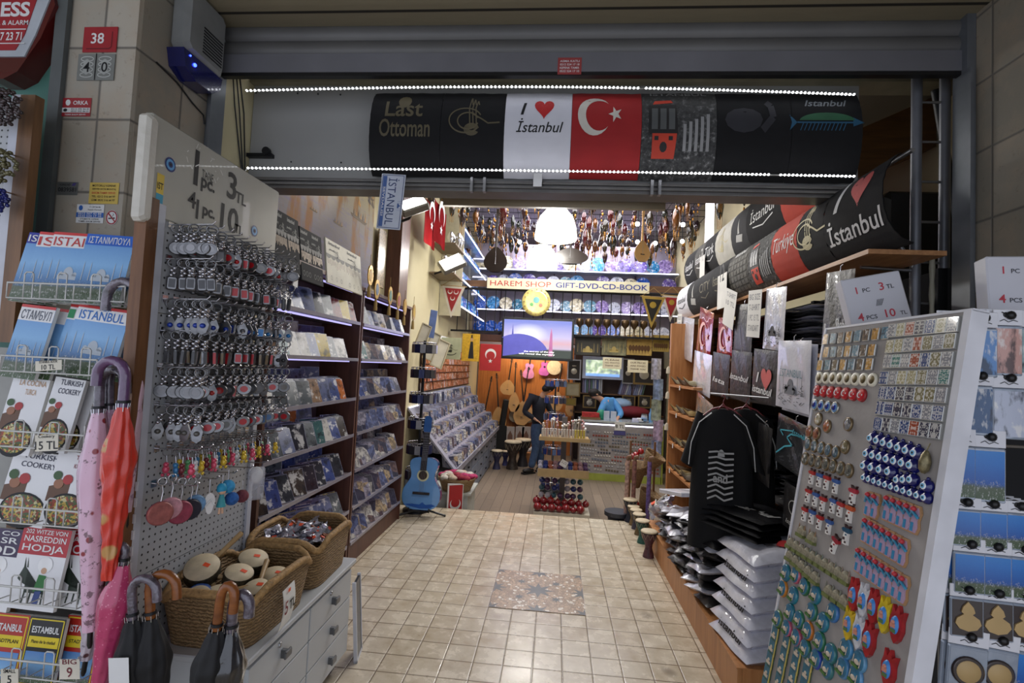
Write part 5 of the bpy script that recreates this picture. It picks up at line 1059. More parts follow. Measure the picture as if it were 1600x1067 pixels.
TR = [(772, 132, 1112, 98, [5, 1, 3, 2, 0, 1, 5], 'top'), (762, 220, 1096, 190, [1, 1, 5, 3, 4, 5, 4], 'second'), (748, 303, 1080, 292, [5, 6, 5, 3, 0, 4, 5], 'third'), (727, 395, 1065, 390, [0, 5, 1, 1, 4, 5, 6], 'fourth'), (722, 478, 1047, 490, [0, 0, 2, 2, 4, 4, 5], 'fifth'), (708, 562, 1030, 592, [0, 0, 2, 2, 0, 5, 0], 'sixth'), (695, 650, 1014, 690, [0, 2, 5, 0, 3, 2, 2], 'seventh')]
for (x0, y0, x1, y1, ci, nm) in TR: mrow(m_tile, 7, c4(x0, y0), c4(x1, y1), '%%s patterned tile magnet in the %s row of tiles' % nm, 'tile magnets in the %s row' % nm, [TL[k] for k in ci])
b = MB(); 
for k, (x0, y0, x1, y1, ci, nm) in enumerate(TR):
    xa, za = onb(*c4(x0, y0)); xb, zb = onb(*c4(x1, y1)); MB().box((0, 0, 0), (xb-xa+.045, .004, .046)).build('tile_strip', mat('strip_grey', (150, 150, 148), .4), mb_, ((xa+xb)/2, 0, (za+zb)/2), (0, -math.atan2(zb-za, xb-xa), 0))
for n_, A, B_, nm in ((7, (668, 732), (915, 815), 'top'), (7, (645, 818), (893, 882), 'second'), (4, (630, 885), (770, 918), 'third'), (11, (625, 950), (965, 1062), 'lowest')): mrow(m_eye, n_, c4(*A), c4(*B_), 'navy glass evil eye magnet in the %s row of eyes' % nm, 'evil eye magnets in the %s row' % nm, [((10, 20, 90), '')], .95 if n_ != 11 else .75)
mrow(m_eye, 3, c4(815, 963), c4(890, 962), 'navy evil eye magnet of the loose three below the third row', 'loose evil eyes', [((10, 20, 90), '')], .85); mput(m_eye, *c4(968, 997), 'navy evil eye magnet alone at the right above the lowest row', None, (10, 20, 90), 0, 0, .85)
mput(MB().lathe([(.004, .03), (.010, .018), (.014, .0), (.012, -.02), (.004, -.03)], 10, 0, (0, -.012, 0)).tube([(0, -.012, .03), (0, -.006, .05)], .0015, 5).mesh('lantern_magnet', mat('lantern_brass', (130, 120, 90), .4, .6, var=.4, scale=90)), *c4(970, 865), 'small brass lantern magnet at the right edge of the board', None, (120, 110, 90))
CWS = [((190, 40, 40), 'red'), ((60, 100, 170), 'blue')]
for nm, L in (('top cow row', [c4(322, 945), c4(365, 960), c4(405, 975), c4(455, 995)]), ('second cow row', [c5(295, 50), c5(335, 70), c5(375, 95), c5(430, 105), c5(470, 125)]), ('third cow row', [c5(275, 150), c5(315, 165), c5(357, 195), c5(408, 220)])):
    for k, q in enumerate(L): c = CWS[k % 2]; mput(m_cow, *q, 'dancing cow magnet with %s scarf in the %s' % (c[1], nm), 'cow magnets in the '+nm, c[0])
for (q, c, nm) in ((c5(440, 320), (170, 40, 50), 'tilted cow magnet with red scarf below the others'), (c5(505, 270), (40, 90, 120), 'cow magnet with green hat at the right of the third row'), (c5(540, 55), (190, 40, 60), 'cow magnet with pink hat standing apart top right'), (c5(522, 150), (210, 90, 40), 'cow magnet with orange hat at the end of the second row')): mput(m_cow, *q, nm, None, c, 0, .3 if 'tilted' in nm else 0, 1.1)
SCN = [((60, 150, 190), 'turquoise')]
mrow(m_san, 2, c5(628, 100), c5(662, 112), 'painted sandal magnet of the upper left pair', 'upper left sandal pair', SCN); mrow(m_san, 5, c5(730, 122), c5(880, 185), 'painted sandal magnet in the upper row of five', 'upper row of sandal magnets', SCN); mrow(m_san, 7, c5(612, 242), c5(815, 362), 'painted sandal magnet in the middle row of seven', 'middle row of sandal magnets', SCN); mrow(m_san, 8, c5(575, 405), c5(815, 565), 'painted sandal magnet in the lower row of eight', 'lower row of sandal magnets', SCN)
mrow(m_sky, 10, c5(203, 305), c5(500, 490), 'stone grey city skyline magnet in the long slanting row', 'skyline magnets in the long row', [((150, 120, 100), ''), ((120, 130, 110), '')]); mrow(m_sky, 5, c5(200, 372), c5(335, 490), 'stone grey skyline magnet in the short lower row', 'skyline magnets in the short row', [((130, 130, 110), '')]); mrow(m_sky, 3, c5(412, 565), c5(492, 620), 'skyline magnet in the last three on the slanting row', 'last three skyline magnets', [((130, 130, 110), '')]); mrow(m_sky, 2, c5(262, 240), c5(318, 275), 'bronze skyline magnet of the pair below the cows', 'bronze skyline pair', [((150, 110, 60), '')])
TEA = ((40, 130, 150), 'teal'); 
for (x, y, c) in ((173, 470, TEA), (228, 482, ((220, 110, 130), 'pink')), (275, 545, ((50, 120, 80), 'green')), (335, 590, TEA), (157, 555, ((220, 140, 50), 'orange')), (213, 592, TEA), (195, 685, TEA), (245, 725, ((50, 130, 100), 'green')), (315, 680, ((60, 130, 100), 'green')), (375, 738, TEA), (430, 685, ((70, 130, 200), 'blue')), (130, 720, ((100, 140, 80), 'green')), (180, 770, ((210, 100, 130), 'pink')), (232, 822, ((190, 90, 120), 'pink')), (295, 785, ((220, 130, 50), 'orange')), (357, 842, ((60, 130, 90), 'green')), (280, 882, ((50, 120, 90), 'green')), (418, 908, ((60, 130, 130), 'green')), (340, 938, ((50, 80, 190), 'blue')), (400, 992, ((60, 120, 120), 'green')), (503, 882, ((90, 160, 210), 'pale blue')), (575, 952, ((100, 160, 200), 'pale blue')), (485, 987, ((90, 150, 200), 'pale blue')), (555, 1035, ((100, 160, 210), 'pale blue'))):
    mput(m_dome, *c5(x, y), '%s rimmed oval relief magnet of the city among the lower ones' % c[1], 'oval relief magnets with %s rims' % c[1], c[0], 0, .1, .98)
for (x, y, c, nm) in ((550, 590, (190, 40, 40), 'red tulip magnet, leftmost of the upper tulips'), (603, 622, (225, 225, 230), 'white tulip magnet between two red ones, upper row'), (657, 655, (180, 36, 40), 'red tulip magnet right of the upper white one'), (717, 700, (230, 200, 40), 'yellow tulip magnet in the upper row'), (783, 752, (176, 36, 42), 'red tulip magnet at the right end of the upper row'), (523, 747, (228, 190, 40), 'yellow tulip magnet at the left of the lower row'), (577, 792, (225, 225, 230), 'white tulip magnet in the lower row'), (630, 832, (180, 36, 40), 'red tulip magnet right of the lower white one'), (738, 992, (180, 36, 40), 'red tulip magnet alone near the bottom edge')): mput(m_tul, *c5(x, y), nm, None, c, 0, -.08, 1.05)
for r_ in range(5):
    for k in range(4): mput(m_card, *c5(115+62*k-14*r_, 800+48*k+70*r_), 'teal and gold rectangular scene magnet in the lower left block', 'scene magnets in the lower left block', (50, 120, 140), 0, 0, .8)
# white price boxes behind
def pricebox(px0, py0, px1, py1, y, tilt, label, two=True):
    a = atY(px0, py0, y); c = atY(px1, py1, y); w = c.x-a.x; h = a.z-c.z
    t = thing('price_board', label, 'sign', ((a.x+c.x)/2, y, c.z), 0, None, (-.1, tilt, -.15)); MB().rbox((0, .03, h/2), (w, .06, h), .004).build('box', mat('white_card_box', (206, 206, 214), .5, var=.03), t)
    b = MB(); r = MB()
    letters(r, '1', -w*.28, h*.68, h*.13, None, -.001); letters(b, 'PC', -w*.12, h*.69, h*.08, None, -.001); letters(r, '3', w*.14, h*.68, h*.15, None, -.001); letters(b, 'TL', w*.28, h*.69, h*.08, None, -.001)
    letters(r, '4', -w*.32, h*.16, h*.15, None, -.001); letters(b, 'PCS', -w*.14, h*.17, h*.08, None, -.001); letters(r, '10', w*.17, h*.16, h*.15, None, -.001); letters(b, 'TL', w*.38, h*.17, h*.07, None, -.001)
    for k in range(5): squiggle(b, [(-w*.02+k*.004, h*.4), (w*.02+k*.005, h*.52)], .002, 0, -.001)
    r.build('red_figures', mat('figure_red', (196, 60, 76), .5), t); b.build('lettering', mat('letter_grey', (50, 50, 56), .5), t); return t
pricebox(1337, 425, 1425, 512, 1.98, -.2, 'tilted white price box with red figures above the magnet board')
pricebox(1552, 396, 1660, 490, 1.62, .0, 'white price box at the right edge above the hanging picture packs')
# rack of hanging picture magnets in packs at the far right
RY = 1.52
rr = thing('hanging_rack', 'black and chrome wire rack of hanging picture packs at the right edge', 'display rack', (0, 0, 0))
for py in (494, 588, 692, 780, 842, 918, 992): a = atY(1470, py, RY+.03); MB().tube([(1.10, RY+.04, a.z), (1.72, RY+.04, a.z)], .005, 6).build('cross_bar', CHROME, rr)
for x in (1.12, 1.74): MB().tube([(x, RY+.06, 0), (x, RY+.06, 1.68)], .012, 8).build('upright', mat('rack_upright_white', (180, 182, 186), .4, .4), rr)
MB().bx(1.13, 1.73, RY+.28, RY+.30, 0, 1.45).build('back_panel', mat('dark_rack_back', (36, 36, 40), .6), rr)
PKW = [mat('header_card_white', (226, 226, 232), .4, var=.02), BLACK, cover('pack_picture', 2.2, .12), mat('bag_plastic', (150, 160, 175), .1, .1, coat=1, bump=.5, bs=40), mat('dark_pack', (54, 44, 44), .3, coat=.6), mat('pack_tan', (190, 160, 110), .5)]
SEA = skyprint('pack_sea_view', (70, 150, 220), (50, 120, 200), (40, 90, 170)); PKW.append(SEA)
def packmesh(kind, w, h):
    b = MB().rbox((0, 0, -h*.11), (w, .003, h*.24), .001, 0); ff = {0: 2, 1: 6, 2: 4, 3: 3}[kind]
    b.rbox((0, .001, -h*.62), (w*1.0, .008, h*.76), .003, 3); b.box((0, -.0036, -h*.62), (w*.88, .001, h*.68), ff)
    b.lathe([(.011, .0), (.012, .006), (.006, .012), (1e-5, .013)], 12, 1, (.004, -.002, -h*.08), 'Y').tube([(-.016, -.003, -h*.03), (-.004, -.005, -h*.07)], .0015, 4, 1)
    if kind == 2:
        P = [(0, -.30), (.012, -.40), (.016, -.5), (.010, -.54), (.026, -.62), (.030, -.72), (.020, -.82), (0, -.86), (-.020, -.82), (-.030, -.72), (-.026, -.62), (-.010, -.54), (-.016, -.5), (-.012, -.40)]
        b.prism([(p[0], p[1]*h) for p in P][::-1], .004, 5, -.004)
    if kind == 3: b.lathe([(w*.40, .004), (w*.40, .008), (w*.36, .010)], 24, 4, (0, 0, -h*.6), 'Y'); b.lathe([(w*.30, .010), (w*.28, .012), (1e-5, .012)], 24, 5, (0, 0, -h*.6), 'Y')
    squiggle(b, [(-.02, -h*.17), (-.01, -h*.14), (0, -h*.18), (.012, -h*.15), (.022, -h*.17)], .002, 1, -.0024); return b.mesh('picture_pack', PKW)
PM = {}
def pack(px, py, wpx, hpx, kind, label, col, n=3, tilt=0., y=RY):
    a = atY(px, py, y); w = wpx*y/800.; h = hpx*y/800.*1.02; key = (kind, round(w, 3), round(h, 3))
    if key not in PM: PM[key] = packmesh(kind, w, h)
    for k in range(n):
        o = bpy.data.objects.new('picture_pack', PM[key]); COL.objects.link(o); o.location = (a.x+w/2-.008*k, y-.03+.012*k, a.z+.002*k); o.rotation_euler = (0, tilt, -.1)
        tag(o, label if k == 0 else label.replace('picture pack', 'pack behind another', 1), 'picture pack', 'packs: '+label[:40], col=col)
pack(1462, 488, 32, 88, 0, 'plain white headed picture pack at the left of the top row', (150, 160, 170), 2)
pack(1499, 490, 38, 90, 0, 'blue skyline picture pack, second in the top row', (90, 140, 200)); pack(1539, 486, 36, 92, 0, 'pink sunset picture pack in the top row', (206, 160, 150)); pack(1577, 488, 38, 94, 0, 'grey green picture pack at the right of the top row', (150, 176, 180))
pack(1497, 578, 34, 90, 0, 'dark blue picture pack at the left of the second row', (60, 90, 130)); pack(1536, 581, 42, 92, 0, 'pale violet picture pack in the middle of the second row', (190, 196, 214)); pack(1577, 582, 38, 92, 0, 'grey green picture pack at the right of the second row', (150, 176, 180))
pack(1470, 668, 34, 96, 1, 'sea blue picture pack at the left of the third row', (50, 110, 200)); pack(1506, 670, 42, 98, 1, 'mosque tower picture pack in the third row', (120, 130, 120))
for k, (x, nm) in enumerate(((1471, 'left'), (1511, 'middle'), (1553, 'right'))): pack(x, 772+3*k, 40, 66, 1, 'blue bay picture pack at the %s of the fourth row' % nm, (60, 110, 180), 4)
for k, (x, nm) in enumerate(((1477, 'left'), (1517, 'middle'), (1559, 'right'))): pack(x, 835+4*k, 40, 74, 1, 'coast view picture pack at the %s of the fifth row' % nm, (60, 100, 150), 4)
for k, (x, nm) in enumerate(((1472, 'left'), (1517, 'middle'), (1561, 'right'))): pack(x, 905+5*k, 42, 70, 2, 'brown picture pack with a gourd shape at the %s of the sixth row' % nm, (80, 60, 50), 3)
pack(1471, 974, 50, 88, 3, 'picture pack with round gold plate at the left of the lowest row', (120, 90, 50), 2, .06); pack(1520, 980, 48, 86, 3, 'picture pack with round dark plate in the middle of the lowest row', (60, 60, 60), 2, .08); pack(1562, 984, 44, 84, 1, 'sea blue picture pack at the right of the lowest row', (50, 110, 160), 2, .06)
# ================================================================== right side of the shop: rolls of shirts, packed shirts, bench
def frameR(y, x, z): return ((x, y, z), -PI/2)
def rollseg(label, ya, yb, x, z, base, art, b_, c_, grp, lean):
    "ya far end, yb near end; local x runs toward the street"
    ym = (ya+yb)/2; return shirt_roll('stretched_shirt', label, -(ya-ym), ya-ym-.002, base, art, b_, c_, ((x, ym, z), -PI/2), grp, lean)
def a_loveR(t, fn, c, w):
    b = MB(); letters(b, 'I', c-.10, .04, .13, .075, -.002, 0, .25, fn=fn); letters(b, 'İstanbul', c-.0, -.085, .10, .42, -.002, 0, .15, .01, fn=fn); b.build('lettering', INKW, t)
    b = MB(); heart(b, c+.06, .10, .15, 0, -.002, fn); b.build('heart_print', mat('pink_red_print', (200, 90, 86), .6), t)
def a_turkiye(t, fn, c, w): b = MB(); letters(b, 'Türkiye', c, -.02, .10, w*.8, -.002, 0, .4, -.005, fn=fn); b.build('lettering', INKW, t)
def a_tugR(t, fn, c, w): b = MB(); tughra(b, c-.05, .05, .22, 0, -.002, fn); b.build('tughra_print', mat('pale_gold_print', (190, 180, 140), .6), t)
def a_word(word, ink=None, sh=.2, h=.07):
    def f(t, fn, c, w): b = MB(); letters(b, word, c, .0, h, w*.75, -.002, 0, sh, 0, fn=fn); squiggle(b, [(c-w*.3, -.03), (c, -.05), (c+w*.3, -.02)], .008, 0, -.002, fn); b.build('lettering', ink or INKW, t)
    return f
def a_grid(t, fn, c, w):
    b = MB()
    for i in range(6):
        for j in range(7): x = c-w*.42+i*w*.145; z = -.15+j*.038; flat(b, [(x, z), (x+w*.12, z), (x+w*.12, z+.028), (x, z+.028)], 0, -.002, fn)
    letters(b, 'Istanbul', c, .13, .04, w*.5, -.002, 1, fn=fn); b.build('block_print', [mat('block_grey', (84, 82, 76), .7), INKW], t)
def a_boatp(t, fn, c, w): b = MB(); flat(b, [(c-.08, -.05), (c+.06, -.07), (c+.1, -.02), (c-.05, 0)], 0, -.002, fn); flat(b, [(c-.02, 0), (c+.03, .0), (c+.0, .12)], 0, -.002, fn); b.build('boat_print', mat('pale_print', (170, 170, 165), .6), t)
GREYSH = mat('dark_photo_cotton', (64, 62, 58), .8, var=.6, scale=14)
G1 = 't-shirts stretched along the lower roll on the right'; G2 = 't-shirts stretched along the upper roll on the right'
LX, LZ, LB, LC = 1.42, 2.262, .13, .195
def ly(px, py=None): return px
# boundaries of the lower roll, near to far, found on the plane x = 1.30
L = [(2.16, 2.62, BLKSHIRT, a_loveR, 'black t-shirt with large I heart Istanbul at the near end of the lower roll'), (2.62, 2.90, BLKSHIRT, a_tugR, 'black t-shirt with pale gold tughra beside the red one, lower roll'), (2.90, 3.24, mat('orange_red_cotton', (176, 56, 38), .8, var=.08), a_turkiye, 'orange red t-shirt with handwritten Türkiye on the lower roll'),
     (3.24, 3.62, TRAMM, a_tram, 'grey t-shirt with tram picture on the lower right roll'), (3.62, 4.05, GREYSH, a_grid, 'dark t-shirt covered with small grey blocks on the lower roll'), (4.05, 4.45, BLKSHIRT, a_word('Istanbul', GOLDINK, 0), 'black t-shirt behind the number tag on the lower roll'), (4.45, 4.85, BLKSHIRT, a_word('CITY', GOLDINK, 0), 'black t-shirt with gold block lettering on the lower roll'), (4.85, 5.25, BLKSHIRT, a_boatp, 'black t-shirt with pale boat print on the lower roll'), (5.25, 5.7, WHTSHIRT, a_word('Istanbul', INKK, .2, .05), 'white t-shirt at the far end of the lower roll')]
for (y0, y1, m, a, lab) in L: rollseg(lab, y1, y0, LX, LZ, m, a, LB, LC, G1, .12)
U = [(3.3, 4.02, mat('orange_red_cotton', (176, 56, 38), .8, var=.08), a_none, 'orange red t-shirt at the near end of the upper roll'), (4.02, 4.72, BLKSHIRT, a_word('İstanbul', None, .2, .1), 'black t-shirt with white Istanbul on the upper roll'), (4.72, 5.12, mat('charcoal_cotton', (40, 40, 42), .85), a_boatp, 'charcoal t-shirt with a ship print on the upper roll'), (5.12, 5.62, mat('offwhite_cotton', (190, 188, 178), .8), a_tugR, 'off white t-shirt in the middle of the upper roll'),
     (5.62, 6.05, BLKSHIRT, a_word('Türk', None, .2, .09), 'black t-shirt with round pale print on the upper roll'), (6.05, 6.45, GREYSH, a_word('Istanbul', None), 'grey photo t-shirt with a paper note on the upper roll'), (6.45, 6.95, BLKSHIRT, a_word('Istanbul', None, .3), 'black t-shirt with flowing white script at the far end of the upper roll')]
for (y0, y1, m, a, lab) in U: rollseg(lab, y1, y0, 1.82, 2.86, m, a, .16, .27, G2, .1)
t = thing('roll_rail', 'steel rails carrying the two rolls of stretched shirts', 'rail', (0, 0, 0))
MB().tube([(1.43, 2.2, 2.47), (1.43, 5.7, 2.47)], .01, 6).build('lower_rail', STEEL, t); MB().tube([(1.85, 3.3, 3.12), (1.85, 6.95, 3.12)], .01, 6).build('upper_rail', STEEL, t)
def note(px, py, w, h, x, label, lines, ink=INKK, m=None, tilt=0.):
    q = atX(px, py, x); o = thing('paper_note', label, 'note', q, -PI/2, None, (0, tilt, -PI/2)); MB().box((0, 0, 0), (w, .0015, h)).build('card', m or mat('note_paper', (206, 204, 198), .6, var=.03), o)
    b = MB()
    for k, s in enumerate(lines): letters(b, s, 0, h*(.34-.22*k)-h*.05, h*.13 if len(lines) > 1 else h*.5, w*(.8 if len(lines) > 1 else .45), -.0012)
    b.build('lettering', ink, o); return o
note(1128, 455, .22, .27, 1.275, 'white paper with a large handwritten 12 before the lower roll', ['12'], m=mat('note_paper', (206, 204, 198), .6))
note(1097, 420, .2, .3, 1.64, 'blank pale paper hanging on the upper roll', ['TL'], mat('faint_ink', (170, 170, 165), .6))
# shelf boards, posts
sh2 = thing('clothes_rack', 'long wooden rack on the right holding packed shirts under the rolls', 'rack', (0, 0, 0))
MB().bx(1.29, 1.60, 2.25, 5.75, 2.045, 2.065).build('top_board', wood('board_birch', (150, 104, 66), (190, 140, 96), 1), sh2)
MB().bx(1.34, 1.75, 2.45, 5.0, 1.62, 1.64).build('middle_board', bpy.data.materials['board_birch'], sh2)
MB().bx(1.76, 1.78, 2.45, 5.9, .19, 2.04).build('back_panel', mat('rack_dark_back', (26, 25, 27), .8), sh2)
for y in (2.47, 3.6, 5.0): MB().bx(1.72, 1.76, y, y+.04, .19, 2.04).build('post', DARKMET, sh2)
for z in (.75, 1.05, 1.33): MB().bx(1.36, 1.75, 2.45, 5.0, z, z+.015).build('shelf_board', mat('rack_shelf_dark', (44, 42, 42), .6), sh2)
# folded packed shirts
PK = mat('shirt_bag_shine', (150, 150, 160), .1, .3, coat=1, var=.5, scale=30, bump=1., bs=40)
def pillow(w, d, h, seed, mats, art=None, ex=.28):
    R = random.Random(seed); ph = [R.uniform(0, 6) for _ in range(4)]; b = MB(); n = 12
    def fn(s):
        def g(u, v): e = max(0, math.sin(PI*u)*math.sin(PI*v))**ex; z = s*h/2*e+(.0035*math.sin(11*u+ph[0]+4*v)*e+.003*math.sin(15*v+ph[1])*e)*(1 if s > 0 else .2); return ((u-.5)*w*(1+.02*math.sin(9*v+ph[2])), (v-.5)*d*(1+.02*math.sin(8*u+ph[3])), z+h/2)
        return g
    b.grid(fn(1), n, n); b.grid(lambda u, v: fn(-1)(1-u, v), n, n); b.sm = [True]*len(b.f)
    if art: art(b, w, d, h)
    return b.mesh('folded_shirt', mats)
BAGBLK = mat('bagged_black_shirt', (18, 18, 22), .42, 0, coat=.12, var=.5, scale=20, bump=1., bs=35); BAGWHT = mat('bagged_white_shirt', (205, 205, 216), .25, 0, coat=.8, var=.12, scale=20, bump=.8, bs=35); BAGRED = mat('bagged_red_shirt', (150, 30, 40), .2, coat=1, var=.3, bump=.8, bs=35)
def pilemesh(n, m, w=.24, d=.3, h=.02): return pillow(w, d, h, n, m)
FS = {'b': [pilemesh(k, [BAGBLK, INKW]) for k in range(3)], 'w': [pilemesh(k+5, [BAGWHT, INKK]) for k in range(3)], 'r': [pilemesh(k+9, [BAGRED, INKW]) for k in range(2)]}
def stack(x, y, z, n, kind, label, grp, dz=.020, rz=-PI/2, jit=.03, sc=1.):
    R = random.Random(int(x*100+y*77+z*13))
    for k in range(n):
        kk = kind[k % len(kind)]; o = bpy.data.objects.new('folded_shirt', R.choice(FS[kk])); COL.objects.link(o); o.location = (x+R.uniform(-.008, .008), y+R.uniform(-.008, .008), z+dz*k); o.rotation_euler = (0, 0, rz+R.uniform(-jit, jit)); o.scale = (sc, sc, 1)
        tag(o, label, 't-shirt', grp)
for i, (y, kd, lab) in enumerate(((2.72, 'bbw', 'near the street'), (3.02, 'wwb', 'beside the black hanging pack'), (3.34, 'bwb', 'behind the white papers'), (3.66, 'rr', 'red ones'), (3.98, 'bbb', 'behind the red packs'), (4.3, 'wb', 'toward the wooden shelving'), (4.62, 'bw', 'at the far end'))): stack(1.52, y, 1.642, 14, kd, 'bagged folded t-shirt in the upper pile %s' % lab, 'upper pile '+lab)
for zi, z in enumerate((.766, 1.066, 1.346)):
    for i, y in enumerate((2.75, 3.15, 3.55, 3.95)): stack(1.54, y, z, 7, 'b' if (i+zi) % 2 else 'bwb', 'folded t-shirt in the %s dark pile on the %s inner shelf' % (('nearest', 'second', 'third', 'farthest')[i], ('lowest', 'middle', 'upper')[zi]), 'inner shelf pile %d' % (zi*4+i+1), .024)
# hanging packs (flat bagged shirts) facing the aisle
def hpack(label, p0, p1, x, m, art=None, tilt=0., grp=None, th=.012, lean=0.):
    "p0 upper far corner pixel, p1 lower near corner pixel on the plane X=x"
    a = atX(p0[0], p0[1], x); c = atX(p1[0], p1[1], x); w = a.y-c.y; h = a.z-c.z
    t = thing('packed_shirt', label, 't-shirt', (x, (a.y+c.y)/2, c.z), -PI/2, grp, (lean, tilt, -PI/2)); b = MB(); R = random.Random(int(p0[0])); ph = [R.uniform(0, 6) for _ in range(3)]
    def fn(s):
        def g(u, v): e = max(0, math.sin(PI*u)*math.sin(PI*v))**.2; return ((u-.5)*w*(1-.03*v), -s*(th/2*e+.0025*math.sin(13*u+ph[0]+6*v)*e)+th/2, v*h)
        return g
    b.grid(fn(1), 12, 14); b.grid(lambda u, v: fn(-1)(1-u, v), 12, 14); b.build('shirt', m, t)
    MB().tube([(0, th/2, h-.005), (0, th/2, h+.02), (.008, .012, h+.028)], .002, 5).build('clip', CHROME, t)
    if art: art(t, w, h, -.0045)
    return t
def P_word(lines, ink=INKW, z0=.3, hh=.12, ww=.7, sh=.2):
    def f(t, w, h, y):
        b = MB()
        for k, s in enumerate(lines): letters(b, s, 0, h*(z0-.17*k), h*hh, w*ww, y, 0, sh, .01)
        b.build('lettering', ink, t)
    return f
def P_love(t, w, h, y):
    b = MB(); letters(b, 'I', -w*.2, h*.36, h*.2, w*.12, y, 0, .2, .02); letters(b, 'istanbul', 0, h*.16, h*.14, w*.8, y, 0, .2, .02); b.build('lettering', INKW, t); b = MB(); heart(b, w*.15, h*.47, w*.42, 0, y); b.build('heart_print', mat('pink_red_print', (200, 90, 86), .6), t)
def P_swoosh(t, w, h, y):
    b = MB(); squiggle(b, arc(-w*.12, h*.3, w*.22, h*.1, PI*.9, 2*PI, 12), .012, 0, y); squiggle(b, [(w*.1, h*.3), (w*.14, h*.4), (w*.05, h*.38), (w*.1, h*.24)], .008, 0, y); letters(b, 'anbul', w*.28, h*.25, h*.14, w*.35, y, 0, .2); b.build('lettering', INKW, t)
def P_city(ink=INKK):
    def f(t, w, h, y):
        b = MB(); R = random.Random(4); mosque(b, 0, h*.22, w*.7, 0, y)
        for k in range(46): x = R.uniform(-.38, .38)*w; z = h*(.08+.26*R.random()); squiggle(b, [(x, z), (x+R.uniform(.02, .08)*w, z+R.uniform(-.03, .05)*h)], .004, 0, y)
        b.build('sketch_print', ink, t)
    return f
def P_istwhite(t, w, h, y): P_city(mat('grey_sketch', (110, 112, 120), .6))(t, w, h, y); b = MB(); letters(b, 'İSTANBUL', 0, h*.47, h*.15, w*.66, y, 0, 0, -.01); b.build('lettering', mat('teal_grey_print', (80, 128, 140), .6), t)
def P_turq(t, w, h, y):
    b = MB(); squiggle(b, [(-w*.42, h*.2), (-w*.2, h*.42), (.0*w, h*.52), (-w*.15, h*.62), (-w*.05, h*.72), (w*.2, h*.78), (w*.4, h*.74)], .008, 0, y); squiggle(b, [(-w*.25, h*.62), (-w*.35, h*.7), (0, h*.8)], .006, 0, y); letters(b, 'Istanbul', w*.2, h*.74, h*.1, w*.45, y, 0, .3, 0); b.build('lettering', mat('turquoise_print', (70, 170, 190), .6), t)
def P_thin(t, w, h, y): b = MB(); squiggle(b, arc(0, h*.55, w*.2, h*.16, -1, 4.5, 16), .005, 0, y); squiggle(b, [(0, h*.4), (w*.1, h*.2)], .005, 0, y); letters(b, 'Istanbul', 0, h*.15, h*.1, w*.6, y, 0, .3); b.build('print', mat('pale_print', (170, 170, 165), .6), t)
def P_red(t, w, h, y): b = MB(); crescent(b, -w*.05, h*.45, w*.25, 0, y); b.build('crescent_print', mat('pale_pink_print', (220, 170, 170), .6), t)
hpack('large black bagged t-shirt with white swoosh hanging nearest under the roll', (1283, 432), (1326, 545), 1.255, BAGBLK, P_swoosh, .1)
hpack('white bagged t-shirt with grey map drawing beside the white papers', (1192, 456), (1222, 545), 1.26, BAGWHT, P_city(), .1)
hpack('black bagged t-shirt with white script left of the white one', (1146, 480), (1172, 552), 1.26, BAGBLK, P_word(['BBQ'], z0=.45, hh=.2), .1)
hpack('red bagged t-shirt hanging below the tilted white paper', (1120, 500), (1142, 553), 1.26, BAGRED, P_red, .1)
hpack('red bagged t-shirt farther along, tilted under the far roll', (1088, 488), (1108, 553), 1.26, BAGRED, P_red, .25)
hpack('clear bagged white t-shirt at the far end of the top row', (1062, 500), (1080, 560), 1.26, BAGWHT, None, .15); hpack('dark bagged t-shirt at the very end of the top row', (1046, 512), (1060, 566), 1.26, BAGBLK, None, .2)
note(1178, 490, .22, .30, 1.245, 'white paper with a price list hanging over the packed shirts', ['BIG SIZE', 'T-SHIRT', '1 PC 15 TL', 'STANDART'], mat('note_grey_ink', (120, 120, 124), .6), tilt=.1)
note(1140, 482, .24, .27, 1.245, 'tilted white paper hanging over the red packs', ['T-SHIRT', '10 TL'], mat('note_grey_ink', (120, 120, 124), .6), tilt=.3); note(1061, 512, .2, .28, 1.245, 'small white paper at the far end of the packed shirts', ['KIDS', '8 TL'], mat('note_grey_ink', (120, 120, 124), .6), tilt=.1)
hpack('black bagged t-shirt with I heart istanbul in white', (1174, 548), (1210, 632), 1.2, BAGBLK, P_love, .08); hpack('black bagged t-shirt with Istanbul script, left of the I heart one', (1140, 550), (1170, 628), 1.2, BAGBLK, P_word(['Istanbul'], z0=.4, hh=.12, ww=.9, sh=.3), .08)
hpack('dark bagged t-shirt with blue sheen in the second row', (1111, 553), (1136, 620), 1.2, BAGBLK, P_word(['Ista'], z0=.3), .1); hpack('white bagged t-shirt with round print in the second row', (1082, 552), (1108, 616), 1.2, BAGWHT, P_thin, .12)
hpack('white t-shirt with ISTANBUL city drawing hanging in front, near the magnet board', (1212, 535), (1262, 645), 1.10, mat('white_bag_front', (212, 212, 222), .35, coat=.5, var=.04, bump=.3), P_istwhite, .05)
hpack('white t-shirt layered behind the ISTANBUL drawing one', (1222, 540), (1272, 652), 1.125, BAGWHT, None, .05)
hpack('black bagged t-shirt with turquoise bridge script low on the right', (1210, 650), (1268, 752), 1.14, mat('dark_slate_bag', (44, 46, 50), .25, coat=.8, bump=.6), P_turq, .12); hpack('black t-shirt with thin looping line drawing, lowest on the right', (1222, 752), (1262, 850), 1.16, BAGBLK, P_thin, .05)
hpack('clear bagged grey t-shirt below the white round print one', (1085, 618), (1108, 690), 1.18, mat('bagged_grey_shirt', (130, 126, 120), .2, coat=1, var=.4, bump=1.), None, .2); hpack('dark bagged t-shirt low beside the wooden shelving', (1084, 695), (1110, 742), 1.2, BAGBLK, None, .1)
hpack('dark bagged t-shirt low behind the hanging black shirts', (1180, 660), (1200, 760), 1.22, BAGBLK, None, .1)
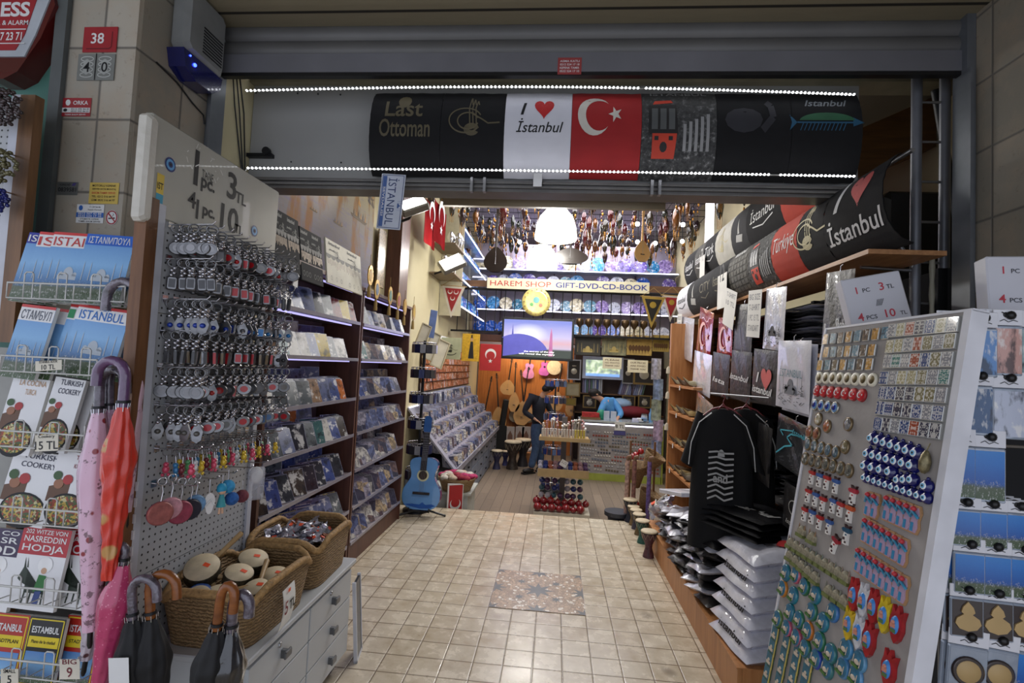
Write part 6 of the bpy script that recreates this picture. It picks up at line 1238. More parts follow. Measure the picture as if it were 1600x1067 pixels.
# black shirts on red hangers
def hshirt(label, px, py, x, y2, L, rz, printed=True):
    q = atX(px, py, x); t = thing('hanging_shirt', label, 't-shirt', (q.x, q.y, q.z), rz, 'black shirts on red hangers')
    b = MB(); n = 40
    P = []; t.scale = (.74, 1, 1)
    def body(u, v):
        a = 2*PI*u; w = .19+.05*v+.012*math.sin(v*3); d = .045+.03*v+.012*math.sin(3*a+v*4)*v
        if v < .14: w = .06+(w-.06)*(v/.14)**.55; d = .03+.02*v/.14
        return (w*math.cos(a), d*math.sin(a)*(1+.2*math.sin(7*a)*v), -v*L)
    b.grid(lambda u, v: body(1-u, v), n, 30); b.build('body', BLKSHIRT, t)
    for s in (-1, 1):
        k = MB(); k.grid(lambda u, v, s=s: (s*(.15+.085*v+.0*u)+s*.03*v+.050*math.cos(2*PI*u)*(1-.0*v)*.9, .038*math.sin(2*PI*u), -.035-.30*v-.018*math.cos(2*PI*u)), 16, 10); k.build('sleeve', BLKSHIRT, t)
        MB().tube([(s*.08, -.045, -.02), (s*.17, -.05, -.08), (s*.225, -.05, -.2), (s*.24, -.05, -.33)], .004, 5).build('white_piping', WHITE, t)
    MB().tube([(.05*math.cos(a), -.028*math.sin(a)-.0, -.012-.012*math.sin(a)) for a in [2*PI*k/14 for k in range(14)]], .005, 6, 0, True).build('collar', mat('collar_grey', (50, 50, 54), .8), t)
    MB().tube([(-.17, 0, -.06), (-.08, 0, -.0), (0, 0, .02), (.08, 0, 0), (.17, 0, -.06)], .006, 6).tube([(0, 0, .02), (0, 0, .05), (.015, 0, .07), (.0, 0, .088), (-.015, 0, .075)], .0035, 6).tube([(-.045, -.01, -.01), (0, -.01, .035), (.045, -.01, -.01)], .005, 5).build('hanger', mat('red_hanger', (120, 24, 34), .35, coat=.4), t)
    if printed:
        b = MB()
        for k in range(9): squiggle(b, [(-.09, -.24-.032*k), (-.03, -.232-.03*k), (.03, -.24-.032*k), (.09, -.236-.03*k)], .010, 0, -.098-.004*k)
        letters(b, 'and', 0, -.40, .05, .10, -.135, 0, 0, .02); flat(b, arc(0, -.26, .025, .04, 0, PI, 10), 0, -.098); b.build('chest_print', mat('faded_white_print', (170, 170, 170), .7), t)
    return t
hshirt('black shirt with white striped chest print and piping on a red hanger', 1130, 640, .99, 0, .80, -.35); hshirt('plain black shirt on a red hanger behind the printed one', 1166, 640, 1.19, 0, .92, -.45, False)
t = thing('hanging_rail', 'short steel rail carrying the black shirts on hangers', 'rail', (0, 0, 0)); a = atX(1136, 618, 1.04); MB().tube([(.98, a.y+.12, a.z+.004), (1.28, a.y-.3, a.z+.004)], .006, 6).build('bar', STEEL, t)
# bench with piles
bn = thing('low_bench', 'long low orange wooden bench along the right side of the tiled floor', 'bench', (1.32, 3.6, 0))
MB().bx(-.44, -.42, -1.13, 1.13, 0, .185).bx(-.419, .43, -1.13, -1.11, 0, .185).build('apron', OAK, bn); MB().bx(-.446, .43, -1.136, 1.136, .1855, .1905).build('top', OAK, bn)
def A_print(word, big=False):
    def f(b, w, d, h):
        for k, s in enumerate(word): letters(b, s, .01, -.05+.0*k, .07, w*.8, 0, 1, .3, .02, T=rotm(-PI/2, 0, 0, (0, -.01-.075*k, h+.004)))
    return f
def A_love(b, w, d, h): T = rotm(-PI/2, 0, 0, (0, -.03, h+.005)); letters(b, 'istanbul', -.02, -.03, .06, w*.7, 0, 1, .2, .02, T=T); heart(b, w*.28, .06, .1, 2, 0, None, T)
def A_city(b, w, d, h):
    letters(b, 'istanbul', .02, 0, .04, w*.6, 0, 1, .3, .02, T=rotm(-.35, 0, 0, (0, -d/2-.006, .018)))
    T = rotm(-PI/2, 0, 0, (0, -.02, h+.005)); R = random.Random(2)
    for k in range(50): x = R.uniform(-.36, .36)*w; z = R.uniform(-.09, .02); squiggle(b, [(x, z), (x+R.uniform(.01, .04), z+R.uniform(-.02, .03))], .006, 1, 0, None, T)
    letters(b, 'istanbul', .02, .03, .05, w*.7, 0, 1, .3, .02, T=T)
def big(name, label, x, y, z, w, d, h, m, art, rz, grp=None, tilt=(0, 0)):
    me = pillow(w, d, h, int(y*100+z*1000), [m, INKK if m is not BAGBLK else INKW, INKR], art, .14); o = bpy.data.objects.new(name, me); COL.objects.link(o); o.location = (x, y, z); o.rotation_euler = (tilt[0], tilt[1], rz); return tag(o, label, 't-shirt', grp)
RB = -PI/2+.15
z = .192
for k, (art, lab) in enumerate(((None, 'white bagged t-shirt at the bottom of the near pile on the bench'), (A_city, 'white bagged t-shirt with black city print low in the near pile'), (None, 'white bagged t-shirt above the lowest printed one, near pile'), (A_city, 'white bagged t-shirt with black town print, middle of the near pile'), (None, 'plain white bagged t-shirt under the large town print'), (A_city, 'white bagged t-shirt with large black town print near the top of the pile'), (A_love, 'white t-shirt with istanbul and red heart atop the near pile'))):
    big('folded_shirt', lab, 1.07+.012*k, 2.68+.02*k, z+.066*k, .38, .36, .086, BAGWHT, art, RB, None, (.17, 0))
for k in range(4): big('folded_shirt', ['black bagged t-shirt lowest of the black pile beside the red heart shirt', 'black bagged t-shirt second in the black pile', 'black bagged t-shirt third in the black pile', 'black bagged t-shirt with white Istanbul script atop the black pile'][k], 1.10+.01*k, 2.95+.015*k, .66+.028*k, .42, .34, .027, BAGBLK, A_print(['Istanbul']) if k == 3 else None, -PI/2+.45)
for k in range(3): big('folded_shirt', 'rolled white t-shirt %s behind the black pile' % ('lowest', 'in the middle', 'on top')[k], 1.06, 3.28+.02*k, .60+.05*k, .34, .16, .05, WHTSHIRT, None, -PI/2+.3)
for i, (y, n, xx) in enumerate(((3.12, 9, 1.0), (3.36, 10, .99), (3.6, 9, 1.0), (3.84, 8, .98), (4.08, 7, 1.0), (4.3, 5, 1.02))):
    R = random.Random(i+3)
    for k in range(n):
        kk = 'bwbbwb'[(k+i) % 6]; o = bpy.data.objects.new('folded_shirt', R.choice(FS[kk])); COL.objects.link(o); o.location = (xx+R.uniform(-.03, .03), y+R.uniform(-.03, .03), .20+.040*k); o.rotation_euler = (R.uniform(-.12, .12), R.uniform(-.22, .02), -PI/2+R.uniform(-.4, .4)); o.scale = (.95, .8, 2.3)
        tag(o, '%s clear bagged t-shirt in the slumped edge heap %s' % ('black' if kk == 'b' else 'white', ('nearest the red heart shirt', 'second from the street', 'third from the street', 'below the flat white packet', 'beyond the flat white packet', 'beside the goblet drums')[i]), 't-shirt', '%s shirts of edge heap %d' % ('black' if kk == 'b' else 'white', i+1))
for i, y in enumerate((3.1, 3.42, 3.75, 4.05)): stack(1.16, y, .192, 11 if y < 3.8 else 8, 'bw' if i % 2 else 'wb', 'bagged t-shirt in the %s pile on the bench behind the hanging shirts' % ('nearest', 'second', 'third', 'farthest')[i], 'bench pile %d' % (i+1), .034, -PI/2, .15, 1.1)
o = thing('flat_box', 'flat white printed packet lying on the heap beside the hanging shirts', 'packet', (1.03, 3.98, .62), 0, None, (.0, -.15, -1.3)); MB().rbox((0, 0, 0), (.34, .30, .03), .004).build('sleeve', mat('white_packet', (206, 206, 214), .4, coat=.3), o)
b = MB(); letters(b, 'Istanbul', 0, -.03, .05, .2, 0, T=rotm(-PI/2, 0, 0, (0, 0, .016))); b.build('lettering', mat('note_grey_ink', (120, 120, 124), .6), o)
for k in range(7):
    y = 4.15+.12*k; o = bpy.data.objects.new('crumpled_bag', PKM[k % 4]); COL.objects.link(o); o.location = (.99+.05*(k % 2), y, .26+.05*(k % 3)); o.rotation_euler = (.5, -.6, k); o.scale = (2.2, 2.2, 2.6); tag(o, 'crumpled clear bag at the far end of the bench heap', 'bag', 'crumpled bags at the far bench end', col=(200, 198, 190))
for (x, y, z, c, nm) in ((1.20, 4.35, .20, (170, 40, 50), 'red soft slippers heaped on the far bench'), (1.12, 4.5, .22, (190, 60, 110), 'pink soft slippers on the far bench'), (1.25, 4.55, .2, (150, 90, 80), 'brown red soft slippers on the far bench'), (1.15, 3.9, .2, (150, 20, 30), 'dark red bag in the shadow behind the black shirts')):
    t = thing('soft_slipper', nm, 'slipper', (x, y, z), .5); MB().ball((0, 0, .05), .07, 0, 12, (1.5, .7, .7)).build('upper', mat('felt'+nm[:6], c, .8, var=.4, scale=30, bump=.5), t); MB().ball((0, 0, .012), .07, 0, 12, (1.55, .75, .2)).build('sole', mat('slipper_sole', (120, 90, 70), .8), t)
# wooden shelving with slippers
ws = thing('slipper_shelf', 'orange wooden shelving with leather slippers at the end of the right side', 'shelf', (0, 0, 0))
x0 = 1.13
MB().bx(x0, 1.72, 5.17, 5.22, .0, 2.0).build('end_panel', OAK, ws); MB().bx(1.70, 1.72, 4.66, 5.17, .2, 2.0).build('back_panel', mat('shelf_back_brown', (84, 54, 34), .6), ws); MB().bx(x0+.12, 1.72, 4.64, 4.66, .2, 2.0).build('partition', OAK, ws)
zs = [atX(1050, 601, x0).z, atX(1050, 643, x0).z, atX(1050, 692, x0).z, atX(1050, 735, x0).z]
for z in zs: MB().bx(x0, 1.70, 3.95 if z < 1.0 else 4.3, 5.17, z-.02, z).build('shelf_board', OAK, ws)
def slipmesh():
    b = MB()
    def top(u, v): a = PI*u; x = -.12+.25*v; w = .038*(math.sin(PI*min(1, v*.93+.07)))**.5*(1 if v < .75 else max(.05, 1-(v-.75)*3.4)); h = ((.012+.05*max(0, (v-.35))**.6) if v > .35 else .014)*(1 if v < .7 else max(.15, 1-(v-.7)*3)); tip = .06*max(0, v-.8)/.2; return (w*math.cos(a), -x, .008+h*math.sin(a)+tip)
    b.grid(lambda u, v: top(1-u, v), 10, 16, 0); b.grid(lambda u, v: (top(u, v)[0], top(u, v)[1], .004+(.06*max(0, v-.8)/.2)), 1, 16, 1); return b.mesh('leather_slipper', [ocol('leather', .5, 0, .1, .3, 30), mat('slipper_sole', (120, 90, 70), .8)])
SLM = slipmesh(); LC_ = [((150, 140, 110), 'grey beige'), ((176, 150, 100), 'tan'), ((90, 70, 50), 'brown'), ((120, 110, 96), 'grey')]
for zi, z in enumerate(zs):
    for k in range(5):
        c = LC_[(k+zi) % 4]; o = bpy.data.objects.new('leather_slipper', SLM); COL.objects.link(o); o.location = (x0+.10+.03*(k % 2), 4.62+.115*k-.1, z+.002); o.rotation_euler = (0, 0, -PI/2+.2); o.scale = (1.1,)*3
        tag(o, '%s pointed leather slipper on the %s wooden shelf' % (c[1], ('top', 'second', 'third', 'lowest')[zi]), 'slipper', 'slippers on the %s wooden shelf' % ('top', 'second', 'third', 'lowest')[zi], col=c[0])
    t = MB().box((0, 0, 0), (.002, .03, .04)).build('price_tag', WHITE, None, (x0-.004, 4.75+.1*zi, z-.02)); tag(t, 'small white price tag on the %s wooden shelf edge' % ('top', 'second', 'third', 'lowest')[zi], 'price tag')
for k, py in enumerate((580, 620, 670)):
    q = atY(1041, py, 5.10); t = thing('hanging_tassel', 'cream tassel hanging %s on the wooden end panel' % ('highest', 'halfway', 'lowest')[k], 'tassel', (x0-.012, 5.19, q.z)); MB().lathe([(.006, .05), (.02, .03), (.024, -.02)], 8).build('fringe', mat('tassel_cream', (190, 180, 160), .8), t)
# djembes in a row
def djembe(name, label, x, y, z, s, body, grp=None):
    t = thing(name, label, 'drum', (x, y, z), 0, grp); t.scale = (s,)*3
    MB().lathe([(.075, 0), (.07, .03), (.045, .12), (.05, .17), (.095, .27), (.105, .33)], 20).build('shell', body, t); MB().lathe([(.108, .325), (.109, .335), (.10, .345), (1e-5, .346)], 24).build('skin', SKIN, t)
    MB().tube([(.108*math.cos(k*PI/10), .108*math.sin(k*PI/10), .318) for k in range(20)], .005, 6, 0, True).build('ring', DARKMET, t); b = MB()
    for k in range(10): a = k*PI/5; b.tube([(.108*math.cos(a), .108*math.sin(a), .318), (.088*math.cos(a+.3), .088*math.sin(a+.3), .24), (.108*math.cos(a+.6), .108*math.sin(a+.6), .318)], .0025, 4)
    b.build('rope', mat('rope_cream', (190, 180, 160), .8), t); return t
for k, (px, py, s, c, nm) in enumerate(((1013, 870, .62, (84, 50, 60), 'dark purple carved goblet drum, nearest of the row by the bench'), (1003, 848, .58, (40, 90, 80), 'green goblet drum, second of the row by the bench'), (998, 835, .56, (96, 80, 50), 'brown goblet drum third in the row by the bench'), (993, 826, .54, (60, 56, 70), 'dark goblet drum fourth in the row'), (989, 820, .54, (110, 90, 60), 'tan goblet drum fifth in the row'), (984, 815, .66, (30, 34, 50), 'navy goblet drum at the far end of the row'))): q = atZ(px, py, 0); djembe('goblet_drum', nm, q.x-.0, q.y, 0, s, mat('djembe%d' % k, c, .5, var=.5, scale=40, bump=.4))
# speaker, pipes, stringer on the right behind the shutter
sp = thing('loudspeaker', 'black loudspeaker in a reddish box behind the metal pipes', 'speaker', (2.02, 3.0, 2.0)); MB().bx(-.30, .22, -.02, .3, -.03, 0).bx(-.30, -.27, -.02, .3, 0, .66).build('wooden_box', wood('speaker_box', (90, 46, 32), (120, 64, 46)), sp); MB().rbox((-.03, .12, .30), (.36, .26, .58), .03).build('cabinet', BLACK, sp); MB().rbox((-.03, -.015, .30), (.32, .01, .54), .02).build('grille', mat('speaker_grille', (26, 26, 28), .8, bump=.6, bs=200), sp)
b = MB(); letters(b, 'speaker', 0, .05, .015, .09, -.022, 0, .2); b.build('badge', STEEL, sp)
pp = thing('metal_ladder', 'two grey metal pipes with thin rungs standing inside the right edge', 'ladder', (0, 0, 0))
for x in (1.64, 1.765): MB().tube([(x, 2.50, 0), (x, 2.50, 3.1)], .022, 10).build('pipe', mat('pipe_grey', (104, 106, 112), .4, .4), pp)
for k in range(9): MB().tube([(1.64, 2.50, 1.5+.19*k), (1.765, 2.50, 1.5+.19*k)], .006, 6).build('rung', STEEL, pp)
MB().tube([(1.64, 2.5, 2.03), (1.42, 2.46, 2.34)], .012, 6).tube([(1.64, 2.5, 2.03), (1.40, 2.5, 2.04)], .008, 6).build('brace', STEEL, pp)
t = thing('wooden_stair', 'brown wooden stair stringer rising behind the lit header on the right', 'stair', (0, 0, 0)); MB().add([(1.55, 3.3, 2.62), (1.55, 3.3, 2.95), (2.28, 3.3, 3.30), (2.28, 3.3, 2.98), (1.55, 3.36, 2.62), (1.55, 3.36, 2.95), (2.28, 3.36, 3.30), (2.28, 3.36, 2.98)], [(0, 1, 2, 3), (7, 6, 5, 4), (0, 4, 5, 1), (1, 5, 6, 2), (2, 6, 7, 3), (3, 7, 4, 0)]).build('stringer', wood('stringer_brown', (70, 44, 22), (104, 70, 34), 0), t)
t = thing('dark_strut', 'dark metal strut leaning behind the right ladder pipes', 'strut', (0, 0, 0)); MB().tube([(1.86, 2.7, 3.0), (1.98, 2.72, 2.35)], .02, 6).build('bar', DARKMET, t)
t = thing('corrugated_hose', 'pale corrugated hose hanging beside the ladder pipes', 'hose', (0, 0, 0)); MB().tube([(1.70, 2.48, 2.1-.06*k) if k else (1.70, 2.48, 2.12) for k in range(12)], [.012 if k % 2 else .009 for k in range(12)], 8).build('hose', mat('hose_beige', (150, 146, 130), .6), t)
# ================================================================== rear of the shop
tag(MB().bx(-1.745, -1.60, 5.0, 5.28, 0, 3.3).build('wooden_column', BROWNWOOD), 'tall reddish brown column beyond the CD shelves', 'column')
t = thing('mosaic_strip', 'narrow hanging strip of small glass pictures beyond the harbour canvas', 'hanging', (-1.70, 4.72, 2.2), PI/2); MB().rbox((0, 0, .27), (.2, .015, .56), .004).build('strip', mat('mosaic_strip_m', (130, 110, 84), .3, var=.8, scale=50), t)
FL = mat('lamp_face', (255, 250, 240), .4, emit=14)
def flood(label, px, py, x, w, rot, power):
    q = atX(px, py, x); t = thing('floodlight', label, 'lamp', q, 0, None, rot)
    MB().rbox((0, .04, 0), (w, .07, w*.62), .012).build('housing', mat('flood_grey', (120, 118, 112), .4, .5), t); MB().bx(-w*.42, w*.42, -.0005, .004, -w*.26, w*.26).build('glass', FL, t)
    MB().tube([(0, .07, .0), (-.05, .16, .05), (-.2, .2, .1)], .012, 6).build('arm', DARKMET, t)
    l = lamp('floodlight_beam', (0, -.02, 0), power, (1, .98, .95), w*.8, (-PI/2, 0, 0), w*.5, t); return t
flood('large lit rectangular floodlight hanging left of the entrance ceiling', 645, 316, -1.15, .22, (-.75, -.45, .35), 4)
flood('smaller lit floodlight below the red flags', 706, 409, -1.25, .30, (-.6, -.5, .4), 8)
FC = mat('flag_cloth', (110, 12, 16), .95, var=.15); FC.node_tree.nodes['Principled BSDF'].inputs['Specular IOR Level'].default_value = .05
def cloth(label, px0, py0, px1, py1, x):
    a = atX(px0, py0, x); c = atX(px1, py1, x); w = abs(c.y-a.y); h = a.z-c.z; t = thing('hanging_flag', label, 'flag', (x, (a.y+c.y)/2, c.z), PI/2, 'long red flags high on the left')
    MB().grid(lambda u, v: ((u-.5)*w, .012*math.sin(u*9), v*h), 10, 2).grid(lambda u, v: ((.5-u)*w, .004+.012*math.sin((1-u)*9), v*h), 10, 2).build('cloth', FC, t); b = MB(); crescent(b, -.0, h*.8, w*.25, 0, -.016, ang=-PI/2); b.build('crescent_and_star', WHITE, t)
cloth('long red flag high on the left wall, nearer one', 666, 308, 679, 392, -1.5); cloth('long red flag high on the left wall, farther one', 680, 310, 695, 392, -1.5)
# upper glass shelves on the left with blue plates and glassware
PLM = [ocol('plate_glaze', .15, 0, .6, .1, 40), cover('plate_pattern', 6, .15)]
def platemesh():
    b = MB().lathe([(.05, 0), (.10, -.004), (.15, .012), (.152, .016), (.10, .004), (.05, .004), (1e-5, .004)][::1], 22, 0, (0, 0, 0), 'Y'); b.lathe([(.105, .006), (1e-5, .0065)], 18, 1, (0, 0, 0), 'Y'); b.lathe([(.148, .0165), (.128, .0125)], 22, 1, (0, 0, 0), 'Y'); return b.mesh('plate', PLM)
PLT = platemesh(); PC = [((40, 90, 190), 'blue'), ((60, 140, 200), 'light blue'), ((190, 195, 215), 'white and blue'), ((100, 80, 170), 'purple'), ((70, 130, 160), 'teal'), ((150, 130, 190), 'lilac'), ((190, 180, 150), 'cream')]
gl = thing('plate_gallery', 'lit glass shelves full of patterned plates across the rear upper wall', 'shelf unit', (0, 0, 0))
LEDW = mat('led_shelf_edge', (235, 235, 255), .4, emit=3)
GY = 9.9; GZ = [2.13, 2.60, 3.06, 3.40]
GXL, GXR = -1.72, 2.28
MB().bx(GXL, GXR, GY+.35, GY+.37, 2.0, 3.98).build('back_panel', mat('gallery_back', (150, 142, 160), .6, var=.08), gl)
MB().bx(GXL, GXR, GY-.03, GY+.37, 1.98, 2.10).build('base_beam', BROWNWOOD, gl)
for z in GZ[1:]:
    MB().bx(GXL, GXR, GY, GY+.35, z-.012, z).build('glass_shelf', mat('shelf_glass', (160, 170, 190), .1, coat=.5), gl); MB().bx(GXL+.02, GXR-.02, GY-.012, GY-.002, z-.016, z+.004).build('lit_edge', LEDW, gl)
for x in (-1.15, -.1, .9, 1.5): MB().bx(x-.012, x+.012, GY+.3, GY+.34, 2.1, 3.98).build('upright', mat('gallery_upright', (90, 70, 84), .5), gl)
R = random.Random(31)
for zi, z in enumerate(GZ):
    x = GXL+.2; k = 0
    while x < GXR-.12:
        c = R.choice(PC if zi else PC[:4]+[PC[6]]); s = R.uniform(.85, 1.02) if zi == 3 else R.uniform(.75, .95)
        if R.random() > .08:
            o = bpy.data.objects.new('plate', PLT); COL.objects.link(o); o.location = (x, GY+.1, z+.15*s+.002); o.rotation_euler = (-.2, 0, R.uniform(-.15, .15)); o.scale = (s,)*3
            tag(o, '%s patterned plate on the %s gallery shelf' % (c[1], ('lowest', 'second', 'third', 'top')[zi]), 'plate', '%s plates on the %s gallery shelf' % (c[1], ('lowest', 'second', 'third', 'top')[zi]), col=c[0])
        x += .26*s+R.uniform(0, .03)
# side plate shelves along the left wall
ls = thing('side_glass_shelf', 'lit glass shelves with blue plates along the rear left wall', 'shelf unit', (0, 0, 0))
for z in (2.35, 2.75, 3.15, 3.5): MB().bx(-1.74, -1.42, 7.4, 9.8, z-.012, z).build('glass_shelf', bpy.data.materials['shelf_glass'], ls); MB().bx(-1.42, -1.412, 7.42, 9.78, z-.016, z+.004).build('lit_edge', LEDW, ls)
MB().bx(-1.74, -1.42, 7.38, 7.40, 2.2, 3.98).build('end_panel', mat('cream_panel', (190, 184, 160), .6), ls)
for zi, z in enumerate((2.35, 2.75, 3.15, 3.5)):
    for k in range(7): o = bpy.data.objects.new('plate', PLT); COL.objects.link(o); o.location = (-1.58, 7.65+.33*k, z+.14); o.rotation_euler = (-.2, 0, PI/2-.3); o.scale = (.9,)*3; c = PC[(k+zi) % 2]; tag(o, '%s plate on the %s lit shelf of the rear left wall' % (c[1], ('lowest', 'second', 'third', 'top')[zi]), 'plate', '%s plates, left %d' % (c[1], zi), col=c[0])
gs = thing('glassware_shelf', 'small brown shelf with silver glassware high on the left wall', 'shelf', (0, 0, 0))
for z in (2.72, 3.12): MB().bx(-1.74, -1.40, 6.7, 7.36, z-.02, z).build('board', mat('taupe_board', (120, 104, 84), .5), gs)
for k in range(8): t = MB().lathe([(.03, 0), (.01, .02), (.012, .08), (.05, .14), (.045, .2), (.02, .24)], 12).build('silver_vase', CHROME, None, (-1.55+.1*(k % 2), 6.76+.075*k, 2.722 if k < 4 else 3.122)); tag(t, 'silver vase on the %s brown shelf of the left wall' % ('lower' if k < 4 else 'upper'), 'vase', 'silver vases %s' % ('low' if k < 4 else 'high'))
# wrought iron rail in front of the gallery
IR = mat('black_iron', (22, 20, 22), .5, .4); ir = thing('iron_railing', 'black wrought iron railing hanging below the Harem Shop sign', 'railing', (0, 8.1, 0))
a = atY(735, 522, 8.1); 
MB().bx(-1.70, 1.95, -.015, .015, 2.02, 2.05).bx(-1.70, 1.95, -.015, .015, 2.70, 2.74).build('rails', IR, ir)
for k in range(24): MB().tube([(-1.6+.152*k, 0, 2.04), (-1.6+.152*k, 0, 2.72)], .008, 5).build('bar', IR, ir)
b = MB(); MB().bx(-1.74, 2.28, .02, .08, 2.76, 2.86).build('beam', wood('rail_beam', (80, 54, 36), (110, 78, 50), 0), ir)
# sign
a = atY(762, 430, 8.0); c = atY(1014, 456, 8.0); q = atY(1013, 433, 8.0)
sw = c.x-a.x; sh3 = .17; sz = (atY(888, 449, 8.0)).z
t = thing('shop_sign', 'long cream sign reading Harem Shop Gift-DVD-CD-Book across the rear', 'sign', ((a.x+c.x)/2, 7.98, sz-.06), 0, None, (0, 0, 0))
MB().rbox((0, 0, sh3/2), (sw, .02, sh3), .003).build('board', mat('sign_cream', (206, 200, 170), .5, var=.03), t)
b = MB(); letters(b, 'HAREM SHOP', -sw*.29, .045, .085, sw*.38, -.0115, 0, 0, 0); b.build('red_lettering', mat('sign_red', (170, 40, 40), .5), t); b = MB(); letters(b, 'GIFT-DVD-CD-BOOK', sw*.21, .045, .085, sw*.56, -.0115, 0, 0, .012); b.build('blue_lettering', mat('sign_blue', (36, 50, 130), .5), t)
# television
a = atY(785, 495, 7.95); c = atY(895, 565, 7.95); w = c.x-a.x; h = a.z-c.z
tv = thing('television', 'wall television showing a bright tower and mosque scene at the rear', 'television', ((a.x+c.x)/2, 7.95, c.z))
MB().rbox((0, .03, h/2), (w, .06, h), .006).build('bezel', BLACK, tv); MB().bx(-.03, .03, .06, .3, h*.4, h*.6).build('mount', DARKMET, tv)
N = NT('tv_picture'); co = N.coord('Generated'); x, y, z = N.sep(co); f = N.noise(N.map(co, (2, 1, 9)), 2, 4)
sky = N.ramp(N.math('ADD', z, N.math('MULTIPLY', f, .12)), [(.2, lin((190, 190, 220))), (.45, lin((214, 170, 180))), (.6, lin((200, 190, 225))), (1, lin((130, 140, 215)))])
dx = N.math('SUBTRACT', x, .36); dz = N.math('SUBTRACT', z, .62); gl_ = N.ramp(N.math('SQRT', N.math('ADD', N.math('MULTIPLY', dx, dx), N.math('MULTIPLY', dz, dz))), [(.02, 1.), (.3, 0.)])
sky = N.mix(gl_, sky, (1., 1., 1.)); sky = N.mix(N.ramp(z, [(.20, 1.), (.25, 0.)]), sky, lin((52, 60, 50)))
N.l(sky, N.b.inputs['Emission Color']); N.b.inputs['Emission Strength'].default_value = 1.15; N.b.inputs['Base Color'].default_value = (.02, .02, .02, 1); N.set(Roughness=.2)
MB().bx(-w*.47, w*.47, -.002, 0, h*.06, h*.95).build('screen', N.m, tv)
def scr(c, e=1.): return mat('screen_%d_%d_%d' % c, c, .3, emit=e)
b = MB(); flat(b, [(-w*.47, h*.06)]+arc(-w*.25, h*.06, w*.42, h*.55, .35, 2.2, 12)+[(-w*.47, h*.5)], 0, -.0035); flat(b, [(-w*.36, h*.55), (-w*.33, h*.55), (-w*.345, h*.85)], 0, -.0036); b.build('dome_image', scr((76, 76, 150), .8), tv)
b = MB(); flat(b, [(w*.16, h*.1), (w*.22, h*.1), (w*.205, h*.62), (w*.19, h*.78), (w*.175, h*.62)], 0, -.0036); b.build('tower_image', scr((150, 90, 130), .8), tv)
b = MB(); letters(b, 'the secrets of the city', w*.03, h*.17, h*.05, w*.42, -.0042); letters(b, 'will reveal the mystery', -.0, h*.11, h*.05, w*.5, -.0042); b.build('subtitle', scr((240, 240, 240), 1.), tv)
lamp('television_glow', (0, -.05, h/2), 3, (.7, .7, 1), w*.9, (-PI/2, 0, 0), h*.9, tv)
q = atY(838, 472, 7.9); t = thing('gold_plate', 'large round yellow decorated plate above the television', 'plate', q)
MB().lathe([(.07, 0), (.16, .01), (.22, .02), (.222, .03), (.16, .02), (1e-5, .016)], 32, 0, (0, 0, 0), 'Y').build('dish', mat('plate_gold', (200, 184, 110), .25, .2, var=.25, scale=30), t)
b = MB()
for k in range(16): b.lathe([(.012, .031), (1e-5, .032)], 8, 0, (.19*math.cos(k*PI/8), 0, .19*math.sin(k*PI/8)), 'Y')
b.lathe([(.05, .022), (1e-5, .023)], 12, 1, (.0, 0, .03), 'Y').lathe([(.03, .023), (1e-5, .024)], 10, 2, (-.07, 0, -.04), 'Y').lathe([(.03, .023), (1e-5, .024)], 10, 3, (.07, 0, -.05), 'Y'); b.build('painted_pattern', [mat('plate_brown', (120, 90, 50), .4), mat('plate_teal', (80, 150, 150), .4), mat('plate_green', (80, 150, 80), .4), mat('plate_rust', (180, 90, 60), .4)], t)
# pendant lamps
def pendant(label, px, py, y, r, power):
    q = atY(px, py, y); t = thing('pendant_lamp', label, 'lamp', q, 0, 'white dome pendant lamps'); G = mat('lit_dome_glass', (255, 252, 240), .3, emit=2.6)
    MB().lathe([(r*.98, -r*.62), (r, -r*.5), (r*.93, 0), (r*.78, r*.45), (r*.5, r*.78), (.05, r*.9)], 32).lathe([(.05, r*.88), (r*.5, r*.76), (r*.76, r*.43), (r*.91, 0), (r*.96, -r*.6)], 32).build('shade', G, t)
    MB().lathe([(.05, r*.88), (.05, r*1.05), (.02, r*1.15)], 12).tube([(0, 0, r*1.1), (0, 0, 4.3-q.z)], .006, 6).build('cord', BLACK, t); MB().ball((0, 0, -.02), .05, 0, 10).build('bulb', FL, t)
    l = bpy.data.lights.new('pendant_light', 'POINT'); l.energy = power; l.shadow_soft_size = .08; l.color = (1, .97, .9); o = bpy.data.objects.new('pendant_light', l); COL.objects.link(o); o.parent = t; o.location = (0, 0, -r*.75)
pendant('upper and larger white dome pendant lamp hanging in the middle', 869, 354, 6.1, .255, 45); pendant('lower white dome pendant lamp hanging behind the larger one', 847, 404, 7.0, .215, 40)
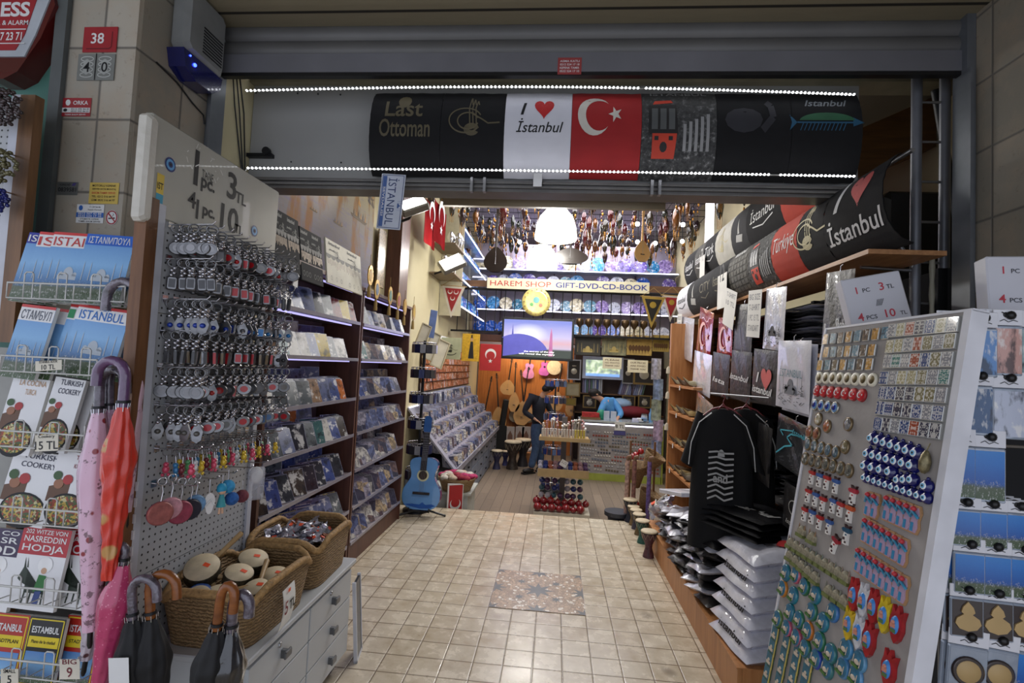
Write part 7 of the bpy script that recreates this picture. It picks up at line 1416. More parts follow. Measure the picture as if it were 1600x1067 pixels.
# instruments hanging from the ceiling
SAZF = mat('spruce_face', (214, 168, 110), .35, coat=.5, var=.06); DKW = mat('dark_walnut', (30, 18, 14), .35, coat=.3); MHG = mat('glossy_mahogany', (110, 44, 22), .15, coat=1)
def saz(label, q, L, face, back, neckm, rz=0, name='long_neck_lute', w=.13, rx=0., ry=0., grp=None):
    t = thing(name, label, 'instrument', q, 0, grp, (rx, ry, rz)); bl = L*.42
    def prof(v): return 1.35*w*(math.sin(PI*min(1, .06+v*.94)))**.62*(1-.45*v)*1.25
    b = MB(); b.grid(lambda u, v: (prof(v)*math.cos(PI*u), prof(v)*.85*math.sin(PI*u), -L*.58-bl*(1-v)+0*u), 14, 16); b.build('bowl', back, t)
    P = [(prof(v/16), -L*.58-bl*(1-v/16)) for v in range(17)]; MB().prism(P+[(-p[0], p[1]) for p in P[::-1]], .004).build('soundboard', face, t)
    MB().tube([(0, .01, -L*.6), (0, .01, -.06)], [.017, .012], 8).box((0, .01, -.03), (.03, .018, .12)).build('neck', neckm, t)
    b = MB()
    for k in range(6): b.tube([(.016*(1 if k % 2 else -1), .01, -.01-.014*k), (.04*(1 if k % 2 else -1), .01, -.01-.014*k)], .004, 5)
    b.build('pegs', DARKMET, t); MB().box((0, -.008, -L*.86), (.05, .008, .008)).build('bridge', DKW, t); MB().tube([(0, -.012, -L*.88), (0, -.006, -.03)], .0015, 4).build('strings', STEEL, t)
    return t
q = atY(778, 330, 6.4); saz('black long neck lute hanging from the ceiling at left', q, .78, DKW, DKW, DKW, w=.11)
q = atY(893, 352, 6.6); t = saz('black round instrument hanging behind the large pendant lamp', q, .5, DKW, DKW, DKW, w=.17, name='round_lute')
q = atY(1006, 328, 6.3); saz('pale wooden lute hanging from the ceiling at right', q, .64, SAZF, DKW, SAZF, .3, w=.075)
# ceiling: grid with strings of ornaments
gr = thing('ceiling_grid', 'dark wire grid under the rear ceiling carrying hanging ornaments', 'grid', (0, 0, 4.0)); b = MB()
for k in range(13): b.tube([(-1.7+.33*k, 5.4, 0), (-1.7+.33*k, 9.8, 0)], .006, 4)
for k in range(15): b.tube([(-1.72, 5.4+.31*k, 0), (2.28, 5.4+.31*k, 0)], .006, 4)
b.build('bars', IR, gr)
for x in (-1.6, 0, 2.2): MB().tube([(x, 7, 0), (x, 7, .3)], .006, 4).build('hanger', IR, gr)
OR = [((84, 20, 26), 'dark red'), ((120, 70, 26), 'amber'), ((32, 36, 28), 'dark green'), ((46, 24, 32), 'maroon'), ((40, 34, 80), 'violet'), ((56, 48, 38), 'bronze')]
def ornmesh(k):
    b = MB(); b.tube([(0, 0, 0), (0, 0, -.12)], .0025, 4, 2)
    if k == 0: b.ball((0, 0, -.18), .055, 0, 10); b.lathe([(.03, -.13), (.02, -.12), (.004, -.11)], 8, 2); b.lathe([(.008, -.23), (.015, -.26), (.002, -.31)], 6, 1)
    elif k == 1:
        for j in range(5): b.ball((.012*math.sin(j*2), .012*math.cos(j*2), -.13-.035*j), .022-.002*j, j % 2, 8)
    else: b.lathe([(.004, -.12), (.05, -.16), (.062, -.2), (.045, -.25), (.01, -.28)], 10, 0); [b.tube([(.04*math.cos(a), .04*math.sin(a), -.24), (.03*math.cos(a), .03*math.sin(a), -.34)], .004, 4, 1) for a in (0, 1.57, 3.14, 4.71)]
    return b.mesh('hanging_ornament', [ocol('ornament_glass', .15, .2, .8, .5, 50), mat('ornament_gold', (170, 120, 50), .25, .8), IR])
OM = [ornmesh(k) for k in range(3)]; R = random.Random(77); cnt = 0
for iy in range(15):
    for ix in range(19):
        if R.random() < .12: continue
        x = -1.6+.205*ix+R.uniform(-.08, .08); y = 6.2+.245*iy+R.uniform(-.08, .08)
        c = R.choices(OR, (5, 2, 3, 4, 1, 2))[0]
        o = bpy.data.objects.new('hanging_ornament', OM[R.randrange(3)]); COL.objects.link(o); o.location = (x, y, 4.0-.0*R.random()); s = R.uniform(.55, .95); o.scale = (s, s, s*R.uniform(1.2, 2.6)); cnt += 1
        pos = 'front' if iy < 5 else ('middle' if iy < 10 else 'rear'); side = 'left' if ix < 7 else ('centre' if ix < 13 else 'right')
        tag(o, '%s glass ornament hanging in the %s %s of the ceiling grid' % (c[1], pos, side), 'ornament', '%s ceiling ornaments, %s %s' % (c[1], pos, side), col=c[0])
def bulb(px, py, y): q = atY(px, py, y); t = thing('ceiling_spot', 'small bright round ceiling spot at about %s of the rear ceiling' % ('left' if px < 900 else ('centre' if px < 1010 else 'right')), 'lamp', q, 0, 'small ceiling spots %s' % ('left' if px < 900 else ('centre' if px < 1010 else 'right'))); MB().ball((0, 0, 0), .032, 0, 10).build('bulb', FL, t); MB().tube([(0, 0, .03), (0, 0, 3.98-q.z)], .008, 6).build('stem', DARKMET, t)
for (x, y, d) in ((812, 378, 7.6), (996, 378, 7.6), (1024, 380, 7.8), (1067, 351, 7.2), (1066, 377, 7.8), (996, 350, 7.2)): bulb(x, y, d)
# pennants
def pennant(label, px, py, y, s, m1, m2, cres=3):
    q = atY(px, py, y); t = thing('pennant', label, 'pennant', q, 0, None, (0, .04, 0)); b = MB(); b.prism([(-s*.5, 0), (0, -s*1.35), (s*.5, 0)], .006); b.build('border', m1, t); MB().prism([(-s*.36, -s*.1), (0, -s*1.1), (s*.36, -s*.1)], .002, 0, -.0065).build('field', m2, t)
    b = MB()
    if cres == 3:
        for (x, z) in ((-.13, -.25), (.13, -.25), (0, -.52)): crescent(b, x*s, z*s, s*.1, 0, -.0095, star=False, ang=PI/2)
    else: flat(b, arc(0, -s*.35, s*.14, s*.14, 0, 2*PI, 12), 0, -.0095)
    b.build('emblem', WHITE if cres == 3 else mat('emblem_gold', (170, 140, 50), .5), t); MB().tube([(-s*.55, 0, 0), (s*.55, 0, 0)], .008, 5).tube([(-s*.5, 0, 0), (0, .02, .12), (s*.5, 0, 0)], .004, 4).build('rod', mat('gold_cord', (150, 120, 60), .6), t)
pennant('red pennant with three white crescents hanging at the rear left', 709, 447, 7.0, .33, mat('pennant_white', (206, 200, 190), .7), mat('pennant_red', (150, 34, 40), .6))
pennant('black and gold pennant hanging at the rear right', 1021, 464, 6.7, .30, mat('pennant_gold', (170, 140, 60), .5), mat('pennant_black', (30, 26, 20), .7), 1)
pennant('dark red pennant partly behind the shirt rolls', 1050, 462, 6.9, .26, mat('pennant_white', (206, 200, 190), .7), mat('pennant_red', (150, 34, 40), .6), 1)
# left middle: boards, flag, cassette wall, inner counter
def board(name, label, cat, px0, py0, px1, py1, y, m, art=None, rot=(0, 0, 0), frame=None, grp=None, x=None):
    a = atY(px0, py0, y); c = atY(px1, py1, y); w = c.x-a.x; h = a.z-c.z; t = thing(name, label, cat, ((a.x+c.x)/2, y, c.z), 0, grp, rot)
    MB().rbox((0, 0, h/2), (w, .012, h), .002).build('panel', m, t)
    if frame: 
        f = w*.09; MB().bx(-w/2, w/2, -.02, .0, 0, f).bx(-w/2, w/2, -.02, 0, h-f, h).bx(-w/2, -w/2+f, -.02, 0, f, h-f).bx(w/2-f, w/2, -.02, 0, f, h-f).build('frame', frame, t)
    if art: art(t, w, h, -.0075)
    return t
def K_calli(ink=INKK):
    def f(t, w, h, y): b = MB(); tughra(b, -w*.05, h*.5, min(w, h)*.42, 0, y); squiggle(b, arc(0, h*.35, w*.3, h*.15, 2.5, 6, 10), h*.03, 0, y); b.build('calligraphy', ink, t)
    return f
def K_derv(t, w, h, y): b = MB(); flat(b, [(-w*.12, h*.1), (w*.2, h*.1), (w*.12, h*.72), (-w*.02, h*.72)], 0, y); flat(b, arc(w*.05, h*.8, w*.08, h*.07, 0, 2*PI, 10), 1, y); flat(b, [(0, h*.84), (w*.1, h*.84), (w*.08, h*.97), (w*.02, h*.97)], 0, y); b.build('figure_print', [INKK, mat('skin_print', (190, 150, 110), .5)], t)
board('calligraphy_board', 'pale green board with black calligraphy on the left inner counter wall', 'picture', 690, 527, 719, 562, 7.2, mat('pale_green_board', (166, 170, 140), .6), K_calli())
board('yellow_picture', 'yellow picture of a dark robed standing figure', 'picture', 723, 521, 748, 565, 7.3, mat('yellow_picture_m', (204, 160, 40), .5, var=.2, scale=30), K_derv)
def K_flag(t, w, h, y): b = MB(); crescent(b, 0, h*.62, w*.26, 0, y, ang=-PI/2); b.build('crescent_and_star', WHITE, t)
board('small_flag', 'red flag with white crescent hanging left of the television', 'flag', 751, 537, 782, 580, 7.4, mat('flag_red_cloth', (170, 34, 38), .6), K_flag)
for i, (px0, px1, py, nm) in enumerate(((646, 660, 503, 'white card picture'), (661, 675, 516, 'pale framed picture'), (672, 690, 528, 'cream framed picture'))): board('leaning_picture', '%s leaning on the left inner wall, %s' % (nm, ('nearest', 'second', 'third')[i]), 'picture', px0, py, px1, py+46, 5.7+.35*i, mat('card_cream', (196, 190, 172), .5), None, (-.1, .35, .6), mat('pic_frame_pale', (176, 166, 140), .4), 'leaning pictures')
board('blue_picture', 'narrow blue picture high at the left beside the column', 'picture', 669, 484, 678, 528, 6.0, mat('blue_picture_m', (90, 110, 160), .4, var=.3, scale=10), None, (0, .1, .7))
ic = thing('inner_counter', 'long grey counter with drawers and sloping bins along the rear left wall', 'counter', (0, 0, 0)); GD_ = mat('grey_drawers', (118, 124, 138), .45, var=.05)
cxf = -1.14
MB().bx(-1.74, cxf-.02, 6.1, 10.6, -.4, .20).build('carcass', GD_, ic)
for k in range(7):
    y = 6.15+.63*k
    for j in range(3): d = MB().bx(cxf-.02, cxf, y+.02, y+.60, -.37+.185*j, -.205+.185*j).build('drawer', GD_, ic); MB().bx(cxf, cxf+.02, y+.28, y+.34, -.3+.185*j, -.28+.185*j).build('handle', DARKMET, d)
MB().add([(cxf+.03, 6.05, .22), (cxf+.03, 10.6, .22), (-1.74, 10.6, .95), (-1.74, 6.05, .95), (cxf+.03, 6.05, .19), (cxf+.03, 10.6, .19), (-1.74, 10.6, .92), (-1.74, 6.05, .92)], [(0, 1, 2, 3), (7, 6, 5, 4), (0, 4, 5, 1), (2, 6, 7, 3), (0, 3, 7, 4), (1, 5, 6, 2)]).build('sloping_top', mat('bin_grey', (150, 150, 165), .4), ic)
MB().bx(cxf+.02, cxf+.04, 6.05, 10.6, .19, .26).build('front_rail', mat('clear_rail', (175, 175, 190), .2, .2), ic)
for k in range(4): x = cxf-.12-.15*k; MB().bx(x-.008, x, 6.1, 10.55, .30+.17*k, .36+.17*k).build('divider', mat('clear_rail', (175, 175, 190), .2, .2), ic)
MB().bx(cxf-.60, cxf-.59, 6.1, 10.55, .93, .95).build('lit_edge', LEDW, ic)
for k in range(4):
    R_ = random.Random(50+k); cdrow(cxf+.0-.145*k, 6.15, 10.5, .245+.165*k, 'in the sloping bins of the inner counter', .55, .35, (4, 6), .13, .02, 90+k, .02, [2, 3, 1, 2, 7, 4, 9])
cdrow(-1.60, 6.3, 9.6, .96, 'standing along the lit rail above the inner bins', .5, .3, (2, 3), .12, .02, 97, .0, [1, 11, 10, 5, 2])
CSM = MB().rbox((0, 0, .055), (.070, .016, .11), .002, 0).box((0, -.0085, .055), (.055, .001, .09), 1).mesh('cassette', [ocol('cassette_case', .25, 0, .4, .2), cover('cassette_insert', 2, .2)])
cw = thing('cassette_rack', 'wall rack full of orange brown cassettes on the rear left wall', 'rack', (0, 0, 0))
MB().bx(-1.745, -1.735, 6.5, 10.2, 1.10, 1.72).build('back_panel', mat('rack_dark_red', (60, 36, 30), .6), cw)
CC = [((176, 112, 84), 'orange brown'), ((160, 130, 110), 'pale brown'), ((140, 84, 60), 'brown'), ((190, 180, 190), 'white')]; R = random.Random(8)
for j in range(5):
    z = 1.12+.12*j; MB().bx(-1.735, -1.70, 6.5, 10.2, z-.006, z).build('ledge', mat('rack_dark_red', (60, 36, 30), .6), cw)
    for k in range(48):
        if R.random() < .02: continue
        o = bpy.data.objects.new('cassette', CSM); COL.objects.link(o); o.location = (-1.716, 6.55+.076*k, z+.001); o.rotation_euler = (-.08, 0, PI/2); c = R.choices(CC, (6, 3, 4, 1))[0]
        tag(o, '%s cassette in the %s row of the wall rack' % (c[1], ('lowest', 'second', 'middle', 'fourth', 'top')[j]), 'cassette', '%s cassettes, row %d' % (c[1], j+1), col=c[0])
t = thing('paper_strip', 'long white printed paper strip above the cassette rack', 'poster', (-1.60, 7.6, 1.76), PI/2, None, (-.4, 0, PI/2)); MB().rbox((0, 0, .07), (1.5, .006, .15), .001).build('sheet', mat('print_paper', (200, 200, 200), .6, var=.25, scale=14), t)
# spinner column behind the guitar
def spinner(name, label, cat, x, y, z0, H, r, levels, col, grp):
    t = thing(name, label, cat, (x, y, z0)); MB().lathe([(r*1.1, 0), (r*1.1, .02), (.015, .03), (.015, H)], 16).build('pole', DARKMET, t)
    for k in range(levels):
        z = .12+(H-.2)*k/(levels-1); b = MB().tube([(r*math.cos(a), r*math.sin(a), z+.06) for a in [2*PI*i/16 for i in range(16)]], .004, 4, 0, True); b.build('ring', CHROME, t)
    me = MB().tube([(0, 0, 0), (0, 0, -.03)], .005, 4, 0).box((0, 0, -.065), (.055, .016, .085), 1).mesh('hanging_trinket', [CHROME, ocol('fob_enamel', .3, .2, .3)]); R = random.Random(int(x*10+y))
    for k in range(levels):
        z = .12+(H-.2)*k/(levels-1)+.06
        for i in range(13):
            a = 2*PI*i/13; cc = R.choice(col); o = bpy.data.objects.new('hanging_trinket', me); COL.objects.link(o); o.location = (x+r*math.cos(a), y+r*math.sin(a), z0+z); o.rotation_euler = (0, 0, a+PI/2); tag(o, '%s trinket hanging on %s, tier %s' % (cc[1], grp, ('one', 'two', 'three', 'four', 'five', 'six', 'seven')[k]), 'trinket', '%s trinkets, tier %d, %s' % (cc[1], k+1, grp), col=cc[0])
spinner('trinket_spinner', 'tall dark spinner of silver and blue trinkets behind the guitar', 'display stand', -1.34, 5.15, 0, 1.72, .12, 7, [((30, 40, 90), 'navy'), ((130, 130, 136), 'silver'), ((60, 60, 70), 'dark grey')], 'the spinner behind the guitar')
# the blue guitar on its stand
gt = thing('acoustic_guitar', 'light blue classical guitar standing upright at the edge of the tiled floor', 'guitar', (-1.245, 4.93, .075), 0, None, (-.13, .02, .05))
BLUG = mat('guitar_blue', (96, 148, 205), .25, coat=.6, var=.12, scale=6); 
gp = [(0, 0), (.10, .005), (.165, .05), (.187, .12), (.18, .19), (.145, .25), (.118, .30), (.118, .345), (.135, .40), (.138, .44), (.12, .475), (.07, .495), (.0, .497)]
def smooth(P, n=3):
    out = []
    for i in range(len(P)-1):
        p0 = P[max(0, i-1)]; p1 = P[i]; p2 = P[i+1]; p3 = P[min(len(P)-1, i+2)]
        for k in range(n):
            u = k/n; out.append(tuple(.5*((2*p1[j])+(-p0[j]+p2[j])*u+(2*p0[j]-5*p1[j]+4*p2[j]-p3[j])*u*u+(-p0[j]+3*p1[j]-3*p2[j]+p3[j])*u**3) for j in (0, 1)))
    return out+[P[-1]]
G_ = smooth(gp); out = G_+[(-p[0], p[1]) for p in G_[::-1]][1:-1]
MB().prism(out, .09, 0, .09).build('body', mat('guitar_side_blue', (36, 70, 130), .2, coat=.8), gt)
MB().prism([(p[0]*.985, p[1]*.99+.002) for p in out], .003, 0, .0).build('soundboard', BLUG, gt)
b = MB(); b.lathe([(.058, .0035), (.044, .0037)], 30, 0, (0, 0, .325), 'Y'); b.lathe([(.042, .0038), (1e-5, .0038)], 24, 1, (0, 0, .325), 'Y'); b.build('rosette', [mat('rosette_pale', (206, 206, 170), .4), mat('sound_hole', (60, 44, 34), .8)], gt)
MB().rbox((0, -.010, .155), (.165, .012, .024), .002).build('bridge', mat('rosewood', (30, 22, 22), .4), gt)
MB().bx(-.029, .029, -.012, .004, .37, .74).build('fingerboard', mat('rosewood', (30, 22, 22), .4), gt); MB().tube([(0, .012, .48), (0, .012, .74)], .024, 8).build('neck', mat('neck_brown', (90, 54, 34), .4), gt)
b = MB()
for k in range(15): z = .74-.37*(1-2**(-k*1.25/12))*1.15; b.bx(-.028, .028, -.0135, -.012, z-.001, z+.001)
b.build('frets', STEEL, gt)
MB().prism([(-.028, .735), (.028, .735), (.038, .76), (.036, .88), (.02, .90), (-.02, .90), (-.036, .88), (-.038, .76)], .016, 0, .01).build('headstock', mat('headstock_blue', (30, 84, 150), .25, coat=.7), gt)
for s in (-1, 1):
    for k in range(3): MB().tube([(s*.034, .002, .78+.035*k), (s*.052, .002, .78+.035*k)], .003, 5).ball((s*.054, .002, .78+.035*k), .008, 0, 6).build('tuning_peg', WHITE, gt)
b = MB()
for k in range(6): b.tube([(-.022+.009*k, -.017, .158), (-.019+.0076*k, -.0145, .745)], .0006, 3)
b.build('strings', STEEL, gt)
def shark(b): pass
b = MB(); flat(b, [(-.16, .045), (-.1, .03), (.0, .012), (.09, .02), (.15, .045), (.11, .06), (.05, .05), (.02, .075), (-.01, .05), (-.08, .055)], 0, -.0035); b.build('wave_print', mat('deep_blue_print', (20, 84, 170), .3), gt)
gs_ = thing('guitar_stand', 'low black guitar stand with two spread feet under the blue guitar', 'stand', (-1.245, 4.92, 0)); 
for (x, y) in ((-.23, -.06), (.23, .1)): MB().tube([(0, .04, .085), (x, y, .012)], .011, 6).ball((x, y, .012), .012).build('foot', BLACK, gs_)
MB().tube([(0, .04, .08), (.0, .22, .012)], .011, 6).build('foot', BLACK, gs_); MB().tube([(-.1, -.03, .10), (-.1, -.02, .068), (0, .03, .062), (.1, -.02, .068), (.1, -.03, .10)], .008, 6).tube([(0, .04, .08), (0, .2, .45)], .009, 6).build('cradle', BLACK, gs_)
# basket of crafts, white cabinet, flag panel behind the guitar
t = thing('round_basket', 'round wicker basket of colourful knitted pieces behind the guitar', 'basket', (-1.02, 5.62, .12)); MB().lathe([(.15, 0), (.2, .12), (.21, .15), (.19, .14), (.14, .02), (1e-5, .02)], 24).build('body', WICK, t)
for k in range(22):
    R_ = random.Random(k); a = k*2.4; rr = .03+.15*(k/22)**.5; c = [((214, 206, 196), 'white'), ((190, 60, 110), 'pink'), ((160, 50, 70), 'dark red'), ((200, 180, 160), 'cream')][k % 4]; o = MB().ball((0, 0, 0), .045, 0, 8, (1.2, 1, .7)).build('knitted_piece', ocol('knit', .9, 0, 0, .4, 40, .6)) if k == 0 else dup(kp)
    if k == 0: kp = o
    o.location = (-1.02+rr*math.cos(a), 5.62+rr*math.sin(a), .27+.05*(1-rr/.18)); tag(o, '%s knitted piece in the round basket behind the guitar' % c[1], 'knitwear', '%s knitted pieces' % c[1], col=c[0])
t = thing('white_cabinet', 'pale cabinet behind the guitar carrying the round basket', 'cabinet', (-1.17, 5.7, -.4)); MB().bx(-.35, .3, -.2, .3, 0, .50).build('body', mat('pale_cabinet', (176, 178, 172), .5), t); MB().bx(-.38, .33, -.22, .32, .50, .52).build('top', mat('pale_cabinet', (176, 178, 172), .5), t)
t = thing('flag_panel', 'framed red crescent panel standing behind the guitar stand', 'picture', (-.99, 5.42, -.2), 0, None, (0, 0, .5)); MB().bx(-.075, .075, 0, .015, -.2, .42).build('panel', mat('flag_red_cloth', (170, 34, 38), .6), t); b = MB(); crescent(b, 0, .22, .06, 0, -.002, star=False, ang=PI/2); b.build('crescent', WHITE, t); MB().bx(-.09, -.075, -.004, .016, -.2, .43).bx(.075, .082, -.004, .016, -.2, .43).bx(-.09, .082, -.004, .016, .42, .435).build('frame', WHITE, t)
# the music wall
mw = thing('music_wall', 'orange lit wooden wall hung with string instruments at the very back', 'panel', (0, 0, 0)); MB().bx(-1.72, .40, 11.44, 11.48, -.4, 1.97).build('panel', wood('music_wall_orange', (168, 100, 46), (200, 126, 62), 2, .5), mw)
lamp('music_wall_fill', (-.5, 10.9, 1.9), 15, (1, .8, .55), 1.2, (.5, 0, 0), .2)  # bare warm fill light aimed at the music wall, no fitting built
def wallpos(px, py, y=11.2): return atY(px, py, y)
for (px, py, L_, f, bk, lab, rx, ry, w_) in ((800, 560, .8, SAZF, MHG, 'pale lute with dark neck at the left of the music wall', 0, .1, .12), (814, 580, 1.1, SAZF, MHG, 'reddish bowl lute, largest on the music wall', 0, -.12, .15), (826, 575, 1.25, SAZF, MHG, 'long lute with a red bowl beside the standing man', 0, .1, .13), (806, 568, 1.05, SAZF, DKW, 'small round faced lute high on the music wall', 0, .0, .09), (768, 590, 1.35, SAZF, MHG, 'large glossy red lute leaning at the left end', 0, .15, .17), (776, 585, 1.2, SAZF, DKW, 'narrow long lute beside the glossy red one', 0, -.1, .12), (878, 570, 1.0, SAZF, DKW, 'dark lute hanging right of the pink ukulele', 0, .1, .1), (888, 585, .9, SAZF, SAZF, 'pale lute beside the orange wall edge', 0, -.12, .09)): saz(lab, wallpos(px, py), L_, f, bk, DKW, w=w_, rx=0, ry=ry)
def uke(label, px, py, c, s=.9):
    q = wallpos(px, py, 11.38); t = thing('toy_guitar', label, 'instrument', q, 0, None, (0, .1, 0)); t.scale = (s,)*3
    MB().prism([(p[0]*.75, p[1]*.75-.37) for p in out], .05, 0, .03).build('body', mat('uke%s' % (c,), c, .3, coat=.5), t); MB().bx(-.018, .018, -.03, -.02, -.02, .25).build('neck', DKW, t); b = MB(); flat(b, arc(0, -.13, .03, .03, 0, 2*PI, 12), 0, -.0215); b.build('sound_hole', BLACK, t)
uke('pink toy guitar hanging under the television', 828, 568, (206, 130, 180)); uke('purple pink toy guitar right of the pale pink one', 852, 566, (190, 90, 170), .8)
for (px, py, r, lab) in ((805, 650, .14, 'round frame drum low on the music wall'), (826, 650, .15, 'pale frame drum beside the standing man'), (838, 655, .12, 'small frame drum under the lutes'), (815, 672, .13, 'frame drum ring lowest on the music wall'), (866, 574, .17, 'round drum high on the orange wall')): t = thing('frame_drum', lab, 'drum', wallpos(px, py, 11.40)); MB().lathe([(r, 0), (r, .05)], 24, 0, (0, 0, 0), 'Y').build('hoop', mat('hoop_brown', (120, 70, 40), .4), t); MB().lathe([(r*.96, .052), (1e-5, .052)], 24, 0, (0, 0, 0), 'Y').build('skin', SKIN, t)
for k, (px, nm) in enumerate(((797, 'left'), (812, 'middle'), (822, 'right'))): board('arched_poster', 'pale poster with an arched window, %s of three on the floor at the back' % nm, 'poster', px-6, 666, px+6, 697, 10.9, mat('poster_pale', (190, 180, 172), .6), lambda t, w, h, y: MB().prism([(-w*.28, h*.15), (w*.28, h*.15), (w*.28, h*.55), (0, h*.8), (-w*.28, h*.55)], .002, 0, y+.001).build('arch_print', mat('arch_print', (130, 96, 80), .6), t) and None)
djembe('goblet_drum', 'tall dark patterned goblet drum on the wooden floor at the back', -.72, 9.6, -.4, 1.5, mat('dj_a', (60, 50, 44), .5, var=.6, scale=30)); djembe('goblet_drum', 'dark goblet drum behind the tall patterned one', -.55, 9.95, -.4, 1.5, mat('dj_b', (40, 36, 40), .5)); djembe('goblet_drum', 'small dark goblet drum near the counter end at the back', -1.0, 9.5, -.4, 1.0, mat('dj_c', (50, 50, 80), .5)); djembe('goblet_drum', 'small blue goblet drum on the wooden floor', -.88, 9.9, -.4, .8, mat('dj_d', (60, 60, 110), .5))
t = thing('wooden_box', 'low wooden box on the floor at the back by the man', 'box', (-.42, 10.4, -.4)); MB().bx(-.2, .2, -.15, .15, 0, .2).build('body', OAK, t); MB().ball((.05, 0, .24), .08).ball((-.08, 0, .23), .07).build('shells', WHITE, t)
t = thing('black_guitar_case', 'black padded guitar case leaning beside the red lutes', 'case', (-1.15, 10.9, -.4), 0, None, (0, .12, .3)); MB().prism([(p[0]*1.3, p[1]*1.3) for p in out], .12, 0, .06).rbox((0, 0, .9), (.12, .1, .6), .02).build('case', mat('case_black', (22, 22, 24), .7), t)
t = thing('lit_pillar', 'bright white lit pillar at the right of the ceiling ornaments', 'light', (0, 0, 0)); a = atY(1111, 300, 6.9); MB().bx(a.x-.05, a.x+.05, 6.9, 6.95, 3.05, 3.98).build('tube', mat('pillar_light', (250, 245, 255), .4, emit=2.5), t); MB().bx(a.x-.08, a.x+.08, 6.9, 6.96, 3.9, 3.98).build('cap', STEEL, t)
# ================================================================== people
SKN = mat('skin', (196, 150, 124), .55, var=.06); HAIR = mat('dark_hair', (24, 18, 16), .7, bump=.4, bs=120); JEAN = mat('blue_denim', (62, 84, 120), .85, var=.2, scale=20, bump=.2); JKT = mat('navy_jacket', (26, 30, 44), .8, var=.15, bump=.2); SHOE = mat('dark_shoe', (22, 22, 26), .5)
def skin(name, P, E, m, parent, sub=2):
    "one continuous skinned surface over joints P {name: (xyz, radius or (rx, ry))}; E the bones"
    ks = list(P); me = bpy.data.meshes.new(name); me.from_pydata([P[k][0] for k in ks], [(ks.index(a), ks.index(b)) for a, b in E], []); o = bpy.data.objects.new(name, me); COL.objects.link(o)
    md = o.modifiers.new('skin', 'SKIN'); md.use_smooth_shade = True; md.branch_smoothing = .4
    sv = me.skin_vertices[0].data if me.skin_vertices else None
    if sv is None:
        bpy.context.view_layer.objects.active = o; o.select_set(True); sv = me.skin_vertices.new().data if hasattr(me.skin_vertices, 'new') else me.skin_vertices[0].data
    for i, k in enumerate(ks): r = P[k][1]; sv[i].radius = (r, r) if isinstance(r, (int, float)) else r; sv[i].use_root = (i == 0)
    s = o.modifiers.new('sub', 'SUBSURF'); s.levels = s.render_levels = sub
    dg = bpy.context.evaluated_depsgraph_get(); m2 = bpy.data.meshes.new_from_object(o.evaluated_get(dg)); bpy.data.objects.remove(o)
    m2.materials.clear(); m2.materials.append(m); m2.polygons.foreach_set('use_smooth', [True]*len(m2.polygons)); r = bpy.data.objects.new(name, m2); COL.objects.link(r); r.parent = parent; return r
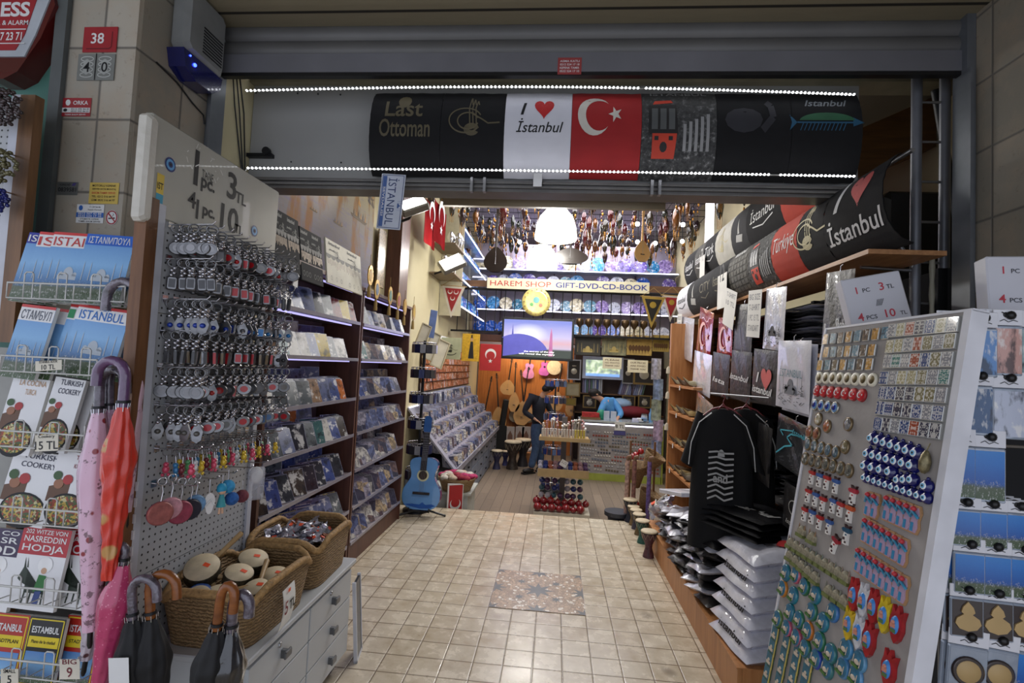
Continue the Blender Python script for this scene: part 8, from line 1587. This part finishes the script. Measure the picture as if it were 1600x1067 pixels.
def person(label, loc, rz, J, top, trousers, shoes=True, legs=True, jm=None):
    t = thing('person', label, 'person', loc, rz); V = {k: Vector(v) for k, v in J.items()}; hd, nk = V['head'], V['neck']; hu = (hd-nk).normalized(); F = Vector(J.get('look', (0, -1, 0))).normalized()
    P = {'pelvis': (V['pelvis'], .07), 'belly': (V['pelvis'].lerp(V['chest'], .5), .08), 'chest': (V['chest'], .125), 'neck': (nk, .052), 'jaw': (nk+hu*.09+F*.015, .06), 'head': (hd, .082), 'crown': (hd+hu*.075-F*.01, .06), 'nose': (hd+F*.085-hu*.015, .014)}
    E = [('pelvis', 'belly'), ('belly', 'chest'), ('chest', 'neck'), ('neck', 'jaw'), ('jaw', 'head'), ('head', 'crown'), ('head', 'nose')]
    PT = {'pelvis': (V['pelvis']-Vector((0, 0, .04)), (.165, .14)), 'belly': (V['pelvis'].lerp(V['chest'], .5), (.15, .12)), 'chest': (V['chest'], (.165, .135)), 'neck': (nk-hu*.02, .07)}; ET = [('pelvis', 'belly'), ('belly', 'chest'), ('chest', 'neck')]
    for s in 'lr':
        sh, el, wr = V['sh'+s], V['el'+s], V['wr'+s]; d = (wr-el).normalized(); P['sh'+s] = (sh, .055); P['el'+s] = (el, .038); P['wr'+s] = (wr, .026); P['ha'+s] = (wr+d*.06, (.036, .018)); E += [('chest', 'sh'+s), ('sh'+s, 'el'+s), ('el'+s, 'wr'+s), ('wr'+s, 'ha'+s)]
        side = d.cross(Vector((0, 0, 1))).normalized() if abs(d.z) < .95 else Vector((1, 0, 0))
        for k in range(4): q = wr+d*.085+side*(.024-.016*k); P['f%s%d' % (s, k)] = (q+d*.02, .009); P['g%s%d' % (s, k)] = (q+d*(.05+.008*(k in (1, 2)))+Vector((0, 0, -.012)), .008); E += [('ha'+s, 'f%s%d' % (s, k)), ('f%s%d' % (s, k), 'g%s%d' % (s, k))]
        P['th'+s] = (wr+d*.05+side*.05, .011); E.append(('wr'+s, 'th'+s))
        PT['sh'+s] = (sh, .075); PT['el'+s] = (el, .058); PT['wr'+s] = (wr-d*.02, .045); ET += [('chest', 'sh'+s), ('sh'+s, 'el'+s), ('el'+s, 'wr'+s)]
        if legs: P['hp'+s] = (V['hp'+s], .06); P['kn'+s] = (V['kn'+s], .05); P['an'+s] = (V['an'+s], .04); E += [('pelvis', 'hp'+s), ('hp'+s, 'kn'+s), ('kn'+s, 'an'+s)]
    skin('body', P, E, SKN, t); skin('jacket' if jm else 'shirt', PT, ET, top, t)
    if legs:
        PL = {'pelvis': (V['pelvis']-Vector((0, 0, .0)), (.155, .125)), 'w': (V['pelvis']+Vector((0, 0, .08)), (.16, .13))}; EL = [('pelvis', 'w')]
        for s in 'lr': PL['hp'+s] = (V['hp'+s], .105); PL['kn'+s] = (V['kn'+s], .078); PL['an'+s] = (V['an'+s]+Vector((0, 0, .01)), .066); EL += [('pelvis', 'hp'+s), ('hp'+s, 'kn'+s), ('kn'+s, 'an'+s)]
        skin('trousers', PL, EL, trousers, t)
        for s in 'lr':
            a = V['an'+s]; f = Vector(J.get('toe'+s, J.get('look', (0, -1, 0)))); f.z = 0; f.normalize(); M = Matrix.Translation(a+f*.05) @ Matrix.Rotation(math.atan2(f.y, f.x), 4, 'Z'); b = MB(); b.ball((0, 0, -.02), .055, 0, 12, (2.4, .85, .8), M); b.box((0, 0, -.062), (.26, .09, .02), 0, M); b.build('shoe', SHOE, t)
    fr = Matrix((F.cross(hu).normalized(), F, hu)).transposed().to_4x4(); fr.translation = hd
    MB().ball((0, -.022, .030), .098, 0, 16, (.92, 1.0, 1.0), fr).ball((0, -.05, -.02), .078, 0, 12, (1, .8, 1), fr).build('hair', HAIR, t)
    MB().ball((-.075, .0, -.01), .018, 0, 8, (.5, 1, 1.5), fr).ball((.075, 0, -.01), .018, 0, 8, (.5, 1, 1.5), fr).build('ears', SKN, t); MB().ball((-.03, .075, .0), .009, 0, 8, (1, 1, 1), fr).ball((.03, .075, 0), .009, 0, 8, (1, 1, 1), fr).build('eyes', BLACK, t); MB().ball((0, .072, -.045), .012, 0, 8, (1.8, .5, .5), fr).build('mouth', mat('lips', (150, 90, 84), .6), t)
    return t
person('man in a navy jacket and blue jeans standing by the trinket stand, turned away', (-.30, 9.35, -.4), 0,
       dict(pelvis=(.02, 0, .86), chest=(.04, -.0, 1.22), neck=(.10, .02, 1.43), head=(.20, .03, 1.53), look=(.75, .55, -.45), shl=(-.10, -.12, 1.36), shr=(.12, .17, 1.36), ell=(-.22, -.16, 1.10), elr=(.24, .2, 1.12), wrl=(-.02, -.16, .98), wrr=(.36, .1, 1.02), hpl=(-.03, -.08, .82), hpr=(.06, .09, .82), knl=(.02, -.06, .46), knr=(.10, .12, .46), anl=(-.06, -.08, .08), anr=(.10, .14, .08), toel=(-.6, -.5, 0), toer=(.6, .4, 0)), JKT, JEAN, jm=1)
person('shopkeeper in a light blue shirt bending over behind the counter', (.92, 9.85, -.4), 0,
       dict(pelvis=(.22, .1, .92), chest=(.12, -.06, 1.24), neck=(-.06, -.12, 1.38), head=(-.17, -.16, 1.45), look=(-.6, -.45, -.65), shl=(.0, -.2, 1.3), shr=(.2, .05, 1.36), ell=(-.08, -.30, 1.08), elr=(.34, -.16, 1.12), wrl=(-.26, -.26, 1.06), wrr=(.26, -.34, 1.06), hpl=(.12, .1, .86), hpr=(.30, .14, .86), knl=(.12, .06, .46), knr=(.3, .1, .46), anl=(.12, .1, .08), anr=(.3, .14, .08), toel=(-.3, -1, 0), toer=(0, -1, 0)), mat('sky_blue_shirt', (84, 148, 205), .8, var=.1, bump=.2), mat('dark_trousers', (40, 40, 46), .8))
# ================================================================== counter and what stands on it
ct = thing('sales_counter', 'sales counter with grey magnet covered front and green base at the rear', 'counter', (1.18, 9.1, -.4)); MB().bx(-.70, .70, 0, .5, .0, 1.0).build('body', mat('counter_body', (120, 116, 112), .6), ct); MB().bx(-.72, .74, -.03, .52, 1.0, 1.03).build('top', mat('counter_top_glass', (190, 200, 205), .2, coat=.5), ct)
MB().bx(-.70, .70, -.02, 0, .12, .98).build('magnetic_front', mat('counter_front_grey', (150, 146, 148), .5, var=.1), ct); MB().bx(-.71, .71, -.03, 0, 0, .12).bx(.70, .73, -.03, .5, 0, 1.0).build('green_trim', mat('yellow_green_trim', (150, 160, 70), .5), ct)
MB().bx(-.66, .7, -.028, -.02, .955, .975).build('lit_edge', LEDW, ct)
R = random.Random(88); sm = [MB().rbox((0, -.006, 0), (.034, .01, .034), .002, 0).mesh('small_magnet', ocol('magnet_small', .3, .2, .3, .5, 60)), MB().lathe([(.018, 0), (.016, .008), (1e-5, .011)], 10, 0, (0, 0, 0), 'Y').mesh('small_magnet', ocol('magnet_small', .3, .2, .3, .5, 60))]
MCO = [((60, 64, 84), 'dark'), ((190, 190, 196), 'silver'), ((120, 130, 150), 'blue grey'), ((170, 90, 80), 'red'), ((210, 206, 200), 'white'), ((120, 110, 90), 'bronze')]; n = 0
for j in range(13):
    z = .19+.058*j; x = -.66; kk = R.randrange(2)
    while x < .66:
        run = R.randint(3, 7); c = R.choice(MCO)
        for k in range(run):
            if x > .66 or n >= 285: break
            o = bpy.data.objects.new('small_magnet', sm[kk]); COL.objects.link(o); o.location = (1.18+x, 9.079, -.4+z-.004*k*(j % 3 == 0)); n += 1; tag(o, '%s small magnet on the counter front, %s rows, %s part' % (c[1], 'lower' if j < 5 else ('middle' if j < 9 else 'upper'), 'left' if x < -.2 else ('centre' if x < .25 else 'right')), 'magnet', 'counter %s magnets, %s %s' % (c[1], 'lower' if j < 5 else ('middle' if j < 9 else 'upper'), 'left' if x < -.2 else ('centre' if x < .25 else 'right')), col=c[0]); x += .048
        x += .05; kk = R.randrange(2)
t = thing('price_notice', 'small white and purple price notice on the counter front', 'notice', (1.16, 9.07, .48)); MB().bx(-.09, .09, -.004, 0, 0, .14).build('card', WHITE, t); MB().bx(-.1, .1, -.006, 0, -.08, -.01).build('purple_label', mat('purple_card', (70, 70, 130), .5), t); b = MB(); letters(b, '8 TL', 0, .04, .06, None, -.005); b.build('lettering', INKK, t)
def onc(name, label, cat, x, y, parts, z=.632, rz=0): 
    t = thing(name, label, cat, (x, y, z), rz)
    for nm, b, m in parts: b.build(nm, m, t)
    return t
REDP = mat('red_packets', (180, 50, 50), .4, var=.3, scale=30); TURQ = mat('turquoise_green', (30, 140, 110), .5)
onc('packet_box', 'box of red packets on the left end of the counter', 'box', .66, 9.25, [('packets', MB().box((0, 0, .06), (.3, .15, .12)), REDP), ('tray', MB().bx(-.17, .17, -.09, .09, 0, .04), mat('tray_brown', (120, 90, 60), .6))])
onc('green_bag', 'green bag standing on the counter beside the red packets', 'bag', .85, 9.3, [('bag', MB().ball((0, 0, .08), .09, 0, 12, (1, .8, 1.1)), TURQ)]); onc('card_holder', 'two pale blue cards in a holder on the counter before the shopkeeper', 'card holder', 1.0, 9.22, [('cards', MB().rbox((-.06, 0, .08), (.10, .02, .16), .003).rbox((.06, 0, .08), (.10, .02, .16), .003), mat('pale_card_blue', (190, 200, 220), .4))])
onc('bottle', 'pale blue bottle at the right end of the counter', 'bottle', 1.72, 9.3, [('body', MB().lathe([(.035, 0), (.035, .14), (.012, .19), (.012, .24)], 12), mat('bottle_blue', (110, 160, 210), .2, coat=.6))]); onc('sweet_jar', 'clear jar with white sweets at the right of the counter', 'jar', 1.6, 9.25, [('jar', MB().lathe([(.05, 0), (.06, .06), (.05, .12)], 14), mat('jar_pale', (200, 205, 215), .15, coat=.8)), ('lid', MB().lathe([(.05, .12), (.05, .14)], 14), STEEL)])
for k, (x, c, nm) in enumerate(((1.44, (200, 200, 225), 'lilac'), (1.52, (230, 230, 235), 'white'), (1.58, (120, 150, 190), 'blue'))): onc('tissue_packet', '%s tissue packet lying on the right side of the counter' % nm, 'packet', x, 9.18, [('packet', MB().rbox((0, 0, .03+.01*k), (.11, .09, .06), .01), mat('tissue_%s' % nm, c, .5))])
t = thing('round_basket', 'small dark bowl on the counter near the tissue packets', 'bowl', (1.5, 9.32, .632)); MB().lathe([(.05, 0), (.1, .06), (.095, .06), (.045, .005), (1e-5, .005)], 18).build('bowl', mat('bowl_dark', (60, 44, 40), .4), t)
onc('blue_sheet_bundle', 'pale blue clear bundle behind the shopkeeper', 'bundle', 1.3, 10.3, [('bundle', MB().ball((0, 0, 0), .2, 0, 12, (1.2, 1, .6)), mat('bundle_blue', (150, 180, 215), .3, coat=.6, bump=.8))], .86)
onc('red_cloth_pile', 'dark red cloth heap behind the counter', 'cloth', 1.5, 10.2, [('cloth', MB().ball((0, 0, 0), .25, 0, 14, (1.5, 1, .5)), mat('dark_red_cloth', (110, 20, 34), .8, bump=.6))], .72)
tb = thing('back_table', 'low dark table behind the counter', 'table', (1.35, 10.35, -.4)); MB().bx(-.7, .8, -.3, .3, .98, 1.02).bx(-.7, .8, -.28, .28, .0, .98).build('body', mat('dark_table', (44, 34, 32), .6), tb)
# wall behind the counter: shelves, frames, light box, hanging pictures
bk = thing('rear_shelf', 'dark brown shelves with books and frames behind the shopkeeper', 'shelf', (0, 0, 0)); DB = mat('rear_shelf_brown', (62, 44, 40), .6)
MB().bx(.42, 2.28, 11.10, 11.12, -.4, 2.0).build('back_panel', DB, bk)
for z in (.62, 1.02): MB().bx(.42, 2.28, 10.8, 11.1, z-.02, z).build('board', mat('rear_board', (110, 78, 50), .5), bk)
for x in (.43, 1.0, 1.6, 2.27): MB().bx(x-.01, x+.01, 10.8, 11.1, -.4, 1.6).build('divider', DB, bk)
def frame(px0, py0, px1, py1, y, label, fm, m, med=True, grp=None):
    def art(t, w, h, y_):
        if med: b = MB(); b.lathe([(w*.22, .012), (w*.2, .014), (1e-5, .014)], 16, 0, (0, 0, h*.42), 'Y'); [b.ball((w*.1*k, -.012, h*.68), w*.05, 0, 6) for k in (-1, 0, 1)]; b.build('medallion', mat('silver_medal', (190, 184, 170), .3, .5), t)
    return board('framed_medallion', label, 'picture', px0, py0, px1, py1, y, m, art, frame=fm, grp=grp)
GF = mat('gilt_frame', (140, 116, 70), .4, .4); DM = mat('dark_mount', (52, 46, 44), .6); WF = mat('silver_white_frame', (170, 170, 176), .35, .4)
frame(887, 561, 907, 594, 10.75, 'dark picture in a silver frame left of the lit screen', WF, DM); frame(884, 597, 906, 620, 10.75, 'small framed picture with a red figure, under the silver frame', GF, mat('cream_mount', (170, 160, 130), .6), False); frame(884, 621, 900, 634, 10.75, 'small gold lettered plate low at the left behind the counter', GF, mat('gold_plate_m', (150, 130, 60), .4, .4), False)
frame(990, 563, 1023, 602, 10.7, 'large gilt frame with a medallion right of the lit screen', GF, DM); frame(973, 560, 990, 600, 10.76, 'narrow silver framed medallion beside the gilt one', WF, DM)
for px, nm in ((911, 'left'), (972, 'middle'), (997, 'right')): frame(px, 617, px+20, 638, 10.7, 'small gilt frame with round medallion, %s of three on the lower shelf' % nm, GF, DM)
ls_ = board('lit_screen', 'bright lit screen with a green bush scene behind the counter', 'screen', 911, 556, 973, 594, 10.72, mat('screen_frame_white', (186, 196, 222), .4), None)
a = atY(916, 558, 10.7); c = atY(968, 590, 10.7); w = c.x-a.x; h = a.z-c.z; N = NT('lit_scene'); f = N.noise(N.coord(), 9, 4); g = N.coord('Generated'); zz = N.sep(g)[2]
N.l(N.mix(N.ramp(zz, [(.12, 1.), (.2, 0.)]), N.ramp(f, [(.35, lin((60, 90, 110))), (.5, lin((150, 180, 130))), (.65, lin((230, 235, 220)))]), lin((60, 140, 220))), N.b.inputs['Emission Color']); N.b.inputs['Emission Strength'].default_value = 1.1
o = MB().bx(-w/2, w/2, -.012, -.008, .06, h).build('picture', N.m, ls_)
def A_ship(t, w, h, y): b = MB(); mosque(b, 0, h*.15, w*.8, 0, y); b.build('scene_print', mat('pic_gold', (170, 150, 90), .5), t)
def A_camel(t, w, h, y):
    b = MB(); R = random.Random(6)
    for k in range(7): x = -w*.36+k*w*.12; flat(b, arc(x, h*.35, w*.07, h*.16, 0, 2*PI, 8), 0, y); squiggle(b, [(x, h*.3), (x, h*.1)], w*.02, 0, y)
    b.build('scene_print', mat('pic_brown', (90, 60, 30), .6), t)
for (px0, px1, m, art, lab) in ((899, 938, mat('pic_dark', (48, 46, 40), .5), A_ship, 'dark canvas with a lit mosque hanging from the railing'), (941, 978, mat('pic_olive', (110, 108, 84), .6, var=.5, scale=12), A_ship, 'olive canvas with a city view hanging second from left'), (980, 1018, mat('pic_ochre', (160, 132, 70), .6, var=.3, scale=12), A_camel, 'ochre canvas with camels hanging third from left'), (1020, 1045, mat('pic_sand', (150, 126, 60), .6, var=.3, scale=9), A_camel, 'sandy yellow canvas at the right end of the row')): board('hanging_canvas', lab, 'picture', px0, 523, px1, 556 if px0 < 1000 else 550, 8.2, m, art)
def A_text(L):
    def f(t, w, h, y):
        b = MB()
        for k, s in enumerate(L): letters(b, s, 0, h*(.72-.25*k), h*.13, w*.75, y)
        b.build('lettering', mat('notice_brown', (90, 70, 60), .6), t)
    return f
board('paper_notice', 'cream paper notice hanging in front of the lit screen', 'notice', 942, 558, 971, 577, 8.15, mat('notice_cream', (204, 196, 168), .6), A_text(['PLEASE', 'NO PHOTO', 'THANK YOU'])); board('paper_notice', 'cream notice about fixed prices hanging before the gilt frame', 'notice', 981, 562, 1012, 583, 8.15, mat('notice_cream', (204, 196, 168), .6), A_text(['OUR PRICES', 'ARE FIXED', 'THANK YOU']))
BKC = [((150, 160, 200), 'pale blue'), ((200, 204, 214), 'white'), ((70, 90, 150), 'blue'), ((130, 120, 150), 'violet grey'), ((90, 120, 110), 'green grey')]; BK0 = MB().rbox((0, .1, .14), (.035, .2, .28), .003).mesh('book', ocol('book_spine', .5, 0, .2, .3, 30)); R = random.Random(64)
for k in range(22):
    x = .6+.042*k if k < 10 else 1.35+.042*(k-10)
    o = bpy.data.objects.new('book', BK0); COL.objects.link(o); o.location = (x, 10.82, 1.022); o.rotation_euler = (0, .25 if k >= 10 else 0, 0); c = BKC[R.randrange(5)]; tag(o, '%s book standing on the shelf behind the counter, %s group' % (c[1], 'left' if k < 10 else 'right'), 'book', '%s books behind the counter %d' % (c[1], k >= 10), col=c[0])
# goblets on the railing
for k in range(9): q = atY(905+14*k, 511, 8.3); t = MB().lathe([(.05, 0), (.012, .03), (.012, .12), (.06, .18), (.065, .24), (.05, .26)], 14).build('brass_goblet', mat('dark_brass', (84, 66, 44), .35, .7), None, (q.x, 8.16, 2.05)); tag(t, 'dark brass goblet standing along the railing above the hanging canvases', 'goblet', 'brass goblets on the railing')
gsb = tag(MB().bx(-1.7, 1.95, 8.09, 8.25, 2.035, 2.05).build('railing_shelf', DB), 'narrow dark shelf along the foot of the iron railing', 'shelf')
# ================================================================== centre stand
cs = thing('centre_stand', 'tiered centre stand with a pale base on the wooden floor', 'display stand', (.16, 6.95, -.4)); GRYP = mat('stand_post', (90, 84, 84), .5)
MB().bx(-.36, .36, -.26, .3, 0, .05).build('base', mat('stand_base', (206, 200, 184), .5), cs); MB().bx(-.035, .035, .05, .11, .05, 1.25).build('post', GRYP, cs)
ST1, ST2 = .52, .98
for z, nm in ((ST1, 'tray'), (ST2, 'tray')): MB().bx(-.33, .33, -.22, .24, z-.02, z).bx(-.33, .33, -.235, -.22, z-.02, z+.08 if z == ST1 else z+.03).build(nm, mat('tray_birch', (176, 150, 106), .5), cs)
SH = [((130, 24, 32), 'dark red'), ((50, 70, 150), 'blue'), ((206, 206, 224), 'white'), ((60, 110, 130), 'teal'), ((90, 60, 110), 'violet')]
def pom(x, y, z, r, c, label, name='pomegranate', grp=None, m=None):
    b = MB().ball((0, 0, 0), r, 0, 14, (1, 1, .95)); b.lathe([(r*.22, r*.9), (r*.18, r*1.1), (r*.3, r*1.25)], 8) if name == 'pomegranate' else 0
    o = b.build(name, m or ocol('glossy_ceramic', .12, 0, .8, .25, 12), None, (x, y, z)); tag(o, label, 'ceramic fruit' if name == 'pomegranate' else 'ornament', grp, col=c); return o
R = random.Random(15); p0 = None
for row in range(2):
    for k in range(7+row):
        r = R.uniform(.042, .058); pom(-.15+.092*k-.02*row, 6.74+.11*row, -.35+r+.05*row, r, (140, 22, 34), 'glossy red ceramic pomegranate in the %s row at the stand foot' % ('front' if row == 0 else 'second'), grp='red pomegranates, %s row' % ('front' if row == 0 else 'second'))
for k in range(26):
    c = SH[1:][R.randrange(4)]; lx = (k % 7); pom(-.12+.088*lx+R.uniform(-.01, .01), 7.0+.09*(k//7)*.6, -.20+.085*(k//7), .042, c[0], '%s ceramic bauble heaped on the lower part of the centre stand' % c[1], 'ceramic_bauble', '%s baubles on the centre stand' % c[1])
for k in range(30):
    c = [SH[2], SH[1], ((190, 110, 80), 'orange'), ((190, 150, 160), 'pink'), SH[4]][k % 5]; x = -.12+.066*(k % 10); t_ = ST1-.4; o = MB().rbox((0, 0, .03), (.058, .08, .06), .012).build('small_pouch', ocol('pouch_cloth', .7, 0, .2, .5, 60), None, (x-.02, 6.80+.11*(k//10), t_+.003+.035*(k//10))); o.rotation_euler = (R.uniform(-.2, .2), 0, R.uniform(-.4, .4)); tag(o, '%s little pouch on the middle tray of the centre stand' % c[1], 'pouch', '%s pouches on the middle tray' % c[1], col=c[0])
board('price_note', 'tilted white price note stuck in the middle tray pouches', 'price note', 873, 718, 884, 729, 6.78, WHITE, A_text(['3 TL', 'PCS']), (0, .5, 0))
for k in range(16):
    yl = k > 11; o = MB().rbox((0, 0, .065), (.026, .03, .13), .003).build('matchbox_tube', ocol('tube_print', .3, 0, .3, .5, 90), None, (-.13+.036*k, 6.80, ST2-.4+.001)); tag(o, '%s small tube box in the front row of the upper tray' % ('yellow' if yl else 'cream striped'), 'small box', '%s tube boxes on the upper tray' % ('yellow' if yl else 'cream'), col=(190, 170, 50) if yl else (200, 190, 180))
for k in range(48):
    c = [((210, 200, 190), 'cream'), ((180, 130, 130), 'rose'), ((230, 230, 230), 'white')][k % 3]; x = -.12+.05*(k % 12)+R.uniform(-.01, .01); y = 6.86+.05*(k//12); h = .16+.05*math.sin(k)+.05*(1-abs(x-.15)*2); o = MB().tube([(0, 0, 0), (0, 0, h)], .004, 4).ball((0, 0, h), .016, 0, 6).build('topped_pen', ocol('pen_paint', .4, 0, .2), None, (x, y, ST2-.4+.002)); o.rotation_euler = (R.uniform(-.1, .1), R.uniform(-.15, .15), 0); tag(o, '%s topped pen standing in the bunch on the upper tray' % c[1], 'pen', '%s pens on the upper tray' % c[1], col=c[0])
spinner('trinket_spinner', 'tall spinner hung with blue trinkets beside the standing man', 'display stand', .02, 8.0, -.4, 1.75, .16, 7, [((30, 50, 120), 'blue'), ((90, 110, 150), 'pale blue'), ((50, 50, 70), 'dark')], 'the spinner beside the man')
# baskets and canes at the right end of the tiled floor
bs_ = thing('basket_stand', 'stand of conical wicker baskets at the far end of the goblet drums', 'basket stand', (.98, 5.75, -.4)); 
for x in (-.12, .14): MB().tube([(x, 0, 0), (x, 0, 1.15)], .012, 6).build('pole', RAWWOOD, bs_)
for (x, z, r_) in ((.08, .93, .5), (-.06, .80, -.1), (.05, .52, .4), (-.04, .34, 0)): T = rotm(.2, r_, 0, (x, -.08, z)); MB().lathe([(.03, -.14), (.115, .1), (.12, .12), (.105, .11), (.02, -.12), (1e-5, -.12)], 18, 0, (0, 0, 0), 'Z', (1, 1), T).build('cone_basket', WICK, bs_)
for k, (x, z, c) in enumerate(((.90, .62, (170, 20, 30)), (.95, .66, (160, 20, 30)), (.87, .60, (150, 20, 30)), (.92, .10, (150, 20, 30)))): pom(x, 5.62, z, .035, c, 'small red ceramic fruit in the %s wicker cone' % ('upper' if k < 3 else 'lower'), grp='red fruit in the %s cone' % ('upper' if k < 3 else 'lower'))
for k, (dx, c, nm) in enumerate(((-.12, (170, 140, 130), 'pale pink'), (-.05, (130, 90, 84), 'brown patterned'), (.10, (110, 90, 150), 'violet'))): t = thing('wrapped_cane', '%s wrapped cane standing in front of the wicker cones' % nm, 'cane', (.90+dx, 5.42, -.4), 0, None, (.05, 0, 0)); MB().tube([(0, 0, 0), (0, 0, 1.0)], .022, 8).build('shaft', mat('cane%d' % k, c, .5, var=.5, scale=40), t); MB().tube([(0, 0, 1.0), (0, -.02, 1.04), (.03, -.03, 1.05)], .018, 8).build('handle', mat('cane_handle', (120, 90, 70), .4), t)
t = thing('small_table', 'small dark round stool at the end of the goblet drum row', 'stool', (.70, 5.45, -.4)); MB().lathe([(.13, .42), (.13, .46)], 20).lathe([(.10, 0), (.06, .2), (.10, .42)], 16).build('body', mat('dark_stool', (44, 46, 56), .5), t)
# hanging soft toys column at the right of the rear shelf
t = thing('hanging_fabric_column', 'column of pale patterned scarves hanging at the right of the counter', 'scarves', (0, 0, 0))
for k in range(5): q = atY(1026+3*(k % 2), 560+32*k, 8.9); MB().grid(lambda u, v, q=q: (q.x+(u-.5)*.17, 8.9+.02*math.sin(u*8), q.z-v*.36), 8, 2).build('scarf', mat('scarf%d' % k, [(190, 190, 210), (140, 160, 200), (150, 160, 150), (170, 150, 180), (130, 140, 180)][k], .7, var=.5, scale=16), t)
# floor inlay of pebbles and dark stars
def pebble():
    N = NT('pebble_mosaic'); co = N.coord(); v = N.n('ShaderNodeTexVoronoi'); v.inputs['Scale'].default_value = 46; N.l(co, v.inputs['Vector']); e = N.n('ShaderNodeTexVoronoi', feature='DISTANCE_TO_EDGE'); e.inputs['Scale'].default_value = 46; N.l(co, e.inputs['Vector'])
    c = N.ramp(N.sep(v.outputs['Color'])[0], [(0, lin((176, 150, 122))), (.4, lin((192, 164, 134))), (.6, lin((156, 134, 110))), (.85, lin((226, 218, 204)))], 'CONSTANT'); N.col(N.mix(N.ramp(e.outputs['Distance'], [(.04, 1.), (.09, 0.)]), c, lin((140, 116, 96)))); N.set(Roughness=.35); return N.m
inl = thing('floor_inlay', 'square pebble mosaic inlay with dark stars in the travertine floor', 'mosaic', (-.05, 3.54, .0)); MB().bx(-.298, .302, -.298, .302, .0005, .002).build('pebble_field', pebble(), inl)
DS = mat('dark_star_stone', (92, 94, 96), .4, var=.15)
def star(cx, cy, r, n=8, a0=0, half=None):
    P = []
    for k in range(2*n): a = a0+k*PI/n; rr = r if k % 2 == 0 else r*.42; P.append((max(-.297, min(.3, cx+rr*math.cos(a))), max(-.297, min(.3, cy+rr*math.sin(a))), .0026))
    b = MB(); q = (max(-.296, min(.3, cx)), max(-.296, min(.3, cy)), .0026)
    for k in range(2*n): b.add([q, P[k], P[(k+1) % (2*n)]], [(0, 1, 2)])
    b.build('dark_star', DS, inl)
star(0, 0, .115)
for (x, y) in ((-.296, 0), (.3, 0), (0, -.296), (0, .3)): star(x, y, .09)
for (x, y) in ((-.296, -.296), (.3, -.296), (-.296, .3), (.3, .3)): star(x, y, .08)
for (x, y) in ((-.12, -.12), (.12, -.12), (-.12, .12), (.12, .12)): star(x, y, .04)
# ================================================================== discs: the 300 nearest one by one, the rest as one mass
def cdflush():
    CDS.sort(key=lambda c: (Vector(c[0])-CP).length)
    for (loc, rot, ci, where, sc) in CDS[:300]:
        o = bpy.data.objects.new('disc_case', CDME); COL.objects.link(o); o.location = loc; o.rotation_euler = rot; o.scale = (sc, 1, sc); c = PAL[ci]
        tag(o, ('%s CD %s' % (c[1], where)), 'cd', c[1]+' CDs '+where, col=c[0])
    if len(CDS) > 300:
        b = MB(); mi = {}
        for (loc, rot, ci, where, sc) in CDS[300:]:
            T = rotm(*rot, loc); b.box((0, 0, .071), (.125, .010, .142), 1, T).bx(-.0545, .0605, -.0056, -.0048, .002, .14, 0, T)
        o = b.build('disc_cases', [MASSCD, CDM[1]]); tag(o, 'hundreds of CDs filling the bins of the rear left counter and far shelves', 'cds', None, 'stuff')
def masscover():
    N = NT('mixed_cd_covers'); co = N.coord(); v = N.n('ShaderNodeTexVoronoi'); v.inputs['Scale'].default_value = 9; N.l(co, v.inputs['Vector'])
    f = N.noise(co, 40, 3); c = N.ramp(N.sep(v.outputs['Color'])[0], [(0, lin((60, 62, 80))), (.2, lin((150, 146, 160))), (.4, lin((190, 186, 180))), (.55, lin((110, 90, 90))), (.7, lin((90, 100, 140))), (.85, lin((170, 150, 120)))], 'CONSTANT')
    N.col(N.mix(N.ramp(f, [(.42, 0.), (.55, 1.)]), c, N.mix(.6, c, lin((40, 40, 60))))); N.set(Roughness=.2); return N.m
MASSCD = masscover()
cdflush()
